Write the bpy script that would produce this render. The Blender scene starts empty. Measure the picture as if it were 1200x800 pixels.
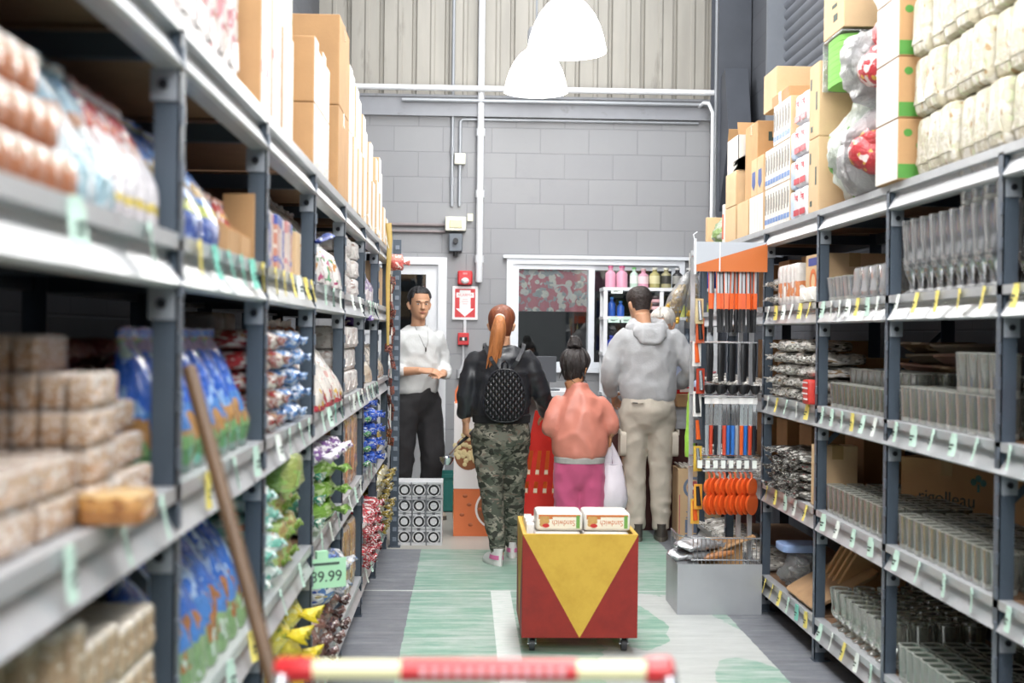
import bpy, math, random
import numpy as np
from mathutils import Vector, Matrix, noise

random.seed(7)
scn = bpy.context.scene
col = scn.collection
PI = math.pi
R = math.radians

# ---------------------------------------------------------------- camera
FPX = 1500.0
cam = bpy.data.cameras.new('camera')
cam.sensor_width = 36.0
cam.lens = 45.0
cam.clip_start = 0.05
cam.clip_end = 60
co = bpy.data.objects.new('camera', cam)
col.objects.link(co)
CAMROT = Matrix.Rotation(-R(2.1), 3, 'Z') @ Matrix.Rotation(R(90 - 0.28), 3, 'X') @ Matrix.Rotation(0.0115, 3, 'Z')
CAMLOC = Vector((0, 0, 1.4))
co.matrix_world = Matrix.Translation(CAMLOC) @ CAMROT.to_4x4()
cam.dof.use_dof = True
cam.dof.focus_distance = 7.4
cam.dof.aperture_fstop = 2.7
scn.camera = co

# ---------------------------------------------------------------- exposure
scn.view_settings.view_transform = 'Standard'
scn.view_settings.look = 'None'
scn.view_settings.gamma = 1.0
scn.view_settings.use_curve_mapping = False
scn.view_settings.exposure = 0.95
scn.cycles.use_denoising = True
scn.cycles.max_bounces = 10
scn.cycles.diffuse_bounces = 4
scn.cycles.glossy_bounces = 3
scn.cycles.transparent_max_bounces = 40
scn.cycles.sample_clamp_indirect = 6.0
scn.cycles.caustics_reflective = False
scn.cycles.caustics_refractive = False

# ---------------------------------------------------------------- world and overhead fill lights
world = bpy.data.worlds.new('world')
scn.world = world
world.use_nodes = True
world.node_tree.nodes['Background'].inputs[0].default_value = (0.85, 0.92, 1.0, 1)
world.node_tree.nodes['Background'].inputs[1].default_value = 0.25

def area(name, loc, sx, sy, power, color=(1, 1, 1), rot=(0, 0, 0)):
    d = bpy.data.lights.new(name, 'AREA')
    d.shape = 'RECTANGLE'; d.size = sx; d.size_y = sy; d.energy = power; d.color = color
    o = bpy.data.objects.new(name, d); o.location = loc; o.rotation_euler = rot
    col.objects.link(o)
    return o

OVERHEAD_FILL_POWER = 120
LAMP_POWER = 15
area('overhead_fill', (0.5, 2.0, 5.2), 2.4, 6.0, OVERHEAD_FILL_POWER, (0.97, 0.98, 1.0))  # soft fill added under the ceiling for overall brightness, no fixture behind it
area('overhead_fill', (0.5, 7.6, 5.2), 2.4, 4.4, OVERHEAD_FILL_POWER * .8, (0.97, 0.98, 1.0))

# unseen fill light added high behind the camera to brighten people and goods
area('camera_side_fill', (0.45, -2.85, 4.2), 2.8, 2.2, 185, (0.98, 0.99, 1.0), (R(90), 0, 0))

# ---------------------------------------------------------------- helpers
def at(px, py, Y=None, X=None, Z=None):
    """pixel of the 1200x800 frame -> world point on the plane Y, X or Z"""
    d = CAMROT @ Vector(((px - 600) / FPX, -(py - 400) / FPX, -1))
    if Y is not None: t = (Y - CAMLOC.y) / d.y
    elif X is not None: t = (X - CAMLOC.x) / d.x
    else: t = (Z - CAMLOC.z) / d.z
    return CAMLOC + d * t

def lin(h):
    h = h.lstrip('#')
    r = []
    for i in (0, 2, 4):
        c = int(h[i:i + 2], 16) / 255
        r.append(c / 12.92 if c <= .04045 else ((c + .055) / 1.055) ** 2.4)
    return (*r, 1.0)

MATS = {}
def nd(t, typ, **kw):
    n = t.nodes.new(typ)
    for k, v in kw.items(): setattr(n, k, v)
    return n

def base_mat(name):
    m = bpy.data.materials.new(name)
    m.use_nodes = True
    t = m.node_tree
    return m, t, t.nodes['Principled BSDF']

def mixc(t, fac, a, b, mode='MIX'):
    n = nd(t, 'ShaderNodeMix', data_type='RGBA', blend_type=mode)
    for sock, v in ((n.inputs[0], fac), (n.inputs[6], a), (n.inputs[7], b)):
        if hasattr(v, 'is_output') or isinstance(v, bpy.types.NodeSocket): t.links.new(v, sock)
        else: sock.default_value = v
    return n.outputs[2]

def noise_tex(t, vec, scale, detail=3, rough=.55, dist=0):
    n = nd(t, 'ShaderNodeTexNoise')
    n.inputs['Scale'].default_value = scale
    n.inputs['Detail'].default_value = detail
    n.inputs['Roughness'].default_value = rough
    n.inputs['Distortion'].default_value = dist
    if vec is not None: t.links.new(vec, n.inputs['Vector'])
    return n.outputs[0]

def ramp(t, fac, stops, interp='LINEAR'):
    n = nd(t, 'ShaderNodeValToRGB')
    cr = n.color_ramp
    cr.interpolation = interp
    while len(cr.elements) < len(stops): cr.elements.new(0.5)
    for e, (p, c) in zip(cr.elements, stops):
        e.position = p
        e.color = c if not isinstance(c, str) else lin(c)
    t.links.new(fac, n.inputs[0])
    return n.outputs[0]

def math_(t, op, a, b=0.0):
    n = nd(t, 'ShaderNodeMath', operation=op)
    for s, v in ((n.inputs[0], a), (n.inputs[1], b)):
        if isinstance(v, bpy.types.NodeSocket): t.links.new(v, s)
        else: s.default_value = v
    return n.outputs[0]

def bump_to(t, b, h, strength, dist=.02):
    n = nd(t, 'ShaderNodeBump')
    n.inputs['Strength'].default_value = strength
    n.inputs['Distance'].default_value = dist
    t.links.new(h, n.inputs['Height'])
    t.links.new(n.outputs[0], b.inputs['Normal'])

def rnd_vec(t, kind='Object'):
    """object or generated coordinates shifted at random from object to object"""
    tc = nd(t, 'ShaderNodeTexCoord')
    oi = nd(t, 'ShaderNodeObjectInfo')
    va = nd(t, 'ShaderNodeVectorMath', operation='ADD')
    s = math_(t, 'MULTIPLY', oi.outputs['Random'], 17.0)
    cmb = nd(t, 'ShaderNodeCombineXYZ')
    for i in range(3): t.links.new(s, cmb.inputs[i])
    t.links.new(tc.outputs[kind], va.inputs[0])
    t.links.new(cmb.outputs[0], va.inputs[1])
    return va.outputs[0]

def mat(name, color, rough=.5, metal=0., var=.0, vscale=6., bump=0., bscale=60., coat=0., dirt=None, stretch=None, alpha=1., sheen=0.):
    if name in MATS: return MATS[name]
    m, t, b = base_mat(name)
    c = lin(color) if isinstance(color, str) else color
    b.inputs['Base Color'].default_value = c
    b.inputs['Roughness'].default_value = rough
    b.inputs['Metallic'].default_value = metal
    b.inputs['Coat Weight'].default_value = coat
    b.inputs['Sheen Weight'].default_value = sheen
    v = None
    if var or bump or dirt:
        v = rnd_vec(t)
        if stretch:
            mp = nd(t, 'ShaderNodeMapping'); mp.inputs['Scale'].default_value = stretch
            t.links.new(v, mp.inputs[0]); v = mp.outputs[0]
    out = None
    if var:
        n = noise_tex(t, v, vscale, 4)
        lo = tuple(x * (1 - var) for x in c[:3]) + (1,)
        hi = tuple(min(1, x * (1 + var)) for x in c[:3]) + (1,)
        out = ramp(t, n, [(.3, lo), (.7, hi)])
    if dirt:
        n2 = noise_tex(t, v, dirt[1], 6, .7)
        f = ramp(t, n2, [(dirt[2], (0, 0, 0, 1)), (min(1, dirt[2] + .2), (1, 1, 1, 1))])
        out = mixc(t, f, out if out else c, lin(dirt[0]))
    if out: t.links.new(out, b.inputs['Base Color'])
    if bump: bump_to(t, b, noise_tex(t, v, bscale, 4), bump)
    if alpha < 1:
        b.inputs['Alpha'].default_value = alpha
    MATS[name] = m
    return m

AX = {'x': 0, 'y': 1, 'z': 2}
def bands(name, stops, axis='z', blobs=(), rough=.28, wob=.12, wscale=3., crinkle=.5, cscale=9., interp='CONSTANT', coat=.3):
    """printed film: colour bands along one axis of the pack, printed patches, crinkled gloss.
    blobs: (colour, scale, threshold, lo, hi) patches between heights lo..hi"""
    if name in MATS: return MATS[name]
    m, t, b = base_mat(name)
    tc = nd(t, 'ShaderNodeTexCoord')
    v = rnd_vec(t, 'Generated')
    sep = nd(t, 'ShaderNodeSeparateXYZ'); t.links.new(tc.outputs['Generated'], sep.inputs[0])
    n = noise_tex(t, v, wscale, 2)
    h = math_(t, 'ADD', sep.outputs[AX[axis]], math_(t, 'MULTIPLY', math_(t, 'SUBTRACT', n, .5), wob))
    c = ramp(t, h, stops, interp)
    for (bc, sc, th, lo, hi) in blobs:
        bn = noise_tex(t, v, sc, 1)
        k = math_(t, 'GREATER_THAN', bn, th)
        k = math_(t, 'MULTIPLY', k, math_(t, 'GREATER_THAN', h, lo))
        k = math_(t, 'MULTIPLY', k, math_(t, 'LESS_THAN', h, hi))
        c = mixc(t, k, c, lin(bc))
    t.links.new(c, b.inputs['Base Color'])
    b.inputs['Roughness'].default_value = rough
    b.inputs['Coat Weight'].default_value = coat
    if crinkle: bump_to(t, b, noise_tex(t, v, cscale, 3, .5, .8), crinkle, .03)
    MATS[name] = m
    return m

def glassy(name, tint='#e8efec', diff=.14, gloss=.22, dcol='#dfe6e2', rough=.05, edge=0., crumple=0.):
    """thin clear glass or plastic"""
    if name in MATS: return MATS[name]
    m = bpy.data.materials.new(name); m.use_nodes = True
    t = m.node_tree
    for n in list(t.nodes): t.nodes.remove(n)
    out = nd(t, 'ShaderNodeOutputMaterial')
    tr = nd(t, 'ShaderNodeBsdfTransparent'); tr.inputs[0].default_value = lin(tint)
    df = nd(t, 'ShaderNodeBsdfTranslucent'); df.inputs[0].default_value = lin(dcol)
    d2 = nd(t, 'ShaderNodeBsdfDiffuse'); d2.inputs[0].default_value = lin(dcol)
    gl = nd(t, 'ShaderNodeBsdfGlossy'); gl.inputs[1].default_value = rough
    lw = nd(t, 'ShaderNodeLayerWeight'); lw.inputs[0].default_value = .35
    m0 = nd(t, 'ShaderNodeMixShader'); m0.inputs[0].default_value = .6
    t.links.new(df.outputs[0], m0.inputs[1]); t.links.new(d2.outputs[0], m0.inputs[2])
    m1 = nd(t, 'ShaderNodeMixShader')
    t.links.new(math_(t, 'MINIMUM', math_(t, 'ADD', diff, math_(t, 'MULTIPLY', lw.outputs[1], edge)), 1.0), m1.inputs[0])
    t.links.new(tr.outputs[0], m1.inputs[1]); t.links.new(m0.outputs[0], m1.inputs[2])
    m2 = nd(t, 'ShaderNodeMixShader')
    f = math_(t, 'ADD', math_(t, 'MULTIPLY', lw.outputs[0], .75), gloss * .3)
    t.links.new(f, m2.inputs[0])
    t.links.new(m1.outputs[0], m2.inputs[1]); t.links.new(gl.outputs[0], m2.inputs[2])
    t.links.new(m2.outputs[0], out.inputs[0])
    if crumple:
        bp = nd(t, 'ShaderNodeBump'); bp.inputs['Strength'].default_value = crumple; bp.inputs['Distance'].default_value = .03
        t.links.new(noise_tex(t, rnd_vec(t), 13, 4, .55, 1.2), bp.inputs['Height'])
        for n_ in (df, d2, gl, lw): t.links.new(bp.outputs[0], n_.inputs['Normal'])
    MATS[name] = m
    return m

class MB:
    def __init__(s): s.v = []; s.f = []; s.m = []
    def add(s, vs, fs, mi=0):
        o = len(s.v)
        s.v += [tuple(p) for p in vs]
        s.f += [tuple(i + o for i in f) for f in fs]
        s.m += [mi] * len(fs)
        return s
    def box(s, x0, x1, y0, y1, z0, z1, mi=0):
        return s.add([(x0, y0, z0), (x1, y0, z0), (x1, y1, z0), (x0, y1, z0), (x0, y0, z1), (x1, y0, z1), (x1, y1, z1), (x0, y1, z1)],
                     [(3, 2, 1, 0), (4, 5, 6, 7), (0, 1, 5, 4), (1, 2, 6, 5), (2, 3, 7, 6), (3, 0, 4, 7)], mi)
    def rings(s, rs, cap=True, mi=0, close=True):
        n = len(rs[0]); vs = [p for r in rs for p in r]; fs = []
        for i in range(len(rs) - 1):
            for j in range(n if close else n - 1):
                k = (j + 1) % n
                fs.append((i * n + j, i * n + k, (i + 1) * n + k, (i + 1) * n + j))
        if cap:
            fs.append(tuple(range(n - 1, -1, -1)))
            fs.append(tuple((len(rs) - 1) * n + j for j in range(n)))
        return s.add(vs, fs, mi)
    def tube(s, pts, r, n=10, mi=0, cap=True, flat=1.0):
        pts = [Vector(p) for p in pts]
        if not hasattr(r, '__len__'): r = [r] * len(pts)
        rs = []; up = None
        for i, p in enumerate(pts):
            d = (pts[min(i + 1, len(pts) - 1)] - pts[max(i - 1, 0)]).normalized()
            if up is None:
                up = Vector((0, 0, 1)) if abs(d.z) < .9 else Vector((0, 1, 0))
            a = d.cross(up)
            if a.length < 1e-5: a = d.cross(Vector((1, 0, 0)))
            a.normalize(); b = a.cross(d).normalized(); up = b
            rs.append([p + a * (math.cos(2 * PI * j / n) * r[i]) + b * (math.sin(2 * PI * j / n) * r[i] * flat) for j in range(n)])
        return s.rings(rs, cap, mi)
    def cyl(s, p, q, r, r2=None, n=14, mi=0):
        return s.tube([p, q], [r, r if r2 is None else r2], n, mi)
    def lathe(s, prof, n=20, c=(0, 0, 0), mi=0, cap=False, sx=1., sy=1.):
        return s.rings([[(c[0] + math.cos(2 * PI * j / n) * r * sx, c[1] + math.sin(2 * PI * j / n) * r * sy, c[2] + z) for j in range(n)] for r, z in prof], cap, mi)
    def sph(s, c, r, n=12, mi=0):
        if not hasattr(r, '__len__'): r = (r, r, r)
        k = max(5, n // 2)
        rs = []
        for i in range(k + 1):
            th = PI * (i + .001) / (k + .002)
            rs.append([(c[0] + r[0] * math.sin(th) * math.cos(2 * PI * j / n), c[1] + r[1] * math.sin(th) * math.sin(2 * PI * j / n), c[2] - r[2] * math.cos(th)) for j in range(n)])
        return s.rings(rs, True, mi)
    def prism(s, poly, axis, a, b, mi=0):
        """2-D outline pushed along an axis: axis y -> poly is (x,z); x -> (y,z); z -> (x,y)"""
        def P(u, v, w):
            return {'y': (u, w, v), 'x': (w, u, v), 'z': (u, v, w)}[axis]
        return s.rings([[P(u, v, a) for u, v in poly], [P(u, v, b) for u, v in poly]], True, mi)
    def strap(s, pts, w, th, side, mi=0):
        """flat band of width w along side vector"""
        side = Vector(side).normalized(); rs = []
        pts = [Vector(p) for p in pts]
        for i, p in enumerate(pts):
            d = (pts[min(i + 1, len(pts) - 1)] - pts[max(i - 1, 0)]).normalized()
            nn = d.cross(side).normalized()
            rs.append([p + side * w / 2 + nn * th / 2, p - side * w / 2 + nn * th / 2, p - side * w / 2 - nn * th / 2, p + side * w / 2 - nn * th / 2])
        return s.rings(rs, True, mi)
    def mesh(s, name, mats, smooth=True, fix=True):
        me = bpy.data.meshes.new(name)
        me.from_pydata(s.v, [], s.f)
        if fix:
            import bmesh
            bm = bmesh.new(); bm.from_mesh(me)
            bmesh.ops.recalc_face_normals(bm, faces=bm.faces[:])
            bm.to_mesh(me); bm.free()
        for k in (mats if isinstance(mats, (list, tuple)) else [mats]): me.materials.append(k)
        me.polygons.foreach_set('material_index', s.m[:len(me.polygons)])
        if smooth:
            me.polygons.foreach_set('use_smooth', [True] * len(me.polygons))
            me.set_sharp_from_angle(angle=R(38))
        me.update()
        return me
    def build(s, name, mats, parent=None, loc=None, rot=None, smooth=True, bevel=0., fix=True):
        return obj(name, s.mesh(name, mats, smooth, fix), parent, loc, rot, bevel)

def obj(name, me, parent=None, loc=None, rot=None, bevel=0.):
    o = bpy.data.objects.new(name, me)
    col.objects.link(o)
    if parent is not None: o.parent = parent
    if loc is not None: o.location = loc
    if rot is not None: o.rotation_euler = rot
    if bevel:
        b = o.modifiers.new('bevel', 'BEVEL'); b.width = bevel; b.segments = 2; b.limit_method = 'ANGLE'
    return o

def tag(o, label, cat, group=None):
    o['label'] = label; o['category'] = cat
    if group: o['group'] = group
    return o

def empty(name, loc, rz=0):
    o = bpy.data.objects.new(name, None); col.objects.link(o)
    o.empty_display_size = .05
    o.location = loc; o.rotation_euler = (0, 0, rz)
    return o

def struct(o): o['kind'] = 'structure'; return o

KIDS = {}
def dup(root):
    """a copy of a thing with copies of its parts and their sub-parts (mesh data shared)"""
    r = root.copy(); col.objects.link(r)
    for ch in root.children:
        c = ch.copy(); col.objects.link(c); c.parent = r
        for g in ch.children:
            d = g.copy(); col.objects.link(d); d.parent = c
    return r

class Kind:
    """one kind of goods: the first placing uses the model, the others copies of it"""
    def __init__(s, root, cat, group): s.root = root; s.n = 0; s.cat = cat; s.group = group
    def put(s, loc, label, rz=0., rx=0., ry=0., sc=None):
        o = s.root if s.n == 0 else dup(s.root)
        s.n += 1
        o.location = (loc[0], loc[1], loc[2] + .0016); o.rotation_euler = (rx, ry, rz)
        o.scale = sc if sc else (1, 1, 1)
        return tag(o, label, s.cat, s.group)

ORD = 'first second third fourth fifth sixth seventh eighth ninth tenth eleventh twelfth thirteenth fourteenth fifteenth sixteenth seventeenth eighteenth nineteenth twentieth'.split()
LAYER = ['bottom', 'second', 'third', 'fourth', 'fifth', 'sixth']

def text_mesh(name, txt, size, material, parent, loc, rot, depth=.0006, sx=1.):
    cu = bpy.data.curves.new(name, 'FONT')
    cu.body = txt; cu.size = size; cu.align_x = 'CENTER'; cu.align_y = 'CENTER'; cu.extrude = depth
    tmp = bpy.data.objects.new(name, cu); col.objects.link(tmp)
    dg = bpy.context.evaluated_depsgraph_get()
    me = bpy.data.meshes.new_from_object(tmp.evaluated_get(dg))
    bpy.data.objects.remove(tmp); bpy.data.curves.remove(cu)
    me.name = name
    me.materials.clear(); me.materials.append(material)
    o = obj(name, me, parent, loc, rot)
    o.scale = (sx, 1, 1)
    return o

def remesh(mb, name, mats, voxel, smooth=4, wrinkle=None, parent=None):
    """joins overlapping shapes into one continuous skin"""
    me = bpy.data.meshes.new(name); me.from_pydata(mb.v, [], mb.f)
    import bmesh
    bm = bmesh.new(); bm.from_mesh(me); bmesh.ops.recalc_face_normals(bm, faces=bm.faces[:]); bm.to_mesh(me); bm.free()
    tmp = bpy.data.objects.new(name, me); col.objects.link(tmp)
    md = tmp.modifiers.new('r', 'REMESH'); md.mode = 'VOXEL'; md.voxel_size = voxel
    if smooth:
        sm = tmp.modifiers.new('s', 'SMOOTH'); sm.factor = .5; sm.iterations = smooth
    dg = bpy.context.evaluated_depsgraph_get()
    out = bpy.data.meshes.new_from_object(tmp.evaluated_get(dg))
    bpy.data.objects.remove(tmp); bpy.data.meshes.remove(me)
    out.name = name
    if wrinkle:
        n = len(out.vertices)
        for v in out.vertices:
            v.co = v.co + v.normal * wrinkle(v.co)
    out.materials.clear()
    for k in (mats if isinstance(mats, (list, tuple)) else [mats]): out.materials.append(k)
    out.polygons.foreach_set('use_smooth', [True] * len(out.polygons))
    out.update()
    return obj(name, out, parent)

# ================================================================ the setting
WY = 10.5          # back wall
LX, RX = -0.5, 1.53  # aisle faces of the two racks
XL, XR = -1.22, 2.25  # side walls
CEIL = 5.6
Y0 = -3.0

def floor_mat():
    m, t, b = base_mat('worn_floor')
    tc = nd(t, 'ShaderNodeTexCoord')
    P = tc.outputs['Object']
    sep = nd(t, 'ShaderNodeSeparateXYZ'); t.links.new(P, sep.inputs[0])
    n1 = noise_tex(t, P, 1.6, 6, .65)
    n2 = noise_tex(t, P, 7, 6, .7)
    mp = nd(t, 'ShaderNodeMapping'); mp.inputs['Scale'].default_value = (2.2, 16, 1); t.links.new(P, mp.inputs[0])
    n3 = noise_tex(t, mp.outputs[0], 1.2, 6, .7)
    grey = ramp(t, n3, [(.3, '#66696f'), (.5, '#74777d'), (.7, '#8a8c90')])
    tan = ramp(t, n2, [(.3, '#aaa69d'), (.7, '#b9b5ab')])
    worn = ramp(t, n3, [(.3, '#a9aeab'), (.7, '#c3c6c3')])
    green = ramp(t, n3, [(.28, '#6a9884'), (.5, '#84a896'), (.72, '#a4bbb0')])
    # paint worn through on the rack side of the walkway, with green islands left in it
    n5 = noise_tex(t, P, 3.2, 5, .6)
    wob = math_(t, 'MULTIPLY', math_(t, 'SUBTRACT', n5, .5), .55)
    def dist(cx_, cy_, sx_, sy_):
        ax = math_(t, 'DIVIDE', math_(t, 'SUBTRACT', sep.outputs[0], cx_), sx_); ay = math_(t, 'DIVIDE', math_(t, 'SUBTRACT', sep.outputs[1], cy_), sy_)
        return math_(t, 'ADD', math_(t, 'SQRT', math_(t, 'ADD', math_(t, 'MULTIPLY', ax, ax), math_(t, 'MULTIPLY', ay, ay))), wob)
    bare = math_(t, 'LESS_THAN', dist(1.0, 4.6, .42, 2.35), 1.0)
    isl = math_(t, 'MAXIMUM', math_(t, 'LESS_THAN', dist(.82, 6.2, .17, .5), 1.0), math_(t, 'LESS_THAN', dist(1.2, 5.15, .16, .42), 1.0))
    patch = math_(t, 'MULTIPLY', bare, math_(t, 'SUBTRACT', 1.0, isl))
    wear = math_(t, 'ADD', math_(t, 'MULTIPLY', n1, .5), math_(t, 'MULTIPLY', n3, .5))
    thin = ramp(t, wear, [(.46, (0, 0, 0, 1)), (.62, (.75, .75, .75, 1))])
    paint = mixc(t, math_(t, 'MAXIMUM', thin, patch), green, worn)
    n4 = math_(t, 'MULTIPLY', math_(t, 'SUBTRACT', n2, .5), .03)
    x = math_(t, 'ADD', sep.outputs[0], n4)
    y = math_(t, 'ADD', sep.outputs[1], n4)
    k = math_(t, 'MULTIPLY', math_(t, 'GREATER_THAN', x, -.27), math_(t, 'LESS_THAN', x, 1.34))
    c = mixc(t, k, grey, paint)
    # the tan floor between the walkway and the door
    k2 = math_(t, 'MULTIPLY', math_(t, 'GREATER_THAN', y, 8.35), math_(t, 'LESS_THAN', x, .45))
    c = mixc(t, k2, c, tan)
    # saw joints across the slab
    j = math_(t, 'LESS_THAN', math_(t, 'ABSOLUTE', math_(t, 'SUBTRACT', sep.outputs[1], 7.0)), .012)
    c = mixc(t, j, c, lin('#c6cbc7'))
    t.links.new(c, b.inputs['Base Color'])
    rr = ramp(t, n2, [(.3, (.32, .32, .32, 1)), (.7, (.5, .5, .5, 1))])
    t.links.new(rr, b.inputs['Roughness'])
    bump_to(t, b, n2, .08)
    return m

def block_mat(name, c1, c2, mortar, swap):
    m, t, b = base_mat(name)
    tc = nd(t, 'ShaderNodeTexCoord')
    sep = nd(t, 'ShaderNodeSeparateXYZ'); t.links.new(tc.outputs['Object'], sep.inputs[0])
    cb = nd(t, 'ShaderNodeCombineXYZ')
    t.links.new(sep.outputs[1 if swap else 0], cb.inputs[0]); t.links.new(sep.outputs[2], cb.inputs[1])
    br = nd(t, 'ShaderNodeTexBrick')
    br.inputs['Scale'].default_value = 1.0
    br.inputs['Mortar Size'].default_value = .005
    br.inputs['Mortar Smooth'].default_value = .35
    br.inputs['Brick Width'].default_value = .4
    br.inputs['Row Height'].default_value = .2065
    br.inputs['Color1'].default_value = lin(c1); br.inputs['Color2'].default_value = lin(c2)
    br.inputs['Mortar'].default_value = lin(mortar)
    t.links.new(cb.outputs[0], br.inputs['Vector'])
    n = noise_tex(t, tc.outputs['Object'], 4, 6, .7)
    c = mixc(t, .35, br.outputs[0], ramp(t, n, [(.3, c1), (.7, c2)]))
    n2 = noise_tex(t, tc.outputs['Object'], 1.7, 7, .75)
    c = mixc(t, ramp(t, n2, [(.6, (0, 0, 0, 1)), (.8, (.5, .5, .5, 1))]), c, lin(mortar))
    t.links.new(c, b.inputs['Base Color'])
    b.inputs['Roughness'].default_value = .6
    h = math_(t, 'SUBTRACT', math_(t, 'MULTIPLY', n, .15), br.outputs[1])
    bump_to(t, b, h, .5, .008)
    return m

M_floor = floor_mat()
M_block = block_mat('painted_block', '#949598', '#9b9c9e', '#88898c', False)
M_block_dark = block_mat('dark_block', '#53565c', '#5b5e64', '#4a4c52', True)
M_clad = mat('corrugated_steel', '#a6a299', .5, .1, .10, 3, .05, 30, dirt=('#6d6a62', 2.6, .58), stretch=(2, 2, .35))
M_rib = mat('steel_trim', '#8f9196', .5, .2, .08, 4, dirt=('#6b6a68', 5, .6))
M_white_paint = mat('white_gloss_paint', '#e9ebee', .35, 0, .03, 5)
M_alu = mat('white_aluminium', '#dfe3e8', .35, .1, .03, 6)
M_grey_dark = mat('dark_grey_steel', '#4d5159', .5, .2, .1, 4)
M_shutter = mat('shutter_grey', '#70747c', .5, .25, .08, 5, dirt=('#5a5c60', 3, .6))
M_cond = mat('grey_conduit', '#a9adb2', .4, .3, .05)
M_black = mat('black_plastic', '#1c1d20', .45)
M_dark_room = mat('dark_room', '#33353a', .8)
M_red_sign = mat('alarm_red', '#cf2f33', .4, 0, .04)
M_sign_white = mat('sign_white', '#f1efee', .45)
M_print_pink = mat('faded_red_print', '#dd8a8c', .5)
M_glass = glassy('window_glass', '#f2f5f5', .02, .25, '#8d979a', .02)
M_orange_card = mat('orange_card', '#d9743f', .5, 0, .05, 5)

b = MB(); b.box(XL, XR, Y0, WY + 2.2, -.12, 0)
struct(b.build('floor', M_floor, smooth=False))
b = MB(); b.box(XL, XR, Y0, WY, CEIL, CEIL + .1)
struct(b.build('ceiling', mat('ceiling_sheet', '#c9ccd0', .7, 0, .05), smooth=False))
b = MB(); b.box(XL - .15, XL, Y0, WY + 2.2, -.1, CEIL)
struct(b.build('light_block_wall_left', M_block_dark, smooth=False))  # added right behind the rack to block light and keep its back dark
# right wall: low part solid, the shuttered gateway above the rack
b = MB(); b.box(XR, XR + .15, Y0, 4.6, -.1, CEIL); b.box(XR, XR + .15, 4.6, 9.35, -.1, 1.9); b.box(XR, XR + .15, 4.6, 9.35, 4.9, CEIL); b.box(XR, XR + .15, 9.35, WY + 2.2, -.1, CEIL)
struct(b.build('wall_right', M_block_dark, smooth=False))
b = MB(); b.box(XL - .15, XR + .15, Y0 - .15, Y0, -.1, CEIL)
struct(b.build('wall_front', M_block, smooth=False))
b = MB(); b.box(-1.0, 1.9, Y0, Y0 + .05, 3.0, 3.07); b.box(-1.0, 1.9, Y0, Y0 + .05, 5.33, 5.4); b.box(-1.0, -.93, Y0, Y0 + .05, 3.07, 5.33); b.box(1.83, 1.9, Y0, Y0 + .05, 3.07, 5.33)
struct(b.build('fill_light_frame', M_alu, smooth=False))  # unseen frame added around the fill light on the front wall
# roller shutter: one rolling curtain of curved slats with a guide rail
prof = []
z = 1.9
while z < 4.9:
    prof += [(0, z), (-.016, z + .018), (-.020, z + .045), (-.010, z + .066), (.004, z + .070)]
    z += .075
b = MB()
b.rings([[(XR + .05 + x, 4.6, z) for x, z in prof], [(XR + .05 + x, 9.3, z) for x, z in prof]], False, close=False)
sh = struct(b.build('door_2', M_shutter, fix=False))
b = MB(); b.box(XR - .05, XR + .12, 9.2, 9.36, 0, 4.9); b.box(XR - .09, XR - .05, 9.2, 9.235, 0, 4.9)
b.build('guide_rail', mat('rail_grey', '#7f848b', .4, .3, .06), sh)

# back wall around the door and the kiosk window
DX0, DX1, DZ = -1.0, -.155, 2.03      # door opening
NX0, NX1, NZ0, NZ1 = .335, 1.80, 1.10, 2.03  # window opening
CZ = 3.20                              # top of the blockwork
b = MB()
for x0, x1, z0, z1 in ((XL, DX0, 0, CZ), (DX0, DX1, DZ, CZ), (DX1, NX0, 0, CZ), (NX0, NX1, 0, NZ0), (NX0, NX1, NZ1, CZ), (NX1, XR, 0, CZ)):
    b.box(x0, x1, WY, WY + .19, z0, z1)
struct(b.build('wall_back', M_block, smooth=False))
b = MB()
x = XL; outl = []
while x < XR:
    outl += [(x, 0), (x + .10, 0), (x + .112, -.008), (x + .135, -.008), (x + .147, 0), (x + .222, 0), (x + .230, .045), (x + .256, .045), (x + .264, 0)]
    x += .268
b.rings([[(x, WY + .02 + y, CZ + .1) for x, y in outl], [(x, WY + .02 + y, CEIL) for x, y in outl]], False, close=False)
struct(b.build('wall_back_upper', M_clad, smooth=False, fix=False))
b = MB(); b.box(XL, XR, WY - .05, WY + .1, CZ - .02, CZ + .13); b.box(XL, XR, WY - .07, WY + .1, CZ + .13, CZ + .15)
struct(b.build('trim_1', M_rib, smooth=False))
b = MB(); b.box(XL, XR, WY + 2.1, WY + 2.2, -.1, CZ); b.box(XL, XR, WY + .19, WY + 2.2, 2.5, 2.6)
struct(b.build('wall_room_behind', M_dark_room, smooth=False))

# steel column in the corner with its gusset
b = MB(); b.box(1.98, 2.24, WY - .42, WY - .40, 0, CEIL); b.box(1.98, 2.24, WY - .12, WY - .10, 0, CEIL); b.box(2.10, 2.115, WY - .4, WY - .12, 0, CEIL)
b.prism([(WY - .75, 2.95), (WY - .42, 2.4), (WY - .42, 3.45), (WY - .58, 3.5)], 'x', 2.0, 2.18)
cl = struct(b.build('wall_column', M_grey_dark, smooth=False))

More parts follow.
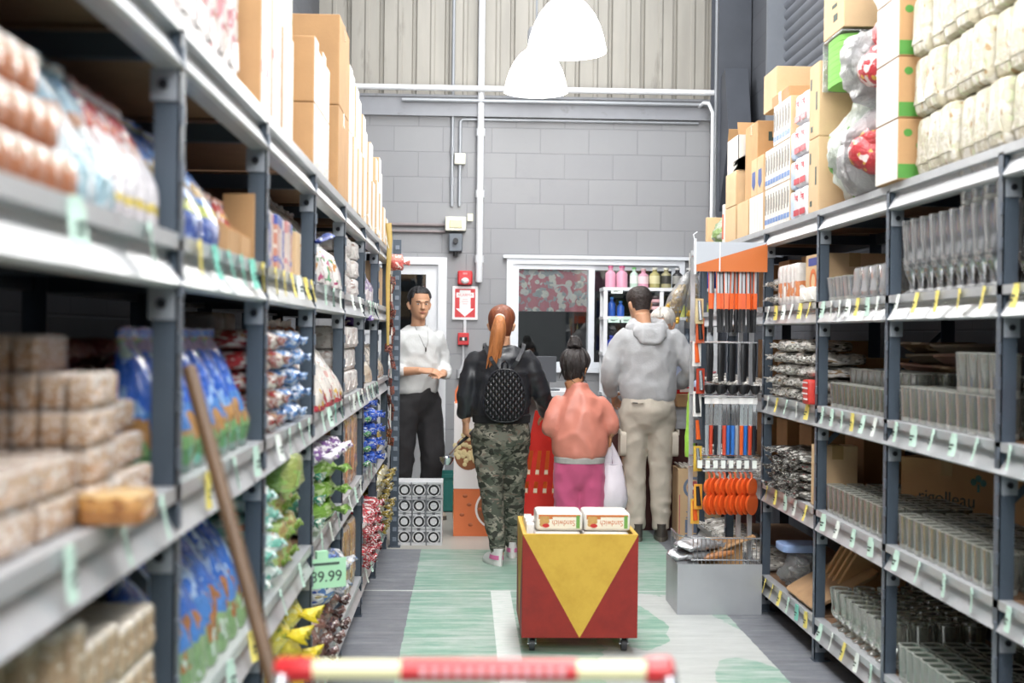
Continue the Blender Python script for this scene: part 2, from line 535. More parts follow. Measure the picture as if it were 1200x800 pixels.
# door in the back wall
b = MB(); b.box(DX0, DX0 + .07, WY - .03, WY + .1, 0, DZ); b.box(DX1 - .07, DX1, WY - .03, WY + .1, 0, DZ); b.box(DX0 + .07, DX1 - .07, WY - .03, WY + .1, DZ - .06, DZ)
dr = struct(b.build('door_1', M_white_paint, smooth=False))
b = MB(); b.box(DX0 + .07, DX1 - .07, WY + .01, WY + .05, 0, 1.42)
b.box(DX0 + .07, DX0 + .17, WY + .01, WY + .05, 1.42, DZ - .06); b.box(DX1 - .17, DX1 - .07, WY + .01, WY + .05, 1.42, DZ - .06); b.box(DX0 + .17, DX1 - .17, WY + .01, WY + .05, DZ - .14, DZ - .06)
b.box(DX0 + .17, DX1 - .17, WY + .0, WY + .01, 1.40, 1.43)
lf = b.build('door_leaf', M_white_paint, dr, smooth=False)
b = MB(); b.box(DX0 + .17, DX1 - .17, WY + .025, WY + .032, 1.42, DZ - .14)
b.build('door_glass', M_glass, dr, smooth=False)
b = MB(); b.box(DX1 - .15, DX1 - .11, WY - .02, WY + .02, .98, 1.14); b.box(DX1 - .25, DX1 - .115, WY - .06, WY - .04, 1.03, 1.055); b.cyl((DX1 - .13, WY - .06, 1.043), (DX1 - .13, WY + .01, 1.043), .012)
b.build('door_handle', M_black, dr)

# kiosk window: aluminium frame, two sashes, printed cloth in the upper half of one
b = MB()
b.box(NX0, NX1, WY - .03, WY + .06, NZ1 - .045, NZ1); b.box(NX0, NX1, WY - .05, WY + .06, NZ0, NZ0 + .04)
b.box(NX0, NX0 + .05, WY - .03, WY + .06, NZ0 + .04, NZ1 - .045); b.box(NX1 - .05, NX1, WY - .03, WY + .06, NZ0 + .04, NZ1 - .045)
b.box(NX0 - .03, NX1 + .03, WY - .06, WY, NZ1, NZ1 + .025)
wn = struct(b.build('window_1', M_alu, smooth=False))
mid = 1.03
for x0, x1, yy in ((NX0 + .05, mid + .03, WY + .0), (mid - .03, NX1 - .05, WY + .03)):
    b = MB()
    b.box(x0, x0 + .05, yy, yy + .025, NZ0 + .04, NZ1 - .045); b.box(x1 - .05, x1, yy, yy + .025, NZ0 + .04, NZ1 - .045)
    b.box(x0 + .05, x1 - .05, yy, yy + .025, NZ0 + .04, NZ0 + .085); b.box(x0 + .05, x1 - .05, yy, yy + .025, NZ1 - .085, NZ1 - .045)
    s = b.build('sash', M_alu, wn, smooth=False)
    b = MB(); b.box(x0 + .05, x1 - .05, yy + .01, yy + .015, NZ0 + .085, NZ1 - .085)
    b.build('pane', M_glass, s, smooth=False)
def cloth_mat():
    m, t, b = base_mat('printed_cloth')
    tc = nd(t, 'ShaderNodeTexCoord'); P = tc.outputs['Object']
    v = nd(t, 'ShaderNodeTexVoronoi'); v.inputs['Scale'].default_value = 11; t.links.new(P, v.inputs['Vector'])
    n = noise_tex(t, P, 11, 2, .5, .6); n2 = noise_tex(t, P, 17, 2)
    c = mixc(t, math_(t, 'LESS_THAN', v.outputs[0], .36), lin('#e58e9a'), lin('#fffaf0'))
    c = mixc(t, math_(t, 'GREATER_THAN', n2, .57), c, lin('#c0c5c9'))
    c = mixc(t, math_(t, 'GREATER_THAN', n, .60), c, lin('#fbf6f2'))
    t.links.new(c, b.inputs['Base Color']); b.inputs['Roughness'].default_value = .6
    return m
b = MB(); g = []
for i in range(2):
    g.append([(NX0 + .09 + k * (mid - NX0 - .10) / 40, WY + .045 + .004 * math.sin(k * 1.1), (NZ1 - .07, 1.60)[i]) for k in range(41)])
b.rings(g, False, close=False); b.rings([[(x, y + .003, z) for x, y, z in r] for r in g], False, close=False)
tag(b.build('window_curtain', cloth_mat(), fix=False), 'red and cream printed cloth hung inside upper half of the window', 'curtain')

# white painted stripe on the walkway
b = MB(); b.box(.155, .262, 3.0, 7.0, .0005, .0018)
struct(b.build('trim_2', mat('stripe_paint', '#d3d9d5', .45, 0, .06, 12, dirt=('#9fbdaf', 9, .52), stretch=(1, 5, 1)), smooth=False))

# ---------------------------------------------------------------- pipes and boxes on the back wall
def wallpipe(name, pts, r, m, label, cat='pipe', clips=(), n=12):
    b = MB(); b.tube(pts, r, n)
    o = b.build(name, m)
    tag(o, label, cat)
    for c in clips:
        b = MB(); b.tube([(c[0] + dx, c[1], c[2]) for dx in (-.045, .045)] if c[3] == 'v' else [(c[0], c[1], c[2] + dz) for dz in (-.03, .03)], r * 1.35 if c[3] == 'h' else r * .5, 8)
        b.build('pipe_clip', m, o)
    return o
wy = WY - .045
def W(px, py, dy=.045): return at(px, py, Y=WY - dy)
p0 = W(565, 0); xb = p0.x
wallpipe('downpipe', [(xb, WY - .068, 4.6), (xb, WY - .068, 1.86), (xb, WY - .06, 1.835)], .028, M_white_paint, 'thick white vertical pipe running down the middle of the block wall', 'pipe',
         [(xb, WY - .06, 2.02, 'h'), (xb, WY - .06, 2.55, 'h'), (xb, WY - .06, 3.05, 'h')], 16)
a0 = W(428, 111); a1 = W(849, 121)
wallpipe('horizontal_pipe', [(XL + .02, WY - .11, 3.395), (a1.x + .1, WY - .11, 3.395)], .024, M_white_paint, 'thick white pipe running along the base of the corrugated cladding', 'pipe', n=14)
wallpipe('horizontal_conduit', [(a0.x + .3, WY - .085, 3.30), (a1.x + .03, WY - .085, 3.30)], .016, M_cond, 'thin bright steel conduit just under the thick white pipe')
q = W(531, 100); q2 = W(531, 255)
wallpipe('vertical_conduit', [(q.x, WY - .02, 4.6), (q.x, WY - .02, 2.45)], .013, M_cond, 'thin grey conduit running from the roof to the larger wall box', clips=[(q.x, WY - .02, 2.9, 'h'), (q.x, WY - .02, 2.65, 'h')])
j = W(539, 186); jx = j.x
wallpipe('bent_conduit', [(1.9, WY - .02, 3.16), (jx + .02, WY - .02, 3.16), (jx, WY - .02, 3.14), (jx, WY - .02, 2.45)], .013, M_cond, 'thin grey conduit bent down through the small square junction box')
v = W(837, 100)
wallpipe('corner_conduit', [(v.x, WY - .13, 4.6), (v.x, WY - .13, 2.30), (v.x - .01, WY - .1, 2.28)], .015, M_cond, 'thin grey conduit beside the corner steel column')
v = W(856, 150)
wallpipe('drop_conduit', [(1.90, WY - .05, 3.29), (1.91, WY - .17, 3.30), (1.945, WY - .22, 3.29), (1.962, WY - .3, 3.2), (1.962, WY - .3, 1.9)], .014, M_white_paint, 'thin white conduit dropping in front of the dark steel column')
M_box = mat('junction_cream', '#e4e2d4', .45)
b = MB(); b.box(jx - .045, jx + .045, WY - .06, WY, j.z - .045, j.z + .045)
o = tag(b.build('junction_box', M_box, bevel=.006), 'small cream square junction box on the thin bent conduit', 'box')
b = MB(); b.box(jx - .03, jx + .03, WY - .064, WY - .058, j.z - .03, j.z + .03); b.cyl((jx, WY - .068, j.z), (jx, WY - .06, j.z), .008); b.build('lid', M_box, o, bevel=.003)
k = W(534, 263)
b = MB(); b.box(k.x - .085, k.x + .085, WY - .1, WY, k.z - .055, k.z + .06)
o = tag(b.build('electric_box', M_box, bevel=.006), 'larger cream electrical box above the dark grey switch on the back wall', 'box')
b = MB(); b.box(k.x - .05, k.x + .05, WY - .108, WY - .098, k.z - .03, k.z + .03); b.build('window_flap', mat('smoky_yellow', '#d8cf9a', .25), o, bevel=.003)
b = MB(); b.box(k.x + .095, k.x + .14, WY - .05, WY - .045, k.z + .03, k.z + .09); b.build('paper_note', mat('pale_note', '#f0ecd0', .7), o, rot=None)
s = W(534, 284)
b = MB(); b.box(s.x - .055, s.x + .055, WY - .09, WY, s.z - .075, s.z + .07)
o = tag(b.build('isolator_switch', mat('switch_grey', '#6e757d', .5), bevel=.008), 'dark grey isolator switch hanging under the larger cream box', 'switch')
b = MB(); b.cyl((s.x, WY - .12, s.z + .01), (s.x, WY - .09, s.z + .01), .022); b.box(s.x - .007, s.x + .007, WY - .13, WY - .115, s.z - .015, s.z + .03); b.build('knob', M_black, o)
b = MB(); b.cyl((s.x, WY - .045, s.z - .11), (s.x, WY - .045, s.z - .075), .02); b.build('cable_gland', M_black, o)
z0 = W(490, 265).z
wallpipe('feed_conduit', [(XL + .02, WY - .02, z0 + .015), (k.x - .085, WY - .02, z0 + .015)], .014, mat('rusty_conduit', '#8d8383', .5), 'upper of two dull conduits running left from the electrical box')
wallpipe('feed_conduit', [(XL + .02, WY - .02, z0 - .04), (k.x - .085, WY - .02, z0 - .04)], .011, mat('rusty_conduit', '#8d8383', .5), 'lower thin conduit running left from the electrical box')

# fire alarm bell, sign, call point
s = W(545, 325, .05)
b = MB(); b.box(s.x - .06, s.x + .06, WY - .07, WY, s.z - .06, s.z + .055)
o = tag(b.build('alarm_sounder', M_red_sign, bevel=.012), 'red alarm sounder box with a white beacon, above the arrow sign', 'alarm')
b = MB(); b.sph((s.x, WY - .07, s.z - .028), (.033, .03, .026), 14); b.build('beacon', M_sign_white, o)
b = MB(); b.box(s.x - .018, s.x + .018, WY - .072, WY - .0695, s.z + .024, s.z + .038); b.build('small_print', M_print_pink, o, smooth=False)
s = W(545, 355, .02)
w, h = .105, .138
b = MB(); b.box(s.x - w, s.x + w, WY - .022, WY - .01, s.z - h, s.z + h)
o = tag(b.build('alarm_sign', M_sign_white, bevel=.003), 'white and red sign with a big white down arrow, under the sounder', 'sign')
b = MB(); b.box(s.x - w + .022, s.x + w - .022, WY - .024, WY - .0215, s.z - h + .022, s.z + h - .022); b.build('red_field', M_red_sign, o)
b = MB(); b.prism([(s.x - .045, s.z + .105), (s.x + .045, s.z + .105), (s.x + .045, s.z - .045), (s.x + .075, s.z - .045), (s.x, s.z - .112), (s.x - .075, s.z - .045), (s.x - .045, s.z - .045)], 'y', WY - .026, WY - .0235)
b.box(s.x - .072, s.x - .045, WY - .026, WY - .0235, s.z + .045, s.z + .085); b.box(s.x + .045, s.x + .072, WY - .026, WY - .0235, s.z + .045, s.z + .085)
b.build('arrow', M_sign_white, o, smooth=False)
text_mesh('lettering', 'ALARMA', .032, M_print_pink, o, (s.x, WY - .0268, s.z + .065), (R(90), 0, 0))
for i, wd in enumerate((.022, .027, .018)):
    b = MB(); b.box(s.x - wd, s.x + wd, WY - .0268, WY - .0262, s.z + .027 - i * .018, s.z + .033 - i * .018); b.build('small_print', mat('faint_print', '#ecc9c8', .5), o, smooth=False)
s2 = W(543, 397, .04)
b = MB(); b.cyl((s.x, WY - .015, s.z - h), (s.x, WY - .015, s2.z + .05), .012); o = tag(b.build('alarm_conduit', M_white_paint), 'short white conduit between the arrow sign and the red call point', 'pipe')
b = MB(); b.box(s2.x - .045, s2.x + .045, WY - .05, WY, s2.z - .05, s2.z + .05)
o = tag(b.build('call_point', M_red_sign, bevel=.006), 'small red fire call point with a black slot, under the arrow sign', 'alarm')
b = MB(); b.box(s2.x - .033, s2.x + .033, WY - .053, WY - .049, s2.z - .015, s2.z + .015); b.build('slot', M_black, o)
b = MB(); b.box(s2.x - .008, s2.x + .008, WY - .055, WY - .05, s2.z - .012, s2.z + .012); b.build('glass_tab', M_sign_white, o)
b = MB(); b.tube([(s2.x, WY - .015, s2.z - .05), (s2.x, WY - .015, s2.z - .2), (s2.x - .02, WY - .02, s2.z - .26)], .01); b.cyl((s2.x - .02, WY - .03, s2.z - .32), (s2.x - .02, WY - .03, s2.z - .25), .03)
tag(b.build('wall_socket', mat('socket_grey', '#c8c9cb', .5)), 'pale round cable end on the wall below the red call point', 'socket')

# ---------------------------------------------------------------- hanging lamps over the aisle
def shade_mat():
    m, t, b = base_mat('lit_acrylic')
    b.inputs['Base Color'].default_value = (.95, .95, .95, 1)
    b.inputs['Emission Color'].default_value = (1, .985, .96, 1)
    b.inputs['Emission Strength'].default_value = 4.0
    b.inputs['Roughness'].default_value = .3
    return m
M_shade = shade_mat()
def pendant(x, y, z, label):
    r = empty('pendant_lamp', (x, y, z))
    tag(r, label, 'lamp', 'bell-shaped pendant lamps over the aisle')
    prof = [(.226, 0), (.228, .012), (.222, .03), (.212, .08), (.19, .15), (.158, .215), (.115, .27), (.075, .30), (.05, .315)]
    b = MB(); b.lathe(prof + [(p[0] - .006, p[1]) for p in reversed(prof)], 32); b.build('lamp_shade', M_shade, r, fix=True)
    b = MB(); b.lathe([(.001, .31), (.06, .31), (.065, .33), (.065, .43), (.05, .46), (.015, .47), (.001, .47)], 20); b.build('lamp_cap', mat('lamp_grey', '#b9bcc0', .4, .4), r)
    b = MB(); b.cyl((0, 0, .46), (0, 0, CEIL - z), .008, n=8); b.build('hanging_rod', M_cond, r)
    b = MB(); b.lathe([(.001, .05), (.045, .06), (.06, .12), (.045, .2), (.02, .26), (.001, .27)], 14); b.build('bulb', M_shade, r)
    d = bpy.data.lights.new('lamp_light', 'POINT'); d.energy = LAMP_POWER; d.shadow_soft_size = .16; d.color = (1, .975, .94)
    o = bpy.data.objects.new('lamp_light', d); col.objects.link(o); o.parent = r; o.location = (0, 0, -.18)
p1 = at(664, 61, Y=7.3); p2 = at(628, 108, Y=9.15)
pendant(p1.x, 7.3, p1.z, 'nearer of the two glowing white bell lamps hanging over the aisle')
pendant(p2.x, 9.15, p2.z, 'farther of the two glowing white bell lamps, close to the wall')
for yy in (5.4, 3.4, 1.4, -.6):
    pendant(.55, yy, 3.2, 'glowing white bell lamp hanging over the near part of the aisle')

# ================================================================ steel racks
LV_L = {'A': 1.95, 'B': 1.57, 'C': 1.13, 'D': .70, 'E': .20}
LV_R = {'A': 1.96, 'B': 1.56, 'C': 1.11, 'D': .66, 'E': .19}
LY = [.25, 1.25, 2.25, 3.22, 4.25, 5.3, 6.35, 7.35, 8.35]
RY = [1.6, 2.62, 3.6, 4.58, 5.5, 6.5, 7.4, 8.3]
DEPTH = .60
M_post = mat('blue_grey_steel', '#48535f', .45, .25, .06, 5)
M_post_edge = mat('scuffed_steel_edge', '#69717c', .45, .35, .1, 20)
M_rail = mat('galvanised_rail', '#bdbfc2', .34, .3, .06, 8, dirt=('#8f9094', 10, .62))
M_board = mat('chipboard', '#8a6a50', .7, 0, .12, 14)
M_bolt = mat('dark_bolt', '#2e3036', .4, .6)
M_bracket = mat('grey_bracket', '#9aa0a8', .4, .4, .05)

def rack(name, label, X, s, posts, lv, top, post_h=None):
    root = empty(name, (X + s * DEPTH / 2, (posts[0] + posts[-1]) / 2, 0))
    tag(root, label, 'shelving')
    off = -root.location
    def put(b, nm, m, par=root, **k):
        o = b.build(nm, m, par, **k)
        if par is root: o.location = off
        return o
    for i, y in enumerate(posts):
        b = MB()
        b.box(*sorted((X, X + s * .045)), y, y + .004, 0, top)
        b.box(*sorted((X, X + s * .004)), y, y + .038, 0, top, 1)
        z = .06
        while z < top - .03:
            b.box(*sorted((X - s * .006, X)), y + .001, y + .016, z, z + .035, 1)
            z += .1
        b.box(*sorted((X - s * .004, X + s * .07)), y - .01, y + .045, 0, .006)
        put(b, 'front_post', [M_post, M_post_edge], smooth=False)
        xb = X + s * DEPTH
        b = MB(); b.box(*sorted((xb, xb - s * .06)), y, y + .004, 0, top); b.box(*sorted((xb, xb - s * .004)), y, y + .038, 0, top)
        put(b, 'back_post', M_post, smooth=False)
        if i % 2 == 0 and i:
            b = MB(); b.strap([(X + s * .05, y + .012, .95), (xb - s * .03, y + .012, 1.45)], .03, .004, (0, 0, 1)); put(b, 'brace', M_post, smooth=False)
        for L in lv:
            z = lv[L]
            b = MB(); b.box(*sorted((X + s * .052, xb - s * .06)), y + .004, y + .03, z - .075, z - .03)
            put(b, 'crossbar', M_post, smooth=False)
    for i in range(len(posts) - 1):
        y0, y1 = posts[i], posts[i + 1]
        for L in lv:
            z = lv[L]
            pr = [(0, 0), (0, -.027), (.02, -.03), (.02, -.042), (-.006, -.088), (.002, -.094), (.04, -.094), (.04, -.018), (.04, 0)]
            b = MB(); b.prism([(X + s * u, z + v) for u, v in pr], 'y', y0 + .001, y1 - .001)
            bm = put(b, 'shelf_rail', M_rail, smooth=False)
            for yy, dirn in ((y0, 1), (y1, -1)):
                b = MB()
                ys = yy - .008 if dirn == 1 else yy - .006
                b.box(*sorted((X + s * .004, X + s * .05)), ys, ys + .005, z - .15, z - .094)
                b.cyl((X + s * .027, ys - .006, z - .122), (X + s * .027, ys + .002, z - .122), .009, n=10, mi=1)
                if dirn == 1: b.build('bracket', [M_bracket, M_bolt], bm)
            b = MB(); b.box(*sorted((X + s * .041, X + s * (DEPTH - .004))), y0 + .032, y1 - .002, z - .018, z - .001)
            put(b, 'shelf_board', M_board, smooth=False)
            b = MB(); b.box(*sorted((X + s * (DEPTH - .03), X + s * (DEPTH - .004))), y0 + .04, y1 - .002, z - .075, z - .02)
            put(b, 'back_rail', M_post, smooth=False)
    return root

rack('steel_rack', 'long blue-grey steel rack on the snack and biscuit side of the aisle', LX, -1, LY, LV_L, 1.93)
rack('steel_rack', 'long blue-grey steel rack stocked with clear glassware and wrapped bales', RX, 1, RY, LV_R, 1.94)

# tall slotted upright that closes the end of the snack rack
b = MB()
zt = at(460, 281, Y=8.44).z
b.box(-.475, -.425, 8.42, 8.425, 0, zt); b.box(-.479, -.475, 8.42, 8.46, 0, zt)
z = .04
while z < zt - .04:
    b.box(-.462, -.437, 8.412, 8.42, z, z + .026, 1); z += .066
b.box(-.49, -.41, 8.40, 8.48, 0, .006)
o = tag(b.build('slotted_upright', [M_post, mat('slot_shadow', '#7d8794', .45, .3)], smooth=False), 'tall slotted blue-grey upright standing at the far end of the snack rack', 'upright')

# ---------------------------------------------------------------- price tags on the rails
TAGC = {'g': mat('tag_green', '#c9e4d6', .6, 0, .05), 'y': mat('tag_yellow', '#ead976', .6, 0, .05), 'w': mat('tag_white', '#e6ece6', .6), 't': mat('tag_teal', '#7fcbb9', .6)}
TAGN = {'g': 'pale green', 'y': 'yellow', 'w': 'white', 't': 'teal'}
LNAME = {'A': 'top', 'B': 'fourth', 'C': 'middle', 'D': 'second', 'E': 'lowest'}
tagmesh = {}
M_ink = mat('ink', '#3c4a44', .6)
def price_tag_mesh(c, w, h):
    k = (c, w, h)
    if k not in tagmesh:
        b = MB(); g = []
        for i in range(5):
            t = i / 4
            g.append([(.004 + .009 * t ** 1.6 + .003 * math.sin(u * 3), (u - .5) * w, -h * t) for u in (0, .25, .5, .75, 1)])
        b.rings(g, False, close=False); b.rings([[(x - .0006, y, z) for x, y, z in r] for r in g], False, close=False)
        b.box(.0, .005, -w * .3, w * .3, -.004, .012)
        for i in range(2):
            zz = -h * (.4 + .2 * i); x = .0065 + .009 * (.4 + .2 * i) ** 1.6 + .003
            b.box(x, x + .0004, -w * .3, w * (.3 - .2 * i), zz - h * .05, zz + h * .05, 1)
        tagmesh[k] = b.mesh('price_tag', [TAGC[c], M_ink], fix=False)
    return tagmesh[k]
tagcount = {}
def price_tag(side, lv, y, c, i, n, bay, w=.040, h=.058):
    s = -1 if side == 'L' else 1
    X = LX if side == 'L' else RX
    z = (LV_L if side == 'L' else LV_R)[lv]
    o = obj('price_tag', price_tag_mesh(c, w, h), None, (X - s * .004, y, z - .012), (0, random.uniform(-.12, .12), (0 if side == 'L' else PI) + random.uniform(-.3, .3)))
    rk = 'snack rack' if side == 'L' else 'glassware rack'
    place = {'A': 'top rail', 'B': 'fourth rail up', 'C': 'middle rail', 'D': 'second rail up', 'E': 'lowest rail'}[lv]
    tag(o, f'{TAGN[c]} price tag, {ORD[i]} from near end of {bay} bay, {place}, {rk}', 'price tag', 'price tags on the shelf rails')
def bayname(side, i): return 'the ' + ORD[i] if False else ORD[i]
def tagrow(side, lv, bay, cols, y0, y1):
    n = len(cols)
    for i, c in enumerate(cols):
        price_tag(side, lv, y0 + (y1 - y0) * (i + .5) / n, c, i, n, ORD[bay])
# glassware rack: bays counted from the nearest one in view
tagrow('R', 'B', 1, 'yyyyw', 3.62, 4.55)
for i, (lv, cols) in enumerate((('C', 'ggggg'), ('D', 'gggg'))): tagrow('R', lv, 1, cols, 3.66, 4.55)
tagrow('R', 'C', 0, 'ggg', 3.2, 3.58); tagrow('R', 'D', 0, 'gg', 3.3, 3.58); tagrow('R', 'B', 0, 'y', 3.4, 3.58)
tagrow('R', 'B', 2, 'wgywwwg', 4.62, 5.46); tagrow('R', 'C', 2, 'wgyggg', 4.62, 5.46); tagrow('R', 'D', 2, 'ggwg', 4.62, 5.46); tagrow('R', 'E', 2, 'gwywg', 4.62, 5.46)
tagrow('R', 'B', 3, 'yywwyw', 5.54, 6.46); tagrow('R', 'C', 3, 'ywgyw', 5.54, 6.46); tagrow('R', 'D', 3, 'ywgyy', 5.54, 6.46); tagrow('R', 'E', 3, 'ytgyyy', 5.54, 6.46)
tagrow('R', 'D', 4, 'wggyg', 6.55, 7.35); tagrow('R', 'E', 4, 'gwgyg', 6.55, 7.35); tagrow('R', 'D', 5, 'wgyw', 7.45, 8.2)
# snack rack
tagrow('L', 'B', 0, 'gg', 1.45, 2.2); tagrow('L', 'B', 1, 'ytttty', 2.32, 3.2)
tagrow('L', 'B', 2, 'yyywyy', 3.26, 4.2); tagrow('L', 'B', 3, 'ggw', 4.4, 5.2); tagrow('L', 'B', 4, 'ww', 5.4, 6.2); tagrow('L', 'B', 5, 'wggww', 6.4, 7.3)
tagrow('L', 'C', 0, 'ggg', 1.5, 2.24); tagrow('L', 'C', 1, 'ygg', 2.35, 3.2); tagrow('L', 'C', 2, 'wggg', 3.3, 4.2); tagrow('L', 'C', 3, 'ggtg', 4.35, 5.25); tagrow('L', 'C', 4, 'wwgw', 5.4, 6.3); tagrow('L', 'C', 5, 'wggwg', 6.4, 7.3)
tagrow('L', 'D', 1, 'ygy', 2.35, 3.15); tagrow('L', 'D', 2, 'gg', 3.3, 4.1); tagrow('L', 'D', 3, 'gwg', 4.35, 5.2); tagrow('L', 'D', 4, 'wgw', 5.4, 6.3); tagrow('L', 'D', 5, 'wgw', 6.4, 7.3)
tagrow('L', 'E', 3, 'gw', 4.4, 5.2); tagrow('L', 'E', 6, 'wwgww', 7.4, 8.3); tagrow('L', 'E', 5, 'wgw', 6.4, 7.3)
# the large green price card clipped under the second rail
c = at(378, 672, X=LX + .03)
b = MB(); b.box(-.002, 0, -.085, .085, -.05, .05); b.box(-.02, .0, -.02, .02, .05, .075, 0)
o = b.build('price_card', mat('card_green', '#a9d8b4', .6), None, (c.x, c.y, c.z), (0, 0, R(-62)))
tag(o, 'large pale green price card reading 189.99 under the second rail, snack rack', 'price card')
text_mesh('figures', '189.99', .052, M_ink, o, (.0008, 0, -.012), (R(90), 0, R(90)))
b = MB(); b.box(.0002, .001, -.07, .06, .028, .036); b.build('small_print', M_ink, o)

# ================================================================ goods: shapes
def sgnpow(c, e): return math.copysign(abs(c) ** e, c)
def jitter(p, amp, sc, seed):
    q = Vector(p) * sc + Vector((seed * 3.1, seed * 7.7, seed * 1.3))
    v = Vector(p) + noise.noise_vector(q) * amp
    return Vector((v.x, v.y, max(v.z, .0008)))
def pouch(name, w, d, h, m, lean=0., crump=.008, seed=1, seal=True, flare=.0, n=22):
    """standing bag: gusseted foot, full belly, flat crimped top"""
    b = MB(); rs = []
    for i in range(13):
        t = i / 12
        a = d / 2 * (max(.0, 1 - t ** 2.2) ** .75) * (.82 + .5 * math.sin(PI * min(1, t * 1.3)) * .4) + .003
        ww = w / 2 * (.94 + .06 * math.sin(PI * t) - flare * t)
        rs.append([jitter((a * sgnpow(math.cos(2 * PI * j / n), .75) - lean * t ** 1.3, ww * sgnpow(math.sin(2 * PI * j / n), .6), h * .93 * t), crump * (1 if i else .2), 14, seed) for j in range(n)])
    b.rings(rs)
    o = b.build(name, m)
    if seal:
        b = MB(); rs = []
        for i in range(4):
            t = i / 3; z = h * (.925 + .085 * t)
            rs.append([jitter((-lean + x, y * (1 + .04 * t), z), crump * .9, 22, seed + 2) for x, y in
                       [(.003, -w / 2 * (1 - flare) + w * (1 - flare) * k / 9) for k in range(10)] + [(-.003, w / 2 * (1 - flare) - w * (1 - flare) * k / 9) for k in range(10)]])
        b.rings(rs); b.build('top_seal', m, o)
    return o
def pillow(name, l, w, h, m, crump=.006, seed=1, e=.8, crimp=.035, n=18, cm=None, fin=.42):
    """lying pack along x with a crimped fin on its aisle end"""
    w *= .955; h *= .93
    b = MB(); rs = []
    for i in range(13):
        u = -1 + 2 * i / 12
        f = max(.03, (1 - abs(u) ** 7)) ** .5
        rs.append([jitter((u * l / 2, w / 2 * f * sgnpow(math.cos(2 * PI * j / n), e), h / 2 + h / 2 * f * sgnpow(math.sin(2 * PI * j / n), e)), crump, 16, seed) for j in range(n)])
    b.rings(rs)
    o = b.build(name, m)
    b = MB(); rs = []
    for i in range(4):
        t = i / 3; x = l / 2 - .006 + crimp * t
        sp = fin + .35 * t
        rs.append([jitter((x + .008 * math.cos(k * 2.1), w * .5 * sp * (-1 + 2 * k / 10), h / 2 + .012 * t * math.sin(k * 1.7 + seed) + s), crump * .6, 20, seed) for k, s in [(k, .0025) for k in range(11)] + [(k, -.0025) for k in range(10, -1, -1)]])
    b.rings(rs); b.build('crimped_end', cm or m, o)
    return o
def brick(name, w, d, h, m, crump=.003, seed=1, fold=True, e=.28, n=28):
    """film-wrapped block with tucked ends"""
    b = MB(); rs = []
    w *= .965; h *= .975
    zs = [0, h * .05, h * .15, h * .5, h * .85, h * .95, h]
    fs = [.88, .97, 1, 1, 1, .97, .88]
    for z, f in zip(zs, fs):
        rs.append([jitter((d / 2 * f * sgnpow(math.cos(2 * PI * j / n), e), w / 2 * f * sgnpow(math.sin(2 * PI * j / n), e), z), crump, 18, seed) for j in range(n)])
    b.rings(rs)
    o = b.build(name, m)
    if fold:
        b = MB(); b.prism([(-w * .42, h * .2), (w * .42, h * .2), (w * .12, h * .55), (-w * .12, h * .55)], 'x', d / 2 - .004, d / 2 + .002); b.build('tucked_fold', m, o)
    return o
M_card = mat('cardboard', '#bd9467', .75, 0, .06, 9, .05, 120)
M_card_pale = mat('cardboard_pale', '#d3b48c', .75, 0, .05, 9, .05, 120)
M_card_white = mat('white_card', '#e4e1da', .6, 0, .03, 9)
M_tape = mat('packing_tape', '#b99a6c', .25, 0, .04)
M_tape_clear = mat('clear_tape', '#d9c39c', .2, 0, .04)
def carton(name, w, d, h, m=None, tape='y', face=None, bev=.004):
    """w along y, d along x; face = other board colour on the aisle side"""
    m = m or M_card
    b = MB(); b.box(-d / 2, d / 2, -w / 2, w / 2, 0, h)
    o = b.build(name, [m], bevel=bev, smooth=False)
    if tape:
        b = MB()
        if tape == 'y': b.box(-.025, .025, -w / 2 - .001, w / 2 + .001, h - .06, h + .001)
        else: b.box(-d / 2 - .001, d / 2 + .001, -.025, .025, h - .06, h + .001)
        b.build('tape', M_tape, o, smooth=False)
    if face:
        b = MB(); b.box(d / 2, d / 2 + .0015, -w / 2 + .002, w / 2 - .002, .002, h - .002)
        b.build('printed_face', face, o, smooth=False)
    return o
def deco(o, name, m, boxes):
    """flat printed marks on the aisle face (x,y0,y1,z0,z1)"""
    b = MB()
    for x, y0, y1, z0, z1 in boxes: b.box(x, x + .0012, y0, y1, z0, z1)
    return b.build(name, m, o, smooth=False)
def bottle(name, r, h, m, capm, label=None, neck=.35, hsh=.72):
    b = MB(); b.lathe([(.001, 0), (r * .9, 0), (r, h * .03), (r, h * hsh), (r * .85, h * (hsh + .07)), (r * neck, h * (hsh + .16)), (r * neck, h * .93), (.001, h * .93)], 20)
    o = b.build(name, m)
    b = MB(); b.lathe([(.001, h * .90), (r * neck * 1.2, h * .90), (r * neck * 1.2, h * .995), (r * neck, h), (.001, h)], 14); b.build('cap', capm, o)
    if label: b = MB(); b.lathe([(r * 1.01, h * .2), (r * 1.02, h * .22), (r * 1.02, h * .58), (r * 1.01, h * .6)], 20); b.build('label_band', label, o)
    return o
G_GLASS = glassy('tumbler_glass', '#f2f4f0', .10, .6, '#f0f0e6', .05, .50)
G_DARK = glassy('greenish_glass', '#e8eee9', .08, .5, '#e0e5da', .06, .46)
G_PLAST = glassy('clear_plastic', '#f4f6f7', .16, .9, '#f8f9fa', .07, .55)
G_RIM_HIGHLIGHT = glassy('glass_rim_highlight', '#f4f6f2', .62, .5, '#eceee6', .05)  # rim highlight put into the colour as milky white; tumbler bases share it
G_BAG = glassy('clear_bag', '#f3f5f6', .26, .3, '#f2f2f2', .18, .3, .6)
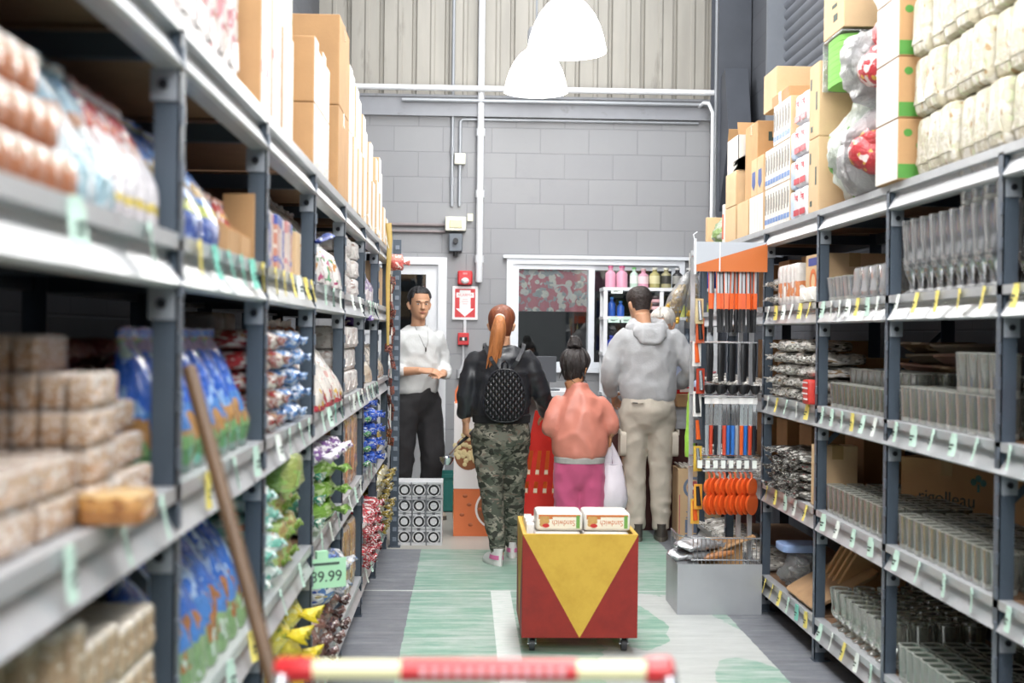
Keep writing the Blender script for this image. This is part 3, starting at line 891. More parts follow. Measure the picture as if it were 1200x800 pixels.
def tumbler(name, r, h, m, square=False, flare=1.08):
    b = MB(); e = .45 if square else 1.
    n = 20
    prof = [(.001, 0), (r * .86, 0), (r * .9, .004), (r * .9, .016), (r * flare, h - .004), (r * flare, h), (r * flare - .004, h), (r * flare - .004, h - .004), (r * .86, .018), (.001, .016)]
    ring = lambda rr, z: [(rr * sgnpow(math.cos(2 * PI * j / n), e), rr * sgnpow(math.sin(2 * PI * j / n), e), z) for j in range(n)]
    for a, c, mi in ((0, 4, 1), (3, 5, 0), (4, 8, 1), (7, 10, 0)):
        b.rings([ring(*p) for p in prof[a:c]], False, mi)
    return b.build(name, [m, G_RIM_HIGHLIGHT])
def goblet(name, r, h, m):
    b = MB(); n = 24
    ring = lambda rr, z, f=.0: [(rr * (1 + f * math.cos(8 * 2 * PI * j / n)) * math.cos(2 * PI * j / n), rr * (1 + f * math.cos(8 * 2 * PI * j / n)) * math.sin(2 * PI * j / n), z) for j in range(n)]
    b.rings([ring(*q) for q in [(.001, 0), (r * .8, 0), (r * .82, .005), (r * .34, .016), (r * .30, h * .14), (r * .62, h * .26, .05), (r * .80, h * .36, .07), (r * .84, h * .46, .05), (r * .80, h * .54), (r * .92, h * .78), (r * 1.0, h)]], False)
    b.rings([ring(r, h), ring(r * .94, h), ring(r * .94, h - .004)], False, 1)
    b.rings([ring(*q) for q in [(r * .94, h - .004), (r * .86, h * .78), (r * .74, h * .54), (r * .7, h * .4), (.001, h * .3)]], False)
    return b.build(name, [m, G_RIM_HIGHLIGHT])

def lay(side, lv): return (LV_L if side == 'L' else LV_R)[lv]
LF = LX - .014   # front line of goods, snack rack
RF = RX + .014

# ================================================================ snack rack, top shelf
zA = LV_L['A']
M_wrapw = bands('white_shrink_pack', [(0, '#dedbd9'), (.2, '#e9e6e4'), (.45, '#cf8e95'), (.6, '#e6e1df')], 'z', [('#c98088', 3.2, .6, .15, .7)], .12, .3, 2.5, .6, 11)
k = Kind(brick('shrink_wrapped_pack', .115, .34, .33, M_wrapw, .006, 3, True), 'pack', 'shrink-wrapped packs on the top shelf')
for i in range(9):
    k.put((LF - .20, 2.02 + i * .124, zA), f'tall white and pink shrink-wrapped pack, {ORD[i]} from near end, on top of the snack rack')
for i in range(9):
    k.put((LF - .20, 2.02 + i * .124, zA + .335), f'upper white and pink shrink-wrapped pack, {ORD[i]} from near end, on snack rack top')
M_facepink = bands('white_face_pink', [(0, '#e6e3de'), (.22, '#cf8d95'), (.3, '#e6e3de'), (.42, '#c98088'), (.5, '#e8e5e0')], 'z', [('#e6e3de', 5, .47, 0, 1)], .5, .05, 3, 0, coat=0)
M_faceprint = bands('white_face_text', [(0, '#e9e6df')], 'z', [('#8f918f', 19, .60, .05, .95)], .5, .02, 3, 0, coat=0)
M_facegreen = bands('white_face_green', [(0, '#e9e6df')], 'z', [('#9dbf9c', 9, .63, .05, .95), ('#9aa6c8', 7, .68, .5, .9)], .5, .02, 3, 0, coat=0)
k = Kind(carton('carton', .15, .42, .42, M_card, 'y', M_facepink), 'box', 'cartons on top of the snack rack')
k.put((LF - .21, 3.28, zA), 'tall brown carton with pink-printed white face, first beyond the shrink-wrapped packs')
k.put((LF - .21, 3.46, zA), 'tall brown carton with pink-printed white face, second beyond the shrink-wrapped packs', sc=(1, 1, .93))
k = Kind(carton('carton', .2, .44, .3, M_card, 'y', M_facegreen), 'box', 'cartons on top of the snack rack')
k.put((LF - .22, 3.68, zA), 'brown carton with green-printed white face, lowest of the tall carton tower')
k.put((LF - .225, 3.68, zA + .3), 'brown carton with white face, second up in the tall carton tower')
k.put((LF - .22, 3.68, zA + .6), 'brown carton with white face, third up in the tall carton tower')
k = Kind(carton('carton', .3, .46, .34, M_card, 'y'), 'box', 'cartons on top of the snack rack')
k.put((LF - .26, 3.41, zA + .425), 'plain brown carton laid across the two pink-printed cartons, snack rack top')
k.put((LF - .28, 3.40, zA + .77), 'plain brown carton at the very top of the snack rack stack')
k = Kind(carton('carton', .11, .34, .22, M_card, 'y', M_faceprint), 'box', 'small printed cartons on top of the snack rack')
for i in range(4):
    for l in range(2):
        k.put((LF - .17, 4.36 + i * .118, zA + l * .222), f'small brown carton with text-printed white face, {ORD[i]} of four, {("lower","upper")[l]} layer', sc=(1, 1, 1 - .12 * (i % 2) * l))
k = Kind(carton('carton', .42, .5, .36, M_card, 'x'), 'box', 'large plain cartons on top of the snack rack')
k.put((LF - .25, 5.35, zA), 'large plain brown carton, lower of two, beyond the small printed cartons')
k.put((LF - .25, 5.35, zA + .362), 'large plain brown carton, upper of two, its flap end frayed')
k = Kind(carton('carton', .16, .4, .30, M_card_pale, 'y', M_card_white), 'box', 'narrow cartons on top of the snack rack')
ys = [5.66, 5.83, 6.0, 6.2, 6.4, 6.6, 6.8, 7.0, 7.2, 7.4, 7.6, 7.8, 8.0, 8.2]
hs = [1.1, 1.1, 1.0, .95, 1.05, .9, .8, .9, 1.0, .8, .9, .7, .75, .6]
for i, y in enumerate(ys):
    k.put((LF - .2 + .008 * (i % 3), y, zA), f'narrow pale carton, {ORD[i]} beyond the large brown cartons, bottom layer, snack rack top', sc=(1, 1, hs[i]))
    if i < 12 and i not in (8,):
        k.put((LF - .2 - .006 * (i % 2), y, zA + .302 * hs[i]), f'narrow pale carton, {ORD[i]} beyond the large brown cartons, second layer, snack rack top', sc=(1, 1, .95 if i < 4 else .7))
rr = random.Random(4)
for i in range(3):
    p = Vector((LX - .012, 6.3 + i * .7, zA + .012))
    b = MB(); b.tube([p, p + Vector((.03, rr.uniform(-.05, .05), .02)), p + Vector((.05, rr.uniform(-.06, .06), -.05))], .0025, 5)
    tag(b.build('strapping_end', M_card_white), f'loose white strapping end curling over the top rail, {ORD[i]} of three, snack rack', 'strapping', 'strapping ends on the top rail')

# ---------------------------------------------------------------- fourth shelf (B)
zB = LV_L['B']
M_orangebox = bands('orange_box', [(0, '#a9663f'), (.45, '#b9734a'), (.6, '#c7a78f'), (.82, '#b8b0a8'), (.93, '#d9a184')], 'z', [('#d8cfc6', 4, .62, .4, 1)], .4, .12, 2, .1)
k = Kind(brick('orange_packet', .058, .12, .056, M_orangebox, .001, 2, False, .12), 'packet', 'small orange packets on the fourth shelf')
for l in range(3):
    for i in range((6, 5, 4)[l]):
        k.put((LF - .06 - l * .006, 1.38 + i * .061, zB + l * .057), f'small orange and grey packet, {ORD[i]} from near post, {LAYER[l]} layer of its stack')
M_bluefilm = bands('pale_blue_pack', [(0, '#a9c9d4'), (.3, '#cfdde2'), (.55, '#c79d86'), (.75, '#9dc0d2'), (.9, '#5f93b8')], 'z', [('#e8eef0', 4, .55, 0, .9)], .12, .3, 3, .7)
k = Kind(pouch('blue_pouch', .092, .10, .205, M_bluefilm, .03, .009, 5), 'pouch', 'pale blue pouches on the fourth shelf')
for i in range(2): k.put((LF - .055, 1.80 + i * .1, zB), f'pale blue film pouch, {("nearer","farther")[i]} of two, between orange packets and red-topped bags')
M_redtop = bands('white_red_bag', [(0, '#d5cfd2'), (.12, '#cdb85f'), (.2, '#dcd8dc'), (.6, '#e1d7d8'), (.7, '#c05a48'), (.82, '#9d2630')], 'z', [('#d8d0d0', 7, .6, .65, .98), ('#c98a52', 5, .63, .55, .8)], .22, .12, 3, .6)
k = Kind(pouch('red_topped_bag', .068, .085, .2, M_redtop, .035, .007, 8), 'bag', 'white bags with red tops on the fourth shelf')
for i in range(4): k.put((LF - .045, 1.965 + i * .072, zB), f'white bag with printed red top, {ORD[i]} of four, fourth shelf, before the post')
M_bluetan = bands('blue_lime_bag', [(0, '#3f5596'), (.22, '#4a64ad'), (.30, '#a7b24c'), (.42, '#5b86c4'), (.5, '#a98b55'), (.66, '#3d77cc'), (.9, '#2c5cb4')], 'z', [('#7fa9e0', 4, .6, .5, 1), ('#8093c0', 8, .58, 0, .25)], .2, .12, 3, .55)
k = Kind(pouch('blue_bag', .17, .12, .215, M_bluetan, .05, .010, 11), 'bag', 'blue bags with a lime band on the fourth shelf')
for i in range(3): k.put((LF - .065, 2.39 + i * .165, zB), f'glossy blue bag with lime band, {ORD[i]} of three, fourth shelf, second bay')
def tray(name, w, d, h, m):
    b = MB(); t = .004
    b.box(-d / 2, d / 2, -w / 2, w / 2, 0, t); b.box(-d / 2, -d / 2 + t, -w / 2, w / 2, 0, h)
    b.prism([(-d / 2, t), (d / 2, t), (d / 2, h * .3), (-d / 4, h), (-d / 2, h)], 'y', -w / 2, -w / 2 + t); b.prism([(-d / 2, t), (d / 2, t), (d / 2, h * .3), (-d / 4, h), (-d / 2, h)], 'y', w / 2 - t, w / 2)
    o = b.build(name, m, smooth=False)
    b = MB(); b.box(d / 2 - t, d / 2, -w / 2, w / 2, 0, h * .3); b.build('front_lip', m, o, smooth=False)
    return o
k = Kind(tray('display_tray', .13, .24, .17, M_card), 'tray', 'cardboard display trays on the fourth shelf')
M_redwhite = bands('red_white_packet', [(0, '#dcd3cf'), (.4, '#b23a38'), (.7, '#d8a14a'), (.8, '#b23a38')], 'z', [('#e8e2de', 5, .58, 0, 1)], .2, .1, 3, .4)
k2 = Kind(pouch('red_white_packet', .055, .05, .13, M_redwhite, .01, .004, 4), 'packet', 'red and white packets in the display trays')
for i in range(2):
    y = 2.86 + i * .15
    k.put((LF - .12, y, zB), f'open brown cardboard tray, {("nearer","farther")[i]} of two, holding red and white packets')
    for j in range(2): k2.put((LF - .06, y - .03 + j * .06, zB + .005), f'red and white packet, {("nearer","farther")[j]} in the {("nearer","farther")[i]} cardboard tray')
b = MB(); b.box(-.0025, .0025, -.04, .04, 0, .17)
tag(b.build('divider_card', M_card, None, (LF - .045, 3.17, zB), (0, 0, R(80)), smooth=False), 'upright brown card sheet standing beside the display trays, fourth shelf', 'card')
cols = [('#4a62b0', '#d7c7c0'), ('#d9cfca', '#4a62b0'), ('#c58d8c', '#d5c2b5'), ('#4a62b0', '#c98a76')]
for ci, (c1, c2) in enumerate(cols):
    m = bands('book_box_%d' % ci, [(0, c2), (.15, c1), (.25, c2), (.8, c1)], 'z', [('#e2d6cc', 6, .6, .2, .8)], .35, .2, 2, .05)
    k = Kind(carton('flat_box', .062, .2, .15, m, None), 'box', 'upright thin boxes on the fourth shelf')
    for i in range(2):
        n = ci + i * 4
        k.put((LF - .1 - .004 * (n % 3), 3.33 + n * .068, zB), f'thin upright printed box, {ORD[n]} of eight in the third bay, fourth shelf')
k = Kind(carton('wooden_crate_box', .1, .22, .135, M_card_pale, None), 'box', None)
k.put((LF - .11, 3.95, zB), 'pale tan box standing at the end of the thin upright boxes')
M_navy = bands('navy_bag', [(0, '#2c3f8c'), (.6, '#3b55a8')], 'z', [('#c7cfe6', 5, .62, .2, .7)], .2, .1, 3, .6)
k = Kind(pouch('navy_pouch', .1, .07, .13, M_navy, .03, .007, 3), 'pouch', None)
k.put((LF - .06, 4.1, zB), 'small navy pouch beside the tan box, fourth shelf of the snack rack')
M_greenb = mat('green_bottle', '#4f9a76', .2)
k = Kind(bottle('green_bottle', .045, .2, M_greenb, mat('green_cap', '#2f8a4c', .3), mat('bottle_label', '#b8c7c0', .4)), 'bottle', None)
k.put((LF - .3, 3.8, zB), 'green bottle standing behind the thin upright boxes, fourth shelf')
M_floral = bands('white_floral_bag', [(0, '#d9d3d0'), (.4, '#e6e4e2'), (1, '#d5dbe0')], 'z', [('#b8577e', 5.5, .62, .0, .32), ('#c9925c', 6, .6, .08, .5), ('#6aa07a', 7, .66, .05, .75), ('#c4a3bd', 8, .64, .3, .9)], .22, .1, 3, .5, 8, 'LINEAR')
k = Kind(pouch('floral_bag', .285, .2, .30, M_floral, .13, .016, 9, True, .25), 'bag', 'big white floral bags')
for i in range(3): k.put((LF - .06, 4.46 + i * .30, zB), f'big white floral-printed bag, {ORD[i]} of three, fourth shelf, fourth bay')
b = MB(); b.tube([(0, -.07, 0), (.03, -.02, .02), (.02, .05, .035)], [.02, .028, .015], 10, flat=.3)
tag(b.build('blue_wrapper', M_navy, None, (LF + .02, 4.32, zB + .13)), 'loose blue wrapper folded over the nearest big floral bag', 'wrapper')
M_cube = bands('white_print_cube', [(0, '#d8d4d0'), (.5, '#e3dfdc')], 'z', [('#a58d86', 7, .62, 0, 1), ('#c3b7b0', 4, .6, 0, 1)], .3, .1, 3, .15)
k = Kind(brick('printed_block', .27, .22, .085, M_cube, .003, 6), 'pack', 'white printed blocks on the fourth shelf')
for i in range(3):
    for l in range(3): k.put((LF - .11 - .01 * (i % 2), 5.5 + i * .285, zB + l * .086), f'white printed block, {ORD[i]} column, {LAYER[l]} layer, fourth shelf, fifth bay')
M_lilac = bands('lilac_bag', [(0, '#d9d2d4'), (.3, '#a995b5'), (.75, '#e2dfe2'), (.9, '#b8464e')], 'z', [('#ded8dc', 5, .6, 0, .9)], .2, .3, 3, .5)
k = Kind(pouch('lilac_pouch', .26, .13, .24, M_lilac, .04, .012, 4, True, .2), 'pouch', 'lilac pouches on the fourth shelf')
for i in range(3): k.put((LF - .065, 6.6 + i * .3, zB), f'lilac and white pouch, {ORD[i]} of three, far end of the fourth shelf')
k = Kind(carton('carton', .3, .35, .25, M_card_pale, 'y'), 'box', 'cartons at the far end of the fourth shelf')
for i in range(3): k.put((LF - .2, 7.55 + i * .31, zB), f'pale carton, {ORD[i]} of three at the far end of the fourth shelf')

# ---------------------------------------------------------------- middle shelf (C)
zC = LV_L['C']
M_bisc = bands('biscuit_pack', [(0, '#b89474'), (.5, '#c7a98c'), (.86, '#d8c6b6')], 'z', [('#e3dad2', 6, .58, 0, 1), ('#a97f54', 4, .64, 0, .8)], .14, .2, 4, .5, 14)
k = Kind(brick('biscuit_pack', .15, .036, .052, M_bisc, .002, 7, True, .22, 20), 'biscuits', 'tan biscuit packs on the middle shelf')
for blk, (y, nl, n0, x0) in enumerate(((1.86, 4, 8, .02), (1.69, 2, 7, .03), (1.53, 2, 6, .03), (1.37, 1, 5, .03))):
    for i in range(n0):
        for l in range(nl + (1 if blk == 0 and i > 1 and i < 6 else 0)):
            k.put((LF - x0 - i * .038, y + random.uniform(-.006, .006), zC + l * .0525), f'tan biscuit pack, {("rear pile","third pile","second pile","nearest pile")[blk]}, {ORD[i]} from the shelf edge, {LAYER[l]} layer, middle shelf')
k = Kind(brick('biscuit_sleeve', .24, .1, .052, M_bisc, .004, 9), 'biscuits', 'long biscuit sleeves on the middle shelf')
for l in range(3): k.put((LF - .055 - .015 * l, 2.06, zC + l * .053), f'long shiny biscuit sleeve lying along the shelf, {LAYER[l]} of three')
M_biscO = bands('amber_pack', [(0, '#a86f35'), (.5, '#c18a4a'), (.85, '#d3ad72')], 'z', [('#8f5a28', 5, .62, 0, .9)], .12, .2, 4, .5)
k = Kind(brick('amber_pack', .10, .09, .045, M_biscO, .003, 3), 'biscuits', None)
k.put((LF + .028, 1.815, zC + .0), 'amber biscuit pack lying in front of the tan packs on the middle shelf')
M_bluebag = bands('blue_pasta_bag', [(0, '#7a8f88'), (.07, '#5f8f62'), (.18, '#7fae74'), (.27, '#a98f6a'), (.32, '#4d86cf'), (.5, '#2b63c9'), (.8, '#2557bd'), (.9, '#a88fb4')], 'z', [('#b98a55', 4.2, .52, .22, .44), ('#8fb6e4', 5, .60, .42, .85), ('#7fbfae', 4, .6, .05, .2), ('#9fb8b2', 4, .6, .86, 1.1)], .2, .14, 2.6, .55)
k = Kind(pouch('blue_bag', .113, .11, .27, M_bluebag, .045, .010, 13), 'bag', 'blue bags on the middle shelf')
for i in range(7): k.put((LF - .055, 2.35 + i * .122, zC), f'blue bag with tan print, {ORD[i]} of seven, middle shelf, second bay')
M_check = bands('dark_red_check', [(0, '#5a1f26'), (.5, '#7a2a32')], 'z', [('#a9686c', 16, .6, 0, 1)], .3, .05, 3, .4)
k = Kind(pillow('red_checked_pack', .2, .26, .085, M_check, .006, 4), 'pack', 'dark red checked packs')
for i in range(3):
    for l in range(3): k.put((LF - .36, 2.4 + i * .27, zC + .07 + l * .085 - .07), f'dark red checked pack behind the blue bags, {ORD[i]} column, {LAYER[l]} layer')
M_redpack = bands('red_white_roll', [(0, '#c9b4a6'), (.55, '#b03a3c'), (.72, '#e3d6cf'), (.80, '#b8464a'), (.9, '#e6ddd6')], 'x', [('#ece6e2', 4, .55, .3, 1.2), ('#d59a52', 3.2, .62, .75, 1.2), ('#a62c32', 5, .6, .2, 1.2)], .16, .3, 2.6, .5)
M_blpack = bands('blue_roll', [(0, '#7d9fc9'), (.6, '#6f9ad0'), (.75, '#a8c3e2'), (.85, '#5f8ecb')], 'x', [('#dbe6f2', 4, .56, .2, 1.2), ('#c7a08c', 5, .66, .4, 1.2)], .16, .3, 2.6, .5)
k = Kind(pillow('red_roll_pack', .22, .142, .056, M_redpack, .008, 5, .85, .010, fin=.25), 'pack', 'red and white packs on the middle shelf')
k2 = Kind(pillow('blue_roll_pack', .22, .155, .056, M_blpack, .008, 6, .85, .010, fin=.25), 'pack', 'pale blue packs on the middle shelf')
for l in range(5):
    for i in range(3): k.put((LF - .11 + .012 * ((i + l) % 2), 3.325 + i * .138, zC + l * .0555), f'red and white rounded pack, {ORD[i]} column, {LAYER[l]} layer, middle shelf', ry=random.uniform(-.04, .04))
    for i in range(3): k2.put((LF - .11 + .012 * ((i + l) % 2), 3.76 + i * .155, zC + l * .0555), f'pale blue rounded pack, {ORD[i]} column, {LAYER[l]} layer, middle shelf', ry=random.uniform(-.04, .04))
M_floral2 = bands('white_red_floral_bag', [(0, '#b6404a'), (.06, '#ddd7cf'), (.5, '#e8e4de'), (.85, '#c9d6e2'), (.94, '#cf7a52')], 'z', [('#c23c48', 4.6, .58, .0, .26), ('#d8b45c', 5, .62, .02, .3), ('#5d9c72', 7, .68, .45, .85), ('#cfa6a0', 7, .64, .25, .7)], .22, .1, 3, .5)
k = Kind(pouch('floral_bag', .285, .2, .31, M_floral2, .13, .016, 10, True, .25), 'bag', 'big white bags with red flowers')
for i in range(3): k.put((LF - .06, 4.46 + i * .30, zC), f'big white bag with red flowers, {ORD[i]} of three, middle shelf, fourth bay')
k = Kind(brick('white_carton_block', .27, .2, .1, M_cube, .002, 8), 'pack', 'white blocks on the middle shelf')
for i in range(3):
    for l in range(3): k.put((LF - .1 - .012 * (l % 2), 5.5 + i * .285, zC + l * .101), f'white boxed block, {ORD[i]} column, {LAYER[l]} layer, middle shelf, fifth bay')
k = Kind(brick('grey_wrapped_block', .2, .16, .17, mat('dim_white_wrap', '#a8a8a6', .3, 0, .1, 8), .004, 5), 'pack', 'grey-white blocks at the back of the middle shelf')
for i in range(2):
    for l in range(2): k.put((LF - .42, 4.5 + i * .22, zC + l * .17), f'grey-white block at the back, {("nearer","farther")[i]} column, {LAYER[l]} layer, middle shelf')
M_brownb = bands('brown_bundle', [(0, '#7d6248'), (.5, '#8f7356')], 'y', [('#b89a72', 5, .6, 0, 1)], .4, .2, 5, .3)
k = Kind(brick('brown_bundle', .22, .12, .30, M_brownb, .004, 4), 'bundle', 'brown bundles on the middle shelf')
for i in range(2): k.put((LF - .09, 6.55 + i * .24, zC), f'tall brown bundle, {("nearer","farther")[i]} of two, middle shelf, sixth bay')
M_purple = bands('purple_pack', [(0, '#5d3f96'), (.6, '#8a70b8')], 'x', [('#e6e0ea', 4, .55, 0, 1)], .2, .2, 3, .5)
k = Kind(pillow('purple_pack', .14, .16, .1, M_purple, .01, 3), 'pack', None)
k.put((LF - .07, 6.62, zC + .30), 'small purple pack lying on top of the brown bundles')
k = Kind(pouch('cream_pouch', .2, .13, .2, bands('cream_pouch', [(0, '#cfc0ac'), (.5, '#e3ddd2')], 'z', [('#b58f6a', 6, .62, 0, .7)], .2, .2, 3, .5), .03, .012, 7), 'pouch', 'cream pouches on the middle shelf')
for i in range(4): k.put((LF - .06, 7.1 + i * .3 + (.1 if i else 0), zC), f'cream printed pouch, {ORD[i]} of four, far end of the middle shelf')

# ---------------------------------------------------------------- second shelf (D)
zD = LV_L['D']
M_wafer = bands('wafer_pack', [(0, '#b59a7a'), (.8, '#cab394'), (.9, '#efe6d6')], 'z', [('#d6c4ac', 6, .6, 0, .95)], .2, .06, 4, .4)
k = Kind(brick('wafer_pack', .052, .12, .10, M_wafer, .002, 5, True, .2, 20), 'wafers', 'tan wafer packs on the second shelf')
for i in range(11):
    sz = 1.0 if i < 4 else (.86 if i < 7 else .80)
    for l in range(3): k.put((LF - .065 - (.05, .03, .012, 0)[i % 4 if i < 4 else 3], 1.60 + i * .0565, zD + l * .1005 * sz), f'pale tan wafer pack, {ORD[i]} column from near end, {LAYER[l]} layer, second shelf', sc=(1, 1, sz))
k = Kind(brick('wine_red_pack', .2, .24, .08, mat('wine_red_film', '#6d2630', .25, 0, .15, 9), .004, 3), 'pack', 'wine red packs behind the wafers')
for i in range(3):
    for l in range(2): k.put((LF - .28, 1.66 + i * .21, zD + l * .081), f'wine red pack behind the tan wafer packs, {ORD[i]} column, {LAYER[l]} layer')
M_bluebag2 = bands('blue_noodle_bag', [(0, '#86a878'), (.22, '#8fae80'), (.3, '#4d86cf'), (.5, '#3a72cc'), (.75, '#2558be'), (.92, '#a5c2a4')], 'z', [('#a9744a', 4.0, .55, .16, .5), ('#a9c6ea', 4.5, .58, .5, .9), ('#c7d9cc', 5, .62, .05, .25)], .18, .16, 2.6, .6)
k = Kind(pouch('blue_bag', .108, .13, .30, M_bluebag2, .06, .013, 17), 'bag', 'blue and green bags on the second shelf')
for i in range(7): k.put((LF - .06, 2.36 + i * .118, zD), f'blue bag with green foot, {ORD[i]} of seven, second shelf, second bay', rz=random.uniform(-.04, .04))
M_dkgreen = bands('dark_green_bag', [(0, '#3d5540'), (.5, '#566f52')], 'z', [('#8fa286', 7, .58, 0, 1), ('#26362a', 6, .6, 0, 1)], .3, .3, 4, .7)
k = Kind(pouch('dark_green_bag', .19, .16, .30, M_dkgreen, .03, .02, 19), 'bag', 'dark green bags behind the blue bags')
for i in range(4): k.put((LF - .29, 2.38 + i * .21, zD), f'dark green crumpled bag behind the blue bags, {ORD[i]} of four')
M_teal = bands('teal_roll', [(0, '#6fae9f'), (.5, '#8fbfb4'), (.8, '#a9cfc8'), (.9, '#6fb5a4')], 'x', [('#e2ebe8', 3.4, .53, .3, 1.2), ('#c08a6a', 5, .68, .5, 1.2)], .14, .3, 2.6, .55)
k = Kind(pillow('teal_pack', .24, .195, .082, M_teal, .011, 8, .9, .012, fin=.25), 'pack', 'teal packs on the second shelf')
for i in range(2):
    for l in range(4 - i): k.put((LF - .12 + .014 * (l % 2), 3.345 + i * .192, zD + l * .078), f'teal and white rounded pack, {("nearer","farther")[i]} column, {LAYER[l]} layer, second shelf')
M_lime = bands('lime_pack', [(0, '#6d9438'), (.6, '#7ba33f'), (.85, '#98b85c'), (.93, '#b3a76a')], 'x', [('#b7cf86', 4, .6, .1, 1), ('#a98c5c', 4.5, .62, .8, 1.2)], .18, .2, 3, .5)
k = Kind(pillow('lime_pack', .26, .17, .085, M_lime, .009, 9, .6, .012, fin=.3), 'pack', 'lime green packs on the second shelf')
for i in range(2):
    for l in range(3): k.put((LF - .13 + .012 * (l % 2), 3.73 + i * .175, zD + l * .079), f'lime green pack, {("nearer","farther")[i]} column, {LAYER[l]} layer, second shelf, third bay')
k = Kind(brick('green_block', .2, .42, .11, bands('olive_block', [(0, '#5f8230'), (.6, '#6d9238'), (.9, '#9aa55a')], 'x', [('#8fb05a', 5, .6, 0, 1)], .2, .1, 3, .5), .007, 3, True, .35), 'pack', None)
k.put((LF - .17, 3.75, zD + .238), 'large olive green block lying across the lime packs, second shelf')
M_tealw = bands('teal_daisy_pack', [(0, '#2f8f72'), (.6, '#4aa588'), (.8, '#cfe0d6'), (.9, '#3f9a7c')], 'x', [('#eef0e4', 3.6, .53, .4, 1.2), ('#c9b36a', 5, .68, .5, 1.2)], .18, .3, 2.8, .5)
k = Kind(pillow('green_white_pack', .26, .26, .085, M_tealw, .012, 12, .8, .03), 'pack', 'green and white packs on the second shelf')
for l in range(3): k.put((LF - .13, 4.46, zD + l * .08), f'green and white pack next to the lime leafy packs, {LAYER[l]} layer, second shelf')
M_leaf = bands('lime_leaf_pack', [(0, '#6fa03c'), (.6, '#86b548'), (.9, '#a6cf6a')], 'x', [('#c7e09a', 4, .58, 0, 1.2)], .22, .3, 3, .7)
k = Kind(pillow('leafy_green_pack', .28, .3, .078, M_leaf, .02, 14, .8, .05), 'pack', 'bright green crinkled packs on the second shelf')
for l in range(3): k.put((LF - .11, 4.85, zD + l * .078), f'bright green crinkled pack, {LAYER[l]} layer, second shelf, fourth bay')
M_whpur = bands('white_purple_pack', [(0, '#d5d2d8'), (.6, '#dedbe0'), (.86, '#7a5296')], 'x', [('#8a66a6', 4, .62, .3, 1.2), ('#ede9ee', 5, .55, 0, 1.2)], .18, .3, 3, .5)
k = Kind(pillow('purple_white_pack', .3, .24, .075, M_whpur, .012, 3, .75, .04), 'pack', 'purple and white packs on the second shelf')
for i in range(4): k.put((LF - (.12, .12, .12, .24)[i], (4.46, 4.74, 5.02, 4.62)[i], zD + (.243, .240, .235, .318)[i]), f'purple and white pack lying on the green packs, {ORD[i]} of four', ry=.06)
M_tall = bands('amber_wrapped_box', [(0, '#b5825c'), (.5, '#c4946c'), (.9, '#cdb27a')], 'z', [('#d8b090', 8, .6, 0, 1), ('#a06a50', 9, .62, 0, 1)], .2, .1, 4, .4)
k = Kind(brick('wrapped_box', .28, .2, .33, M_tall, .003, 3, True, .2), 'box', 'tall amber wrapped boxes on the second shelf')
for i in range(3): k.put((LF - .1, 5.48 + i * .3, zD), f'tall amber wrapped box, {ORD[i]} of three, second shelf, fifth bay')
M_gr = bands('green_sweet_bag', [(0, '#2f7d4a'), (.6, '#46955e')], 'z', [('#dfe6dc', 5, .56, 0, 1)], .18, .3, 3, .6)
M_bl = bands('blue_sweet_bag', [(0, '#2c53b8'), (.6, '#3d68cf')], 'z', [('#cfd9ee', 5, .6, 0, 1)], .18, .3, 3, .6)
k = Kind(pillow('green_sweet_bag', .2, .17, .08, M_gr, .014, 3, .8, .03), 'bag', 'green sweet bags on the second shelf')
k2 = Kind(pillow('blue_sweet_bag', .22, .18, .08, M_bl, .016, 5, .8, .04), 'bag', 'blue sweet bags on the second shelf')
for l in range(4): k.put((LF - .09, 6.5, zD + l * .075), f'green and white sweet bag, {LAYER[l]} of four, beside the blue ones')
for i in range(3):
    for l in range(5 if i == 0 else 4): k2.put((LF - .09 + .03 * (i == 1), 6.72 + i * .2, zD + l * .075), f'bright blue sweet bag, {ORD[i]} column, {LAYER[l]} layer, second shelf')
k = Kind(pouch('gold_pouch', .22, .13, .16, bands('gold_pouch', [(0, '#b39a4a'), (.5, '#cdbb72')], 'z', [('#7d6a34', 5, .6, 0, 1)], .2, .2, 3, .5), .03, .012, 7), 'pouch', 'gold pouches on the second shelf')
for i in range(3): k.put((LF - .06, 7.5 + i * .28, zD), f'gold pouch, {ORD[i]} of three, far end of the second shelf')

# ---------------------------------------------------------------- lowest shelf (E)
zE = LV_L['E']
M_yel = bands('yellow_pack', [(0, '#b7a326'), (.7, '#cdb92e'), (.9, '#dccb4c')], 'x', [('#e2dc9a', 4, .62, .5, 1.2), ('#8f9a3a', 5, .66, .7, 1.2)], .16, .2, 3, .5)
M_yelend = mat('yellow_end_film', '#d3bf35', .2, 0, .2, 12, .6, 30)
k = Kind(pillow('yellow_pack', .40, .24, .13, M_yel, .010, 5, .55, .06, 18, M_yelend), 'pack', 'yellow packs on the lowest shelf')
for i in range(2):
    for l in range(3): k.put((LF - .19, 3.78 + i * .28, zE + l * .126), f'long yellow pack, {("nearer","farther")[i]} column, {LAYER[l]} layer, lowest shelf')
M_gw = bands('clear_green_pack', [(0, '#9fb0a0'), (.5, '#cfd6cc'), (.8, '#4f8a58')], 'x', [('#e8ece8', 4, .54, 0, 1.2), ('#3f7a4a', 5, .64, .3, 1.2)], .12, .3, 3, .7)
k = Kind(pillow('green_white_roll', .36, .2, .12, M_gw, .012, 15, .7, .05), 'pack', 'clear and green packs on the lowest shelf')
for i in range(2):
    for l in range(2): k.put((LF - .17, 3.32 + i * .2, zE + l * .118), f'clear and green pack, {("nearer","farther")[i]} column, {LAYER[l]} layer, lowest shelf')
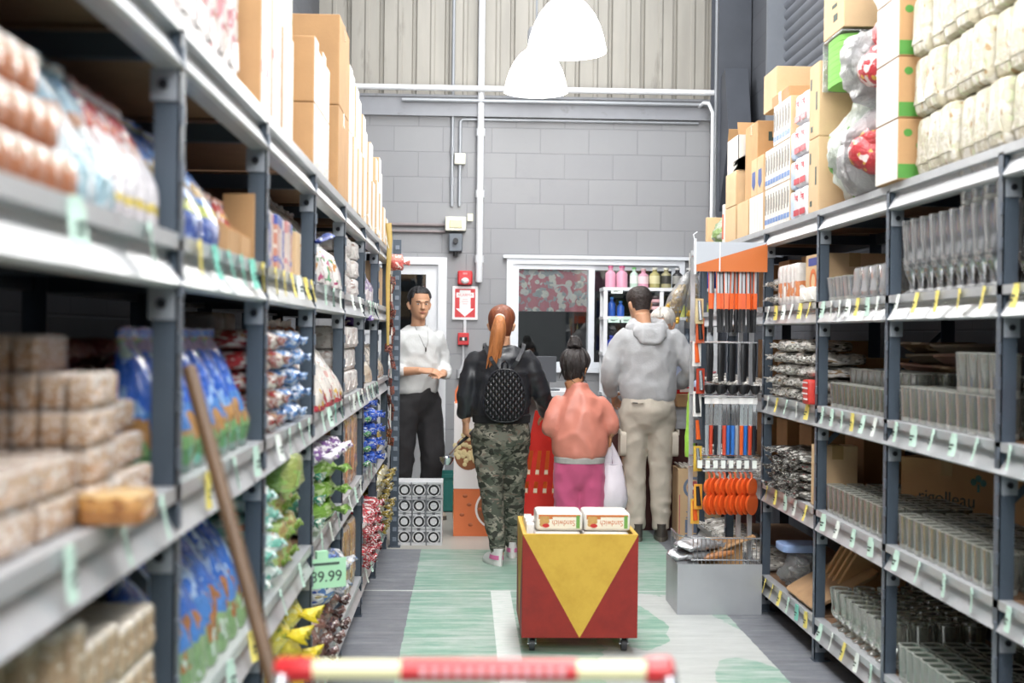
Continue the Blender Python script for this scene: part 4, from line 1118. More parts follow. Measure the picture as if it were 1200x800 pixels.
M_silv = bands('silver_pack', [(0, '#a9b0bb'), (.5, '#c9ced6'), (.85, '#5f86c4')], 'x', [('#eef0f3', 4, .52, 0, 1.2), ('#3f5aa8', 5, .64, .55, 1.2), ('#c9b98a', 6, .68, .4, 1.2)], .12, .3, 3, .9)
k = Kind(pillow('silver_pack', .34, .40, .105, M_silv, .022, 21, .8, .04), 'pack', 'silvery packs on the lowest shelf')
for l in range(2): k.put((LF - .13 + .02 * l, 4.86, zE + .185 + l * .098), f'crinkled silver and blue pack, {("lower","upper")[l]} of two, lowest shelf')
M_brown = bands('brown_sweet_pack', [(0, '#5a3a34'), (.6, '#704840'), (.9, '#8f665a')], 'x', [('#d9cfc9', 4, .6, .2, 1.2), ('#3d2a5c', 5, .66, .3, 1.2)], .16, .3, 3, .7)
k = Kind(pillow('brown_pack', .32, .22, .1, M_brown, .016, 22, .8, .04), 'pack', 'brown packs on the lowest shelf')
for i in range(4):
    for l in range(2): k.put((LF - .13, 4.4 + i * .235, zE + l * .096), f'brown and white crinkled pack, {ORD[i]} column, {LAYER[l]} layer, lowest shelf')
k = Kind(brick('tan_wrapped_carton', .26, .24, .34, bands('tan_wrapped', [(0, '#a98a5c'), (.85, '#bb9c6c'), (.95, '#b9b0a6')], 'z', [('#d0b98c', 8, .6, 0, .95), ('#80633c', 9, .63, 0, .9)], .22, .06, 4, .4), .003, 3, True, .2), 'box', 'tall tan wrapped cartons on the lowest shelf')
for i in range(3): k.put((LF - .12, 5.5 + i * .28, zE), f'tall tan wrapped carton, {ORD[i]} of three, lowest shelf, fifth bay')
M_rw = bands('red_white_sweet', [(0, '#b0303a'), (.6, '#c4444c')], 'x', [('#eadfdf', 5, .54, 0, 1.2)], .18, .3, 3, .7)
k = Kind(pillow('red_white_bag', .2, .19, .075, M_rw, .014, 23, .8, .03), 'bag', 'red and white bags on the lowest shelf')
for i in range(5):
    for l in range(4): k.put((LF - .08 + .02 * ((i + l) % 2), 6.46 + i * .19, zE + l * .071), f'red and white sweet bag, {ORD[i]} column, {LAYER[l]} layer, lowest shelf')
M_gold = bands('gold_sweet', [(0, '#8f7a30'), (.6, '#a8923f'), (.9, '#d6cfae')], 'x', [('#e0dccb', 5, .6, .4, 1.2)], .18, .3, 3, .6)
k = Kind(pillow('gold_bag', .24, .28, .1, M_gold, .014, 24, .8, .05), 'bag', 'gold bags on the lowest shelf')
for i in range(3):
    for l in range(4): k.put((LF - .1 + .015 * (l % 2), 7.55 + i * .29, zE + l * .095), f'gold and cream bag, {ORD[i]} column, {LAYER[l]} layer, lowest shelf, far end')

# strings of dark red sachets and a yellow cord hanging at the far end of the rack
M_sach = bands('dark_red_sachet', [(0, '#4a1f20'), (.5, '#6d2d2a')], 'z', [('#b5654a', 6, .6, 0, 1), ('#c9b09a', 7, .66, 0, 1)], .2, .2, 4, .5)
b = MB(); b.box(-.004, .004, -.03, .03, -.052, 0); 
rootm = b.mesh('sachet', M_sach, smooth=False)
h = empty('sachet_strip', (LX + .035, 8.05, 1.78))
tag(h, 'strip of dark red sachets hanging at the far end of the snack rack', 'sachets')
for i in range(20): obj('sachet', rootm, h, (.012 * math.sin(i * 2.1), .02 * math.sin(i * 1.3), -.02 - i * .053), (random.uniform(-.2, .2), random.uniform(-.3, .3), random.uniform(-.8, .8)))
b = MB(); b.tube([(0, 0, .08), (.004, .01, -.4), (0, 0, -1.1)], .004, 6); b.build('cord', M_card_white, h)
k = Kind(pillow('pink_bundle', .09, .09, .11, bands('salmon_knot', [(0, '#c9605a'), (.6, '#d98a7c')], 'z', [('#ecd5cc', 5, .6, 0, 1)], .25, .2, 3, .6), .01, 3), 'bundle', None)
k.put((LX + .07, 8.0, 1.79), 'salmon pink knotted bundle hanging above the dark red sachets')
b = MB(); b.tube([(0, 0, .0), (.01, .0, -.1), (.0, .01, -.35), (.006, 0, -.75)], [.02, .016, .014, .008], 8, flat=.5)
tag(b.build('golden_strap', mat('golden_strap', '#b59a55', .3, 0, .1), None, (LX + .02, 7.9, 2.08)), 'golden strap hanging from the top shelf down the far end of the rack', 'strap')

# ================================================================ glassware rack (aisle face towards -x: goods turned half round)
RT = PI
zA = LV_R['A']
# wrapped pale bales, three layers
M_bale = bands('pale_bale', [(0, '#bdb49c'), (.5, '#c9c3b0'), (.8, '#bfb9a0')], 'z', [('#c3c8a6', 6, .62, 0, 1), ('#d6d0c4', 4, .55, 0, 1), ('#a98a62', 5, .68, 0, 1)], .45, .3, 3, .35, 8, 'LINEAR', .1)
k = Kind(brick('wrapped_bale', .13, .36, .21, M_bale, .0045, 6, True, .22, 40), 'bale', 'pale wrapped bales on top of the glassware rack')
for l in range(4):
    for i in range(9):
        y = 4.33 - i * .13
        k.put((RF + .19 - .01 * ((i + l) % 3), y, zA + l * .206), f'pale green-white wrapped bale, {ORD[i]} from its far end, {LAYER[l]} layer, top of glassware rack', RT)
M_greenlog = mat('printed_green', '#4f8f3a', .5)
M_yellog = mat('printed_yellow', '#c9b23c', .5)
k0 = carton('printed_carton', .24, .4, .215, M_card, None, M_card_white)
# the side that faces the camera after turning half round is +y
b = MB()
b.box(.11, .199, .1201, .1213, .005, .055); b.build('green_patch', M_greenlog, k0, smooth=False)
b = MB(); b.box(.05, .11, .1201, .1211, .003, .028); b.build('yellow_patch', M_yellog, k0, smooth=False)
b = MB()
for cx, cz in ((.165, .165), (.12, .12), (.07, .165), (.03, .1)):
    b.rings([[(cx + .016 * math.cos(a), .1203 + d, cz + .014 * math.sin(a)) for a in [2 * PI * q / 10 for q in range(10)]] for d in (0, .0008)])
b.build('leaf_marks', M_greenlog, k0, smooth=False)
k = Kind(k0, 'box', 'green-printed cartons on top of the glassware rack')
for l in range(4): k.put((RF + .165, 4.56, zA + l * .217), f'carton with green leaf marks beside the pale bales, {LAYER[l]} of its stack', RT)
# big clear sacks with red goods inside
def sack(name, w, d, h, m, seed, knot=True):
    b = MB(); rs = []
    for i in range(30):
        t = i / 29
        a = math.sin(PI * (.12 + .84 * t)) ** .55
        rs.append([jitter((d / 2 * a * math.cos(2 * PI * j / 30) - .03 * t, w / 2 * a * math.sin(2 * PI * j / 30), h * t), .035 if i else .006, 7, seed) for j in range(44)])
        rs[-1] = [jitter(p, .022 if i else .002, 15, seed + 3) for p in rs[-1]]
        rs[-1] = [jitter(p, .010 if i else .002, 34, seed + 7) for p in rs[-1]]
    rs = [[Vector((p.x, p.y, max(p.z, .002))) for p in r] for r in rs]
    b.rings(rs); o = b.build(name, m)
    if knot:
        b = MB(); b.tube([jitter((-.03, 0, h - .01), .0, 1, 1), (-.03, .01, h + .04), (-.02, .03, h + .09)], [.02, .025, .05], 12); b.build('knot', m, o)
    return o
M_redgoods = bands('red_goods', [(0, '#b8353c'), (.5, '#c7484c'), (.8, '#d66a6a')], 'z', [('#e6d5d2', 5, .58, 0, 1), ('#6a7690', 6, .66, 0, 1), ('#d6ac52', 6, .66, 0, 1)], .3, .3, 4, .5)
G_SACK = glassy('milky_sack', '#f6f6f6', .40, .10, '#f4f4f6', .25, .45, .9)
so = sack('clear_sack', .50, .40, .345, G_SACK, 5)
b = MB()
for q in range(11):
    b.sph((random.uniform(.01, .12), random.uniform(.04, .19), random.uniform(.09, .25)), (.07, .075, .07), 14)
b.build('red_packets', M_redgoods, so)
k = Kind(so, 'sack', 'clear plastic sacks on top of the glassware rack')
k.put((RF + .095, 4.95, zA), 'lower clear plastic sack of red goods bulging over the top rail', RT)
s2 = sack('clear_sack', .48, .40, .325, G_SACK, 9)
b = MB()
for q in range(9):
    b.sph((random.uniform(.01, .12), random.uniform(.04, .17), random.uniform(.09, .23)), (.07, .075, .07), 14)
b.build('red_packets', M_redgoods, s2)
k = Kind(s2, 'sack', 'clear plastic sacks on top of the glassware rack'); k.put((RF + .11, 4.94, zA + .365), 'upper clear plastic sack of red goods, resting on the lower one', RT)
M_whsack = mat('white_sack', '#e3e4e8', .3, 0, .03, 6, .4, 12)
k = Kind(sack('white_sack', .42, .34, .40, M_whsack, 12), 'sack', None); k.put((RF + .19, 4.93, zA + .72), 'plain white sack on top of the two red-filled sacks', RT)
M_towel = bands('green_towel_pack', [(0, '#6fae4c'), (.5, '#8cc267'), (.9, '#a6d184')], 'z', [('#e6efdf', 5, .6, 0, 1)], .5, .1, 4, .2)
M_lt = mat('green_towel', '#7fbf5c', .8, 0, .06)
def folded(name, w, d, h, n, m):
    o = None; b = MB()
    for i in range(n):
        z0 = h * i / n
        b.rings([[(d / 2 * sgnpow(math.cos(2 * PI * j / 20), .4), w / 2 * sgnpow(math.sin(2 * PI * j / 20), .4), z0 + zz) for j in range(20)] for zz in (0.001, h / n * .5, h / n * .98)])
    return b.build(name, m)
fo = folded('folded_towels', .26, .3, .20, 8, M_lt)
b = MB(); b.box(-.155, .155, -.14, -.13, 0, .21); b.box(-.155, .155, -.14, .14, .205, .212); b.build('clear_wrapper', G_BAG, fo)
k = Kind(fo, 'towels', 'stacks of green towels'); 
b5 = Kind(sack('white_green_sack', .29, .36, .49, bands('white_green', [(0, '#dfe5dc'), (.5, '#e8ece6')], 'z', [('#7fbf5c', 4.5, .63, 0, .8)], .25, .2, 3, .5), 15, False), 'sack', None)
b5.put((RF + .18, 5.41, zA), 'white and green wrapped bundle standing beyond the clear sacks', RT)
k.put((RF + .16, 5.41, zA + .515), 'stack of folded green towels on the white and green bundle', RT)
c = carton('carton', .3, .4, .26, M_card_pale, 'y')
text_mesh('printing', '13395', .07, M_ink, c, (-.01, .1505, .13), (R(90), R(-90), R(180)))
text_mesh('printing', 'CODIGO', .022, M_ink, c, (.06, .1505, .21), (R(90), 0, R(180)))
deco(c, 'printed_marks', M_ink, [(.2, .0, .06, .05, .08), (.2, -.02, .05, .11, .125), (.2, -.02, .03, .16, .175)])
k = Kind(c, 'box', None); k.put((RF + .21, 5.41, zA + .735), 'carton printed 13395 on top of the green towel stack', RT)
# tall narrow cartons
c = carton('carton', .16, .34, .33, M_card_pale, 'y')
deco(c, 'printed_marks', M_ink, [(.17, -.05, -.02, .03, .055), (.17, .03, .05, .12, .2), (.17, -.06, -.04, .22, .27)])
k = Kind(c, 'box', 'tall narrow cartons on the glassware rack')
k.put((RF + .17, 5.66, zA), 'tall narrow pale carton, lower of two, beside the white-green bundle', RT)
k.put((RF + .17, 5.66, zA + .332), 'tall narrow pale carton, upper of two, beside the white-green bundle', RT)
# white packs with a red band and red lettering
M_fw = mat('white_pack_film', '#e7e6ea', .35, 0, .02)
M_fr = mat('pack_red', '#c9414a', .4)
c = brick('white_red_pack', .1, .3, .145, M_fw, .002, 3, False, .2)
deco(c, 'red_band', M_fr, [(.1515, -.045, .045, .012, .04)])
text_mesh('lettering', 'Fug', .042, M_fr, c, (.1525, 0, .10), (R(90), 0, R(90)))
k = Kind(c, 'pack', 'white packs with red lettering on the glassware rack')
for i in range(2):
    for l in range(4): k.put((RF + .15, 5.84 + i * .105, zA + l * .146), f'white pack with red band and lettering, {("nearer","farther")[i]} column, {LAYER[l]} layer', RT)
k = Kind(brick('pale_blue_pack', .07, .3, .14, mat('pale_blue_film', '#c3d0e2', .3, 0, .05), .002, 4, False, .2), 'pack', 'pale blue packs on the glassware rack')
for l in range(3): k.put((RF + .15, 6.035, zA + l * .141), f'pale blue pack beside the white red-lettered packs, {LAYER[l]} of three', RT)
M_blueband = mat('pack_blue', '#6f8fc4', .4)
c = carton('slim_carton', .052, .3, .2, M_card_pale, None, M_card_white)
deco(c, 'blue_band', M_blueband, [(.1517, -.022, .022, .02, .045)])
deco(c, 'printed_marks', mat('pale_ink', '#8f8b84', .6), [(.1517, -.015, .0, .07, .17), (.1517, .008, .014, .09, .15)])
k = Kind(c, 'box', 'slim white-faced cartons on the glassware rack')
for i in range(9):
    for l in range(3 if i < 6 else 2): k.put((RF + .15, 6.10 + i * .056, zA + l * .201), f'slim white-faced carton, {ORD[i]} beyond the pale blue packs, {LAYER[l]} layer', RT)
k = Kind(carton('carton', .34, .4, .06, M_card, 'x'), 'box', None); k.put((RF + .2, 6.28, zA + .604), 'flat open brown carton lying across the slim white-faced cartons', RT, ry=.04)
c = carton('carton', .13, .3, .2, M_card_pale, 'y')
b = MB(); b.prism([(-.035, .13), (.035, .13), (.04, .06), (0, .03), (-.04, .06)], 'x', .1505, .1515); b.build('blue_shield', mat('shield_blue', '#4a5f9a', .5), c, smooth=False)
k = Kind(c, 'box', 'small cartons with a blue shield')
for i in range(2): k.put((RF + .15, 6.7 + i * .145, zA + .2), f'small carton with a blue shield, {("nearer","farther")[i]} of two', RT)
k = Kind(carton('slim_carton', .06, .3, .2, M_card_pale, None, M_card_white), 'box', 'slim cartons under the blue shield cartons')
for i in range(5): k.put((RF + .15, 6.65 + i * .064, zA), f'slim carton under the blue shield pair, {ORD[i]} from the near end', RT)
c = carton('carton', .3, .42, .42, M_card, 'x')
b = MB(); b.prism([(.13, .36), (.13, .33), (.10, .33), (.10, .345), (.075, .32), (.10, .295), (.10, .31), (.15, .31), (.15, .36)], 'y', .1505, .1515)
b.build('arrow', M_ink, c, smooth=False)
text_mesh('printing', 'frágil', .06, M_ink, c, (-.02, .1513, .2), (R(90), R(90), R(180)))
k = Kind(c, 'box', None); k.put((RF + .24, 7.05, zA + .2), 'tan carton with an arrow and sideways printing, behind the shield cartons', RT)
k = Kind(carton('carton', .28, .40, .2, M_card_pale, 'y'), 'box', 'plain pale cartons on the glassware rack')
k.put((RF + .2, 7.12, zA), 'plain pale carton under the tan arrow carton', RT)
k.put((RF + .2, 6.5, zA + .402 + .2), 'plain pale carton lying on the slim white-faced cartons', RT)
k.put((RF + .2, 7.45, zA), 'plain pale carton, lower of two under the open carton', RT)
k.put((RF + .2, 7.45, zA + .202), 'plain pale carton, upper of two under the open carton', RT)
c = tray('open_carton', .3, .34, .2, M_card_white)
b = MB()
b.box(.166, .17, -.15, .15, 0, .2); b.box(-.17, .17, -.15, -.146, 0, .2); b.box(-.17, .17, .146, .15, 0, .2)
b.build('carton_wall', M_card_white, c, smooth=False)
for a, nm in ((1, 'flap'), (-1, 'flap')):
    b = MB(); b.prism([(-a * .15, .2), (-a * .12, .275), (-a * .118, .273), (-a * .147, .199)], 'x', -.17, .17); b.build(nm, M_card, c, smooth=False)
b = MB(); b.box(.02, .1, .1505, .1515, .06, .14); b.box(-.1, .0, .1505, .1515, .02, .07); b.build('shipping_label', mat('label_grey', '#a9a9ad', .6), c, smooth=False)
k = Kind(c, 'box', None); k.put((RF + .18, 7.45, zA + .405), 'open white carton with flaps up, on two pale cartons', RT, rz if False else 0)
M_greenbag = bands('pale_green_bag', [(0, '#b9d68f'), (.5, '#cfe0b4')], 'z', [('#9cc7b0', 5, .6, 0, 1), ('#eaf2df', 5, .55, 0, 1)], .25, .3, 3, .8)
k = Kind(sack('green_plastic_bag', .36, .3, .2, M_greenbag, 21, False), 'bag', None); k.put((RF + .14, 7.95, zA), 'pale green plastic bag slumped at the far end of the glassware rack', RT)
c = carton('thin_carton', .05, .3, .21, M_card_pale, None)
k = Kind(c, 'box', 'thin cartons at the far end'); k.put((RF + .15, 8.2, zA), 'thin brown carton standing beyond the pale green bag', RT)
c = carton('thin_carton', .05, .3, .24, M_card_white, None); deco(c, 'red_band', mat('tomato_red', '#d9684a', .5), [(.1505, -.02, .02, .03, .18)])
k = Kind(c, 'box', 'thin cartons'); k.put((RF + .15, 7.66, zA), 'thin white carton with an orange-red band near the green bag', RT)

# ---------------------------------------------------------------- fourth shelf up
zB = LV_R['B']
k = Kind(goblet('clear_goblet', .042, .26, G_PLAST), 'goblet', 'clear goblets on the fourth shelf')
for r_ in range(3):
    for i in range(10): k.put((RF + .048 + r_ * .1, 3.70 + i * .089, zB), f'clear goblet, {ORD[i]} from near end, {("front","second","third")[r_]} row, fourth shelf, glassware rack')
k = Kind(tumbler('clear_jug', .042, .12, G_PLAST), 'jug', 'clear jugs stacked on the goblets')
for i in range(4): k.put((RF + .048, 3.70 + i * .089, zB + .262), f'clear plastic jug standing on the goblets, {ORD[i]} from the near post', 0)
k = Kind(tumbler('clear_mug', .05, .12, G_PLAST), 'mug', 'clear mugs in the nearest bay')
for i in range(3):
    for l in range(2 if i < 2 else 1): k.put((RF + .06, 3.22 + i * .115, zB + l * .122), f'clear mug in the nearest bay, {ORD[i]} column, {LAYER[l]} layer, fourth shelf')
k = Kind(brick('clear_box', .1, .2, .13, G_PLAST, .002, 3, True, .2), 'box', 'clear plastic boxes on the fourth shelf')
for i in range(4):
    k.put((RF + .11, 4.72 + i * .11, zB), f'clear plastic box, {ORD[i]} from the near post, fourth shelf, third bay', RT)
k2 = Kind(tumbler('clear_container', .06, .17, G_PLAST, True, 1.0), 'container', 'clear containers on the fourth shelf')
for i in range(5): k2.put((RF + .3, 4.72 + i * .12, zB), f'tall clear container behind the clear boxes, {ORD[i]} from near post')
k = Kind(tumbler('clear_tub', .05, .1, G_PLAST, True), 'tub', 'clear tubs on the fourth shelf')
for i in range(3): k.put((RF + .06, 5.2 + i * .11, zB), f'small clear tub, {ORD[i]} of three, fourth shelf, third bay')
M_whor = bands('white_orange_pack', [(0, '#e0ddd9'), (.2, '#d98a5a'), (.55, '#dedad6')], 'z', [('#e8e5e2', 5, .55, 0, 1)], .3, .1, 3, .2)
k = Kind(brick('white_orange_pack', .07, .2, .2, M_whor, .003, 3, False, .25), 'pack', 'white and orange packs on the fourth shelf')
for i in range(5): k.put((RF + .11, 6.0 + i * .075, zB), f'white pack with an orange band, {ORD[i]} of five, fourth shelf', RT)
c = carton('carton', .26, .3, .22, M_card_pale, 'y')
b = MB(); b.lathe([(.055, 0), (.055, .001), (.035, .001), (.035, 0)], 24); o = b.build('orange_ring', M_orange_card, c, (.151, .0, .1), (0, R(90), 0))
b = MB(); b.box(.1505, .1515, -.08, .08, .17, .205); b.build('blue_strip', mat('deep_blue_print', '#3b4f9c', .5), c, smooth=False)
k = Kind(c, 'box', None); k.put((RF + .18, 5.75, zB), 'tan carton with an orange ring and a blue strip, fourth shelf', RT)
k = Kind(brick('white_paper_bundle', .12, .2, .07, mat('white_paper', '#e3dfd8', .6, 0, .05, 9), .006, 5, True), 'paper', 'white paper bundles')
for i in range(2): k.put((RF + .08, 5.62 + i * .13, zB), f'crumpled white paper bundle in front of the orange-ring carton, {("nearer","farther")[i]}', RT)
M_cut = bands('wrapped_cutlery', [(0, '#a39f98'), (.5, '#b9b5ad')], 'y', [('#ece9e3', 4, .50, -.2, 1.2), ('#4a4944', 5, .63, -.2, 1.2), ('#b59a78', 4, .68, -.2, 1.2)], .2, .3, 5, .8, 9)
k = Kind(pillow('wrapped_cutlery', .22, .16, .07, M_cut, .014, 4, .8, .03), 'cutlery', 'wrapped shiny cutlery packs')
for i in range(2): k.put((RF + .11, 6.4 - i * .0, zB + i * .075), f'shiny wrapped cutlery pack beyond the orange-banded packs, {("lower","upper")[i]}', RT)

# ---------------------------------------------------------------- middle shelf
zC = LV_R['C']
k = Kind(tumbler('glass_vase', .040, .125, G_GLASS, True, 1.02), 'vase', 'square glass vases on the middle shelf')
for r_ in range(3):
    for i in range(10): k.put((RF + .045 + r_ * .1, 3.71 + i * .085, zC), f'square glass vase, {ORD[i]} from the near post, {("front","second","third")[r_]} row, middle shelf, second bay')
for i in range(4): k.put((RF + .045, 3.71 + i * .085, zC + .127), f'square glass vase of the upper layer, {ORD[i]} from the near post, middle shelf')
k = Kind(tumbler('glass_tumbler', .036, .105, G_GLASS, False, 1.05), 'tumbler', 'glass tumblers on the middle shelf')
for i in range(10): k.put((RF + .045, 4.66 + i * .08, zC), f'glass tumbler, {ORD[i]} of the short front row, middle shelf, third bay')
k2 = Kind(tumbler('tall_glass', .038, .165, G_GLASS, False, 1.04), 'glass', 'tall glasses on the middle shelf')
for r_ in range(2):
    for i in range(10): k2.put((RF + .14 + r_ * .1, 4.67 + i * .082, zC), f'tall glass, {ORD[i]} from the near post, {("front","rear")[r_]} tall row, middle shelf, third bay')
for i in range(8): k2.put((RF + .41, 3.72 + i * .1, zC), f'tall glass at the back of the second bay, {ORD[i]} from the near post, middle shelf')
M_platter = bands('brown_platter', [(0, '#5f4a38'), (.5, '#7d6247')], 'z', [('#b5a080', 4, .62, 0, 1)], .6, .3, 4, .3)
def platter(name, w, d, h, m, seed):
    b = MB(); rs = []
    for t, f in ((0, .55), (.35, .8), (.8, 1), (1, 1), (.9, .93), (.4, .72), (.3, .3)):
        rs.append([jitter((d / 2 * f * math.cos(2 * PI * j / 24), w / 2 * f * math.sin(2 * PI * j / 24), h * t), .008, 6, seed) for j in range(24)])
    b.rings(rs); return b.build(name, m)
ms = [M_platter, mat('pinkish_paper', '#a88678', .8, 0, .1, 8), mat('dull_paper', '#8f8473', .8, 0, .12, 8)]
kk = [Kind(platter('basket_tray', .34, .3, .05, m, i), 'tray', 'nested trays behind the tall glasses') for i, m in enumerate(ms)]
for i in range(2):
    for l in range(6): kk[(i + l) % 3].put((RF + .43 - .02 * (l % 2), 4.86 + i * .36, zC + .012 + l * .043), f'dull brown nested tray behind the tall glasses, {("nearer","farther")[i]} pile, {LAYER[l]} up', rz=random.uniform(-.5, .5), rx=random.uniform(-.05, .05))
k = Kind(bottle('white_bottle', .048, .285, mat('white_bottle_plastic', '#dfe1ec', .3), mat('white_cap', '#e8e9ee', .35), mat('red_label', '#c24148', .4), .5, .8), 'bottle', 'white bottles with red labels')
for i in range(3):
    for r_ in range(2): k.put((RF + .06 + r_ * .11, 3.25 + i * .11, zC), f'white bottle with red label in the nearest bay, {("front","rear")[r_]} row, {ORD[i]} from near end')
k = Kind(pillow('wrapped_cutlery', .24, .2, .06, M_cut, .016, 7, .8, .03), 'cutlery', 'wrapped shiny cutlery packs')
for i in range(4):
    for l in range(5 if i else 4): k.put((RF + .1 + .02 * ((i + l) % 2), 5.66 + i * .205, zC + l * .056), f'shiny wrapped cutlery pack, {ORD[i]} column, {LAYER[l]} layer, middle shelf, fourth bay', RT + random.uniform(-.15, .15))
c = brick('red_striped_pack', .1, .05, .11, mat('striped_red', '#c9392f', .35), .002, 2, False)
deco(c, 'white_stripe', M_sign_white, [(.0255, -.046, .046, .02 + q * .024, .026 + q * .024) for q in range(4)])
k = Kind(c, 'pack', None); k.put((RF - .02, 5.59, zC), 'small red pack with white stripes next to the post, middle shelf', RT)
c = carton('carton', .28, .3, .2, M_card, 'y'); k = Kind(c, 'box', None); k.put((RF + .42, 6.0, zC + .0), 'brown carton at the back behind the cutlery packs, middle shelf', RT)

# ---------------------------------------------------------------- second shelf
zD = LV_R['D']
k = Kind(tumbler('square_glass', .034, .12, G_GLASS, True, 1.03), 'glass', 'square glasses on the second shelf')
for r_ in range(4):
    for i in range(12): k.put((RF + .04 + r_ * .085, 3.68 + i * .073, zD), f'square glass, {ORD[i]} from the near post, {ORD[r_]} row back, second shelf, second bay')
for r_ in range(4):
    for i in range(11): k.put((RF + .04 + r_ * .085, 4.66 + i * .073, zD), f'square glass, {ORD[i]} from the near post, {ORD[r_]} row back, second shelf, third bay')
c = carton('carton', .42, .2, .27, M_card, 'x')
# the lettering side looks along the aisle towards the camera and the aisle
text_mesh('lettering', 'rigolleau', .075, M_ink, c, (.1012, 0.0, .12), (R(90), 0, R(90)))
b = MB()
for a in range(3): b.sph((.1012, .14 + .022 * math.cos(R(90 + 72 * (a - 1))), .19 + .022 * math.sin(R(90 + 72 * (a - 1)))), (.001, .014, .014), 10)
b.box(.1005, .1015, .135, .145, .16, .19); b.build('leaf_emblem', mat('emblem_teal', '#3f7f78', .5), c, smooth=False)
k = Kind(c, 'box', None); k.put((RF + .42, 4.98, zD + .0), 'brown carton with dark lettering and leaf emblem behind the square glasses', RT + R(35))
k = Kind(carton('carton', .3, .2, .3, M_card, 'y'), 'box', 'plain cartons at the back of the second shelf')
k.put((RF + .45, 4.2, zD), 'plain brown carton at the back behind the square glasses, second bay', RT)
k.put((RF + .45, 6.15, zD), 'plain brown carton at the back behind dark cutlery, fourth bay', RT)
M_dkcut = bands('dark_cutlery', [(0, '#4a4844'), (.5, '#6b6862')], 'y', [('#dedbd4', 5, .56, -.2, 1.2), ('#a03840', 4, .70, -.2, 1.2)], .2, .3, 5, .8, 9)
k = Kind(pillow('dark_cutlery_pack', .24, .2, .045, M_dkcut, .012, 8, .8, .03), 'cutlery', 'dark wrapped cutlery packs')
for i in range(3):
    for l in range(5): k.put((RF + .1 + .02 * ((i + l) % 2), 5.86 + i * .205, zD + l * .042), f'dark wrapped cutlery pack, {ORD[i]} column, {LAYER[l]} layer, second shelf, fourth bay', RT + random.uniform(-.15, .15))
k = Kind(carton('narrow_carton', .1, .18, .27, M_card_pale, 'y'), 'box', None); k.put((RF + .095, 5.605, zD), 'narrow pale carton standing by the post, second shelf, fourth bay', RT)
k = Kind(bottle('dark_jar', .06, .2, mat('brown_glass', '#4a3a32', .15), M_black), 'jar', 'dark jars in the nearest bay')
k2 = Kind(tumbler('tall_vase', .06, .26, G_DARK, False, .9), 'vase', 'tall vases in the nearest bay')
for i in range(3): k2.put((RF + .07, 3.2 + i * .14, zD), f'tall clear vase in the nearest bay, {ORD[i]} from the near end, second shelf')
k.put((RF + .2, 3.45, zD), 'dark brown jar behind the tall vases in the nearest bay')

# ---------------------------------------------------------------- lowest shelf
zE = LV_R['E']
k = Kind(tumbler('greenish_tumbler', .034, .13, G_DARK, True, 1.02), 'glass', 'greenish glasses on the lowest shelf')
for r_ in range(4):
    for i in range(12): k.put((RF + .04 + r_ * .082, 3.68 + i * .072, zE), f'greenish square glass, {ORD[i]} from the near post, {ORD[r_]} row back, lowest shelf, second bay')
for l in range(2):
    for i in range(11): k.put((RF + .43, 3.68 + i * .073, zE + l * .132), f'greenish square glass of the rear stack, {ORD[i]} from the near post, {LAYER[l]} layer, lowest shelf')
k = Kind(goblet('stemmed_glass', .046, .16, G_GLASS), 'glass', 'stemmed glasses on the lowest shelf')
for r_ in range(4):
    for i in range(8): k.put((RF + .05 + r_ * .1, 4.66 + i * .096, zE), f'stemmed glass, {ORD[i]} from the near post, {ORD[r_]} row back, lowest shelf, third bay')
k2 = Kind(tumbler('big_bowl_glass', .07, .22, G_GLASS, False, .95), 'glass', 'big bowl glasses on the lowest shelf')
for i in range(2): k2.put((RF + .42 - .0 * i, 5.2 + i * .16, zE + .165 if False else zE), f'big bowl-shaped glass at the back beside the stemmed glasses, {("nearer","farther")[i]}')
c = carton('red_white_carton', .2, .25, .16, M_card_white, None, mat('carton_red', '#b8434a', .5))
k = Kind(c, 'box', None); k.put((RF + .15, 3.45, zE), 'white carton with a red face in the nearest bay, lowest shelf', RT)
k = Kind(carton('flat_carton', .03, .26, .34, M_card, None), 'box', 'flattened cartons leaning on the lowest shelf')
for i in range(4): k.put((RF + .25, 5.70 + i * .075, zE + .03), f'flattened brown carton leaning in the fourth bay, {ORD[i]} from the near post, lowest shelf', RT, rx=-.0, ry=-.55)
k = Kind(brick('wooden_board', .2, .34, .018, mat('pale_wood_board', '#a88661', .6, 0, .12, 9), .001, 2, False), 'board', 'wooden boards leaning on the lowest shelf')
for i in range(3): k.put((RF + .16, 5.62 + i * .16, zE + .2 if False else zE + .17 - .01 * i), f'wooden board slanting out over the lowest rail, {ORD[i]} of three', RT, ry=.5, rz=0) if False else k.put((RF + .15, 5.66 + i * .15, zE + .09), f'wooden board slanting towards the lowest rail, {ORD[i]} of three', RT, ry=.5)
k = Kind(sack('white_plastic_bag', .26, .22, .17, G_BAG, 31, False), 'bag', None); k.put((RF + .1, 6.22, zE), 'crumpled clear plastic bag beside the leaning cartons, lowest shelf', RT)
k = Kind(brick('blue_rimmed_tub', .18, .2, .04, mat('blue_lid', '#8fa9d6', .35), .002, 2, False), 'lid', None); k.put((RF + .1, 6.2, zE + .172), 'pale blue lid lying on the crumpled clear bag', RT)
k = Kind(pouch('lime_bag', .16, .1, .2, mat('lime_bag_film', '#86ad3f', .3, 0, .2, 8, .4, 14), .03, .012, 5), 'bag', None); k.put((RF + .4, 6.05, zE), 'lime green bag at the back behind the leaning cartons', RT)
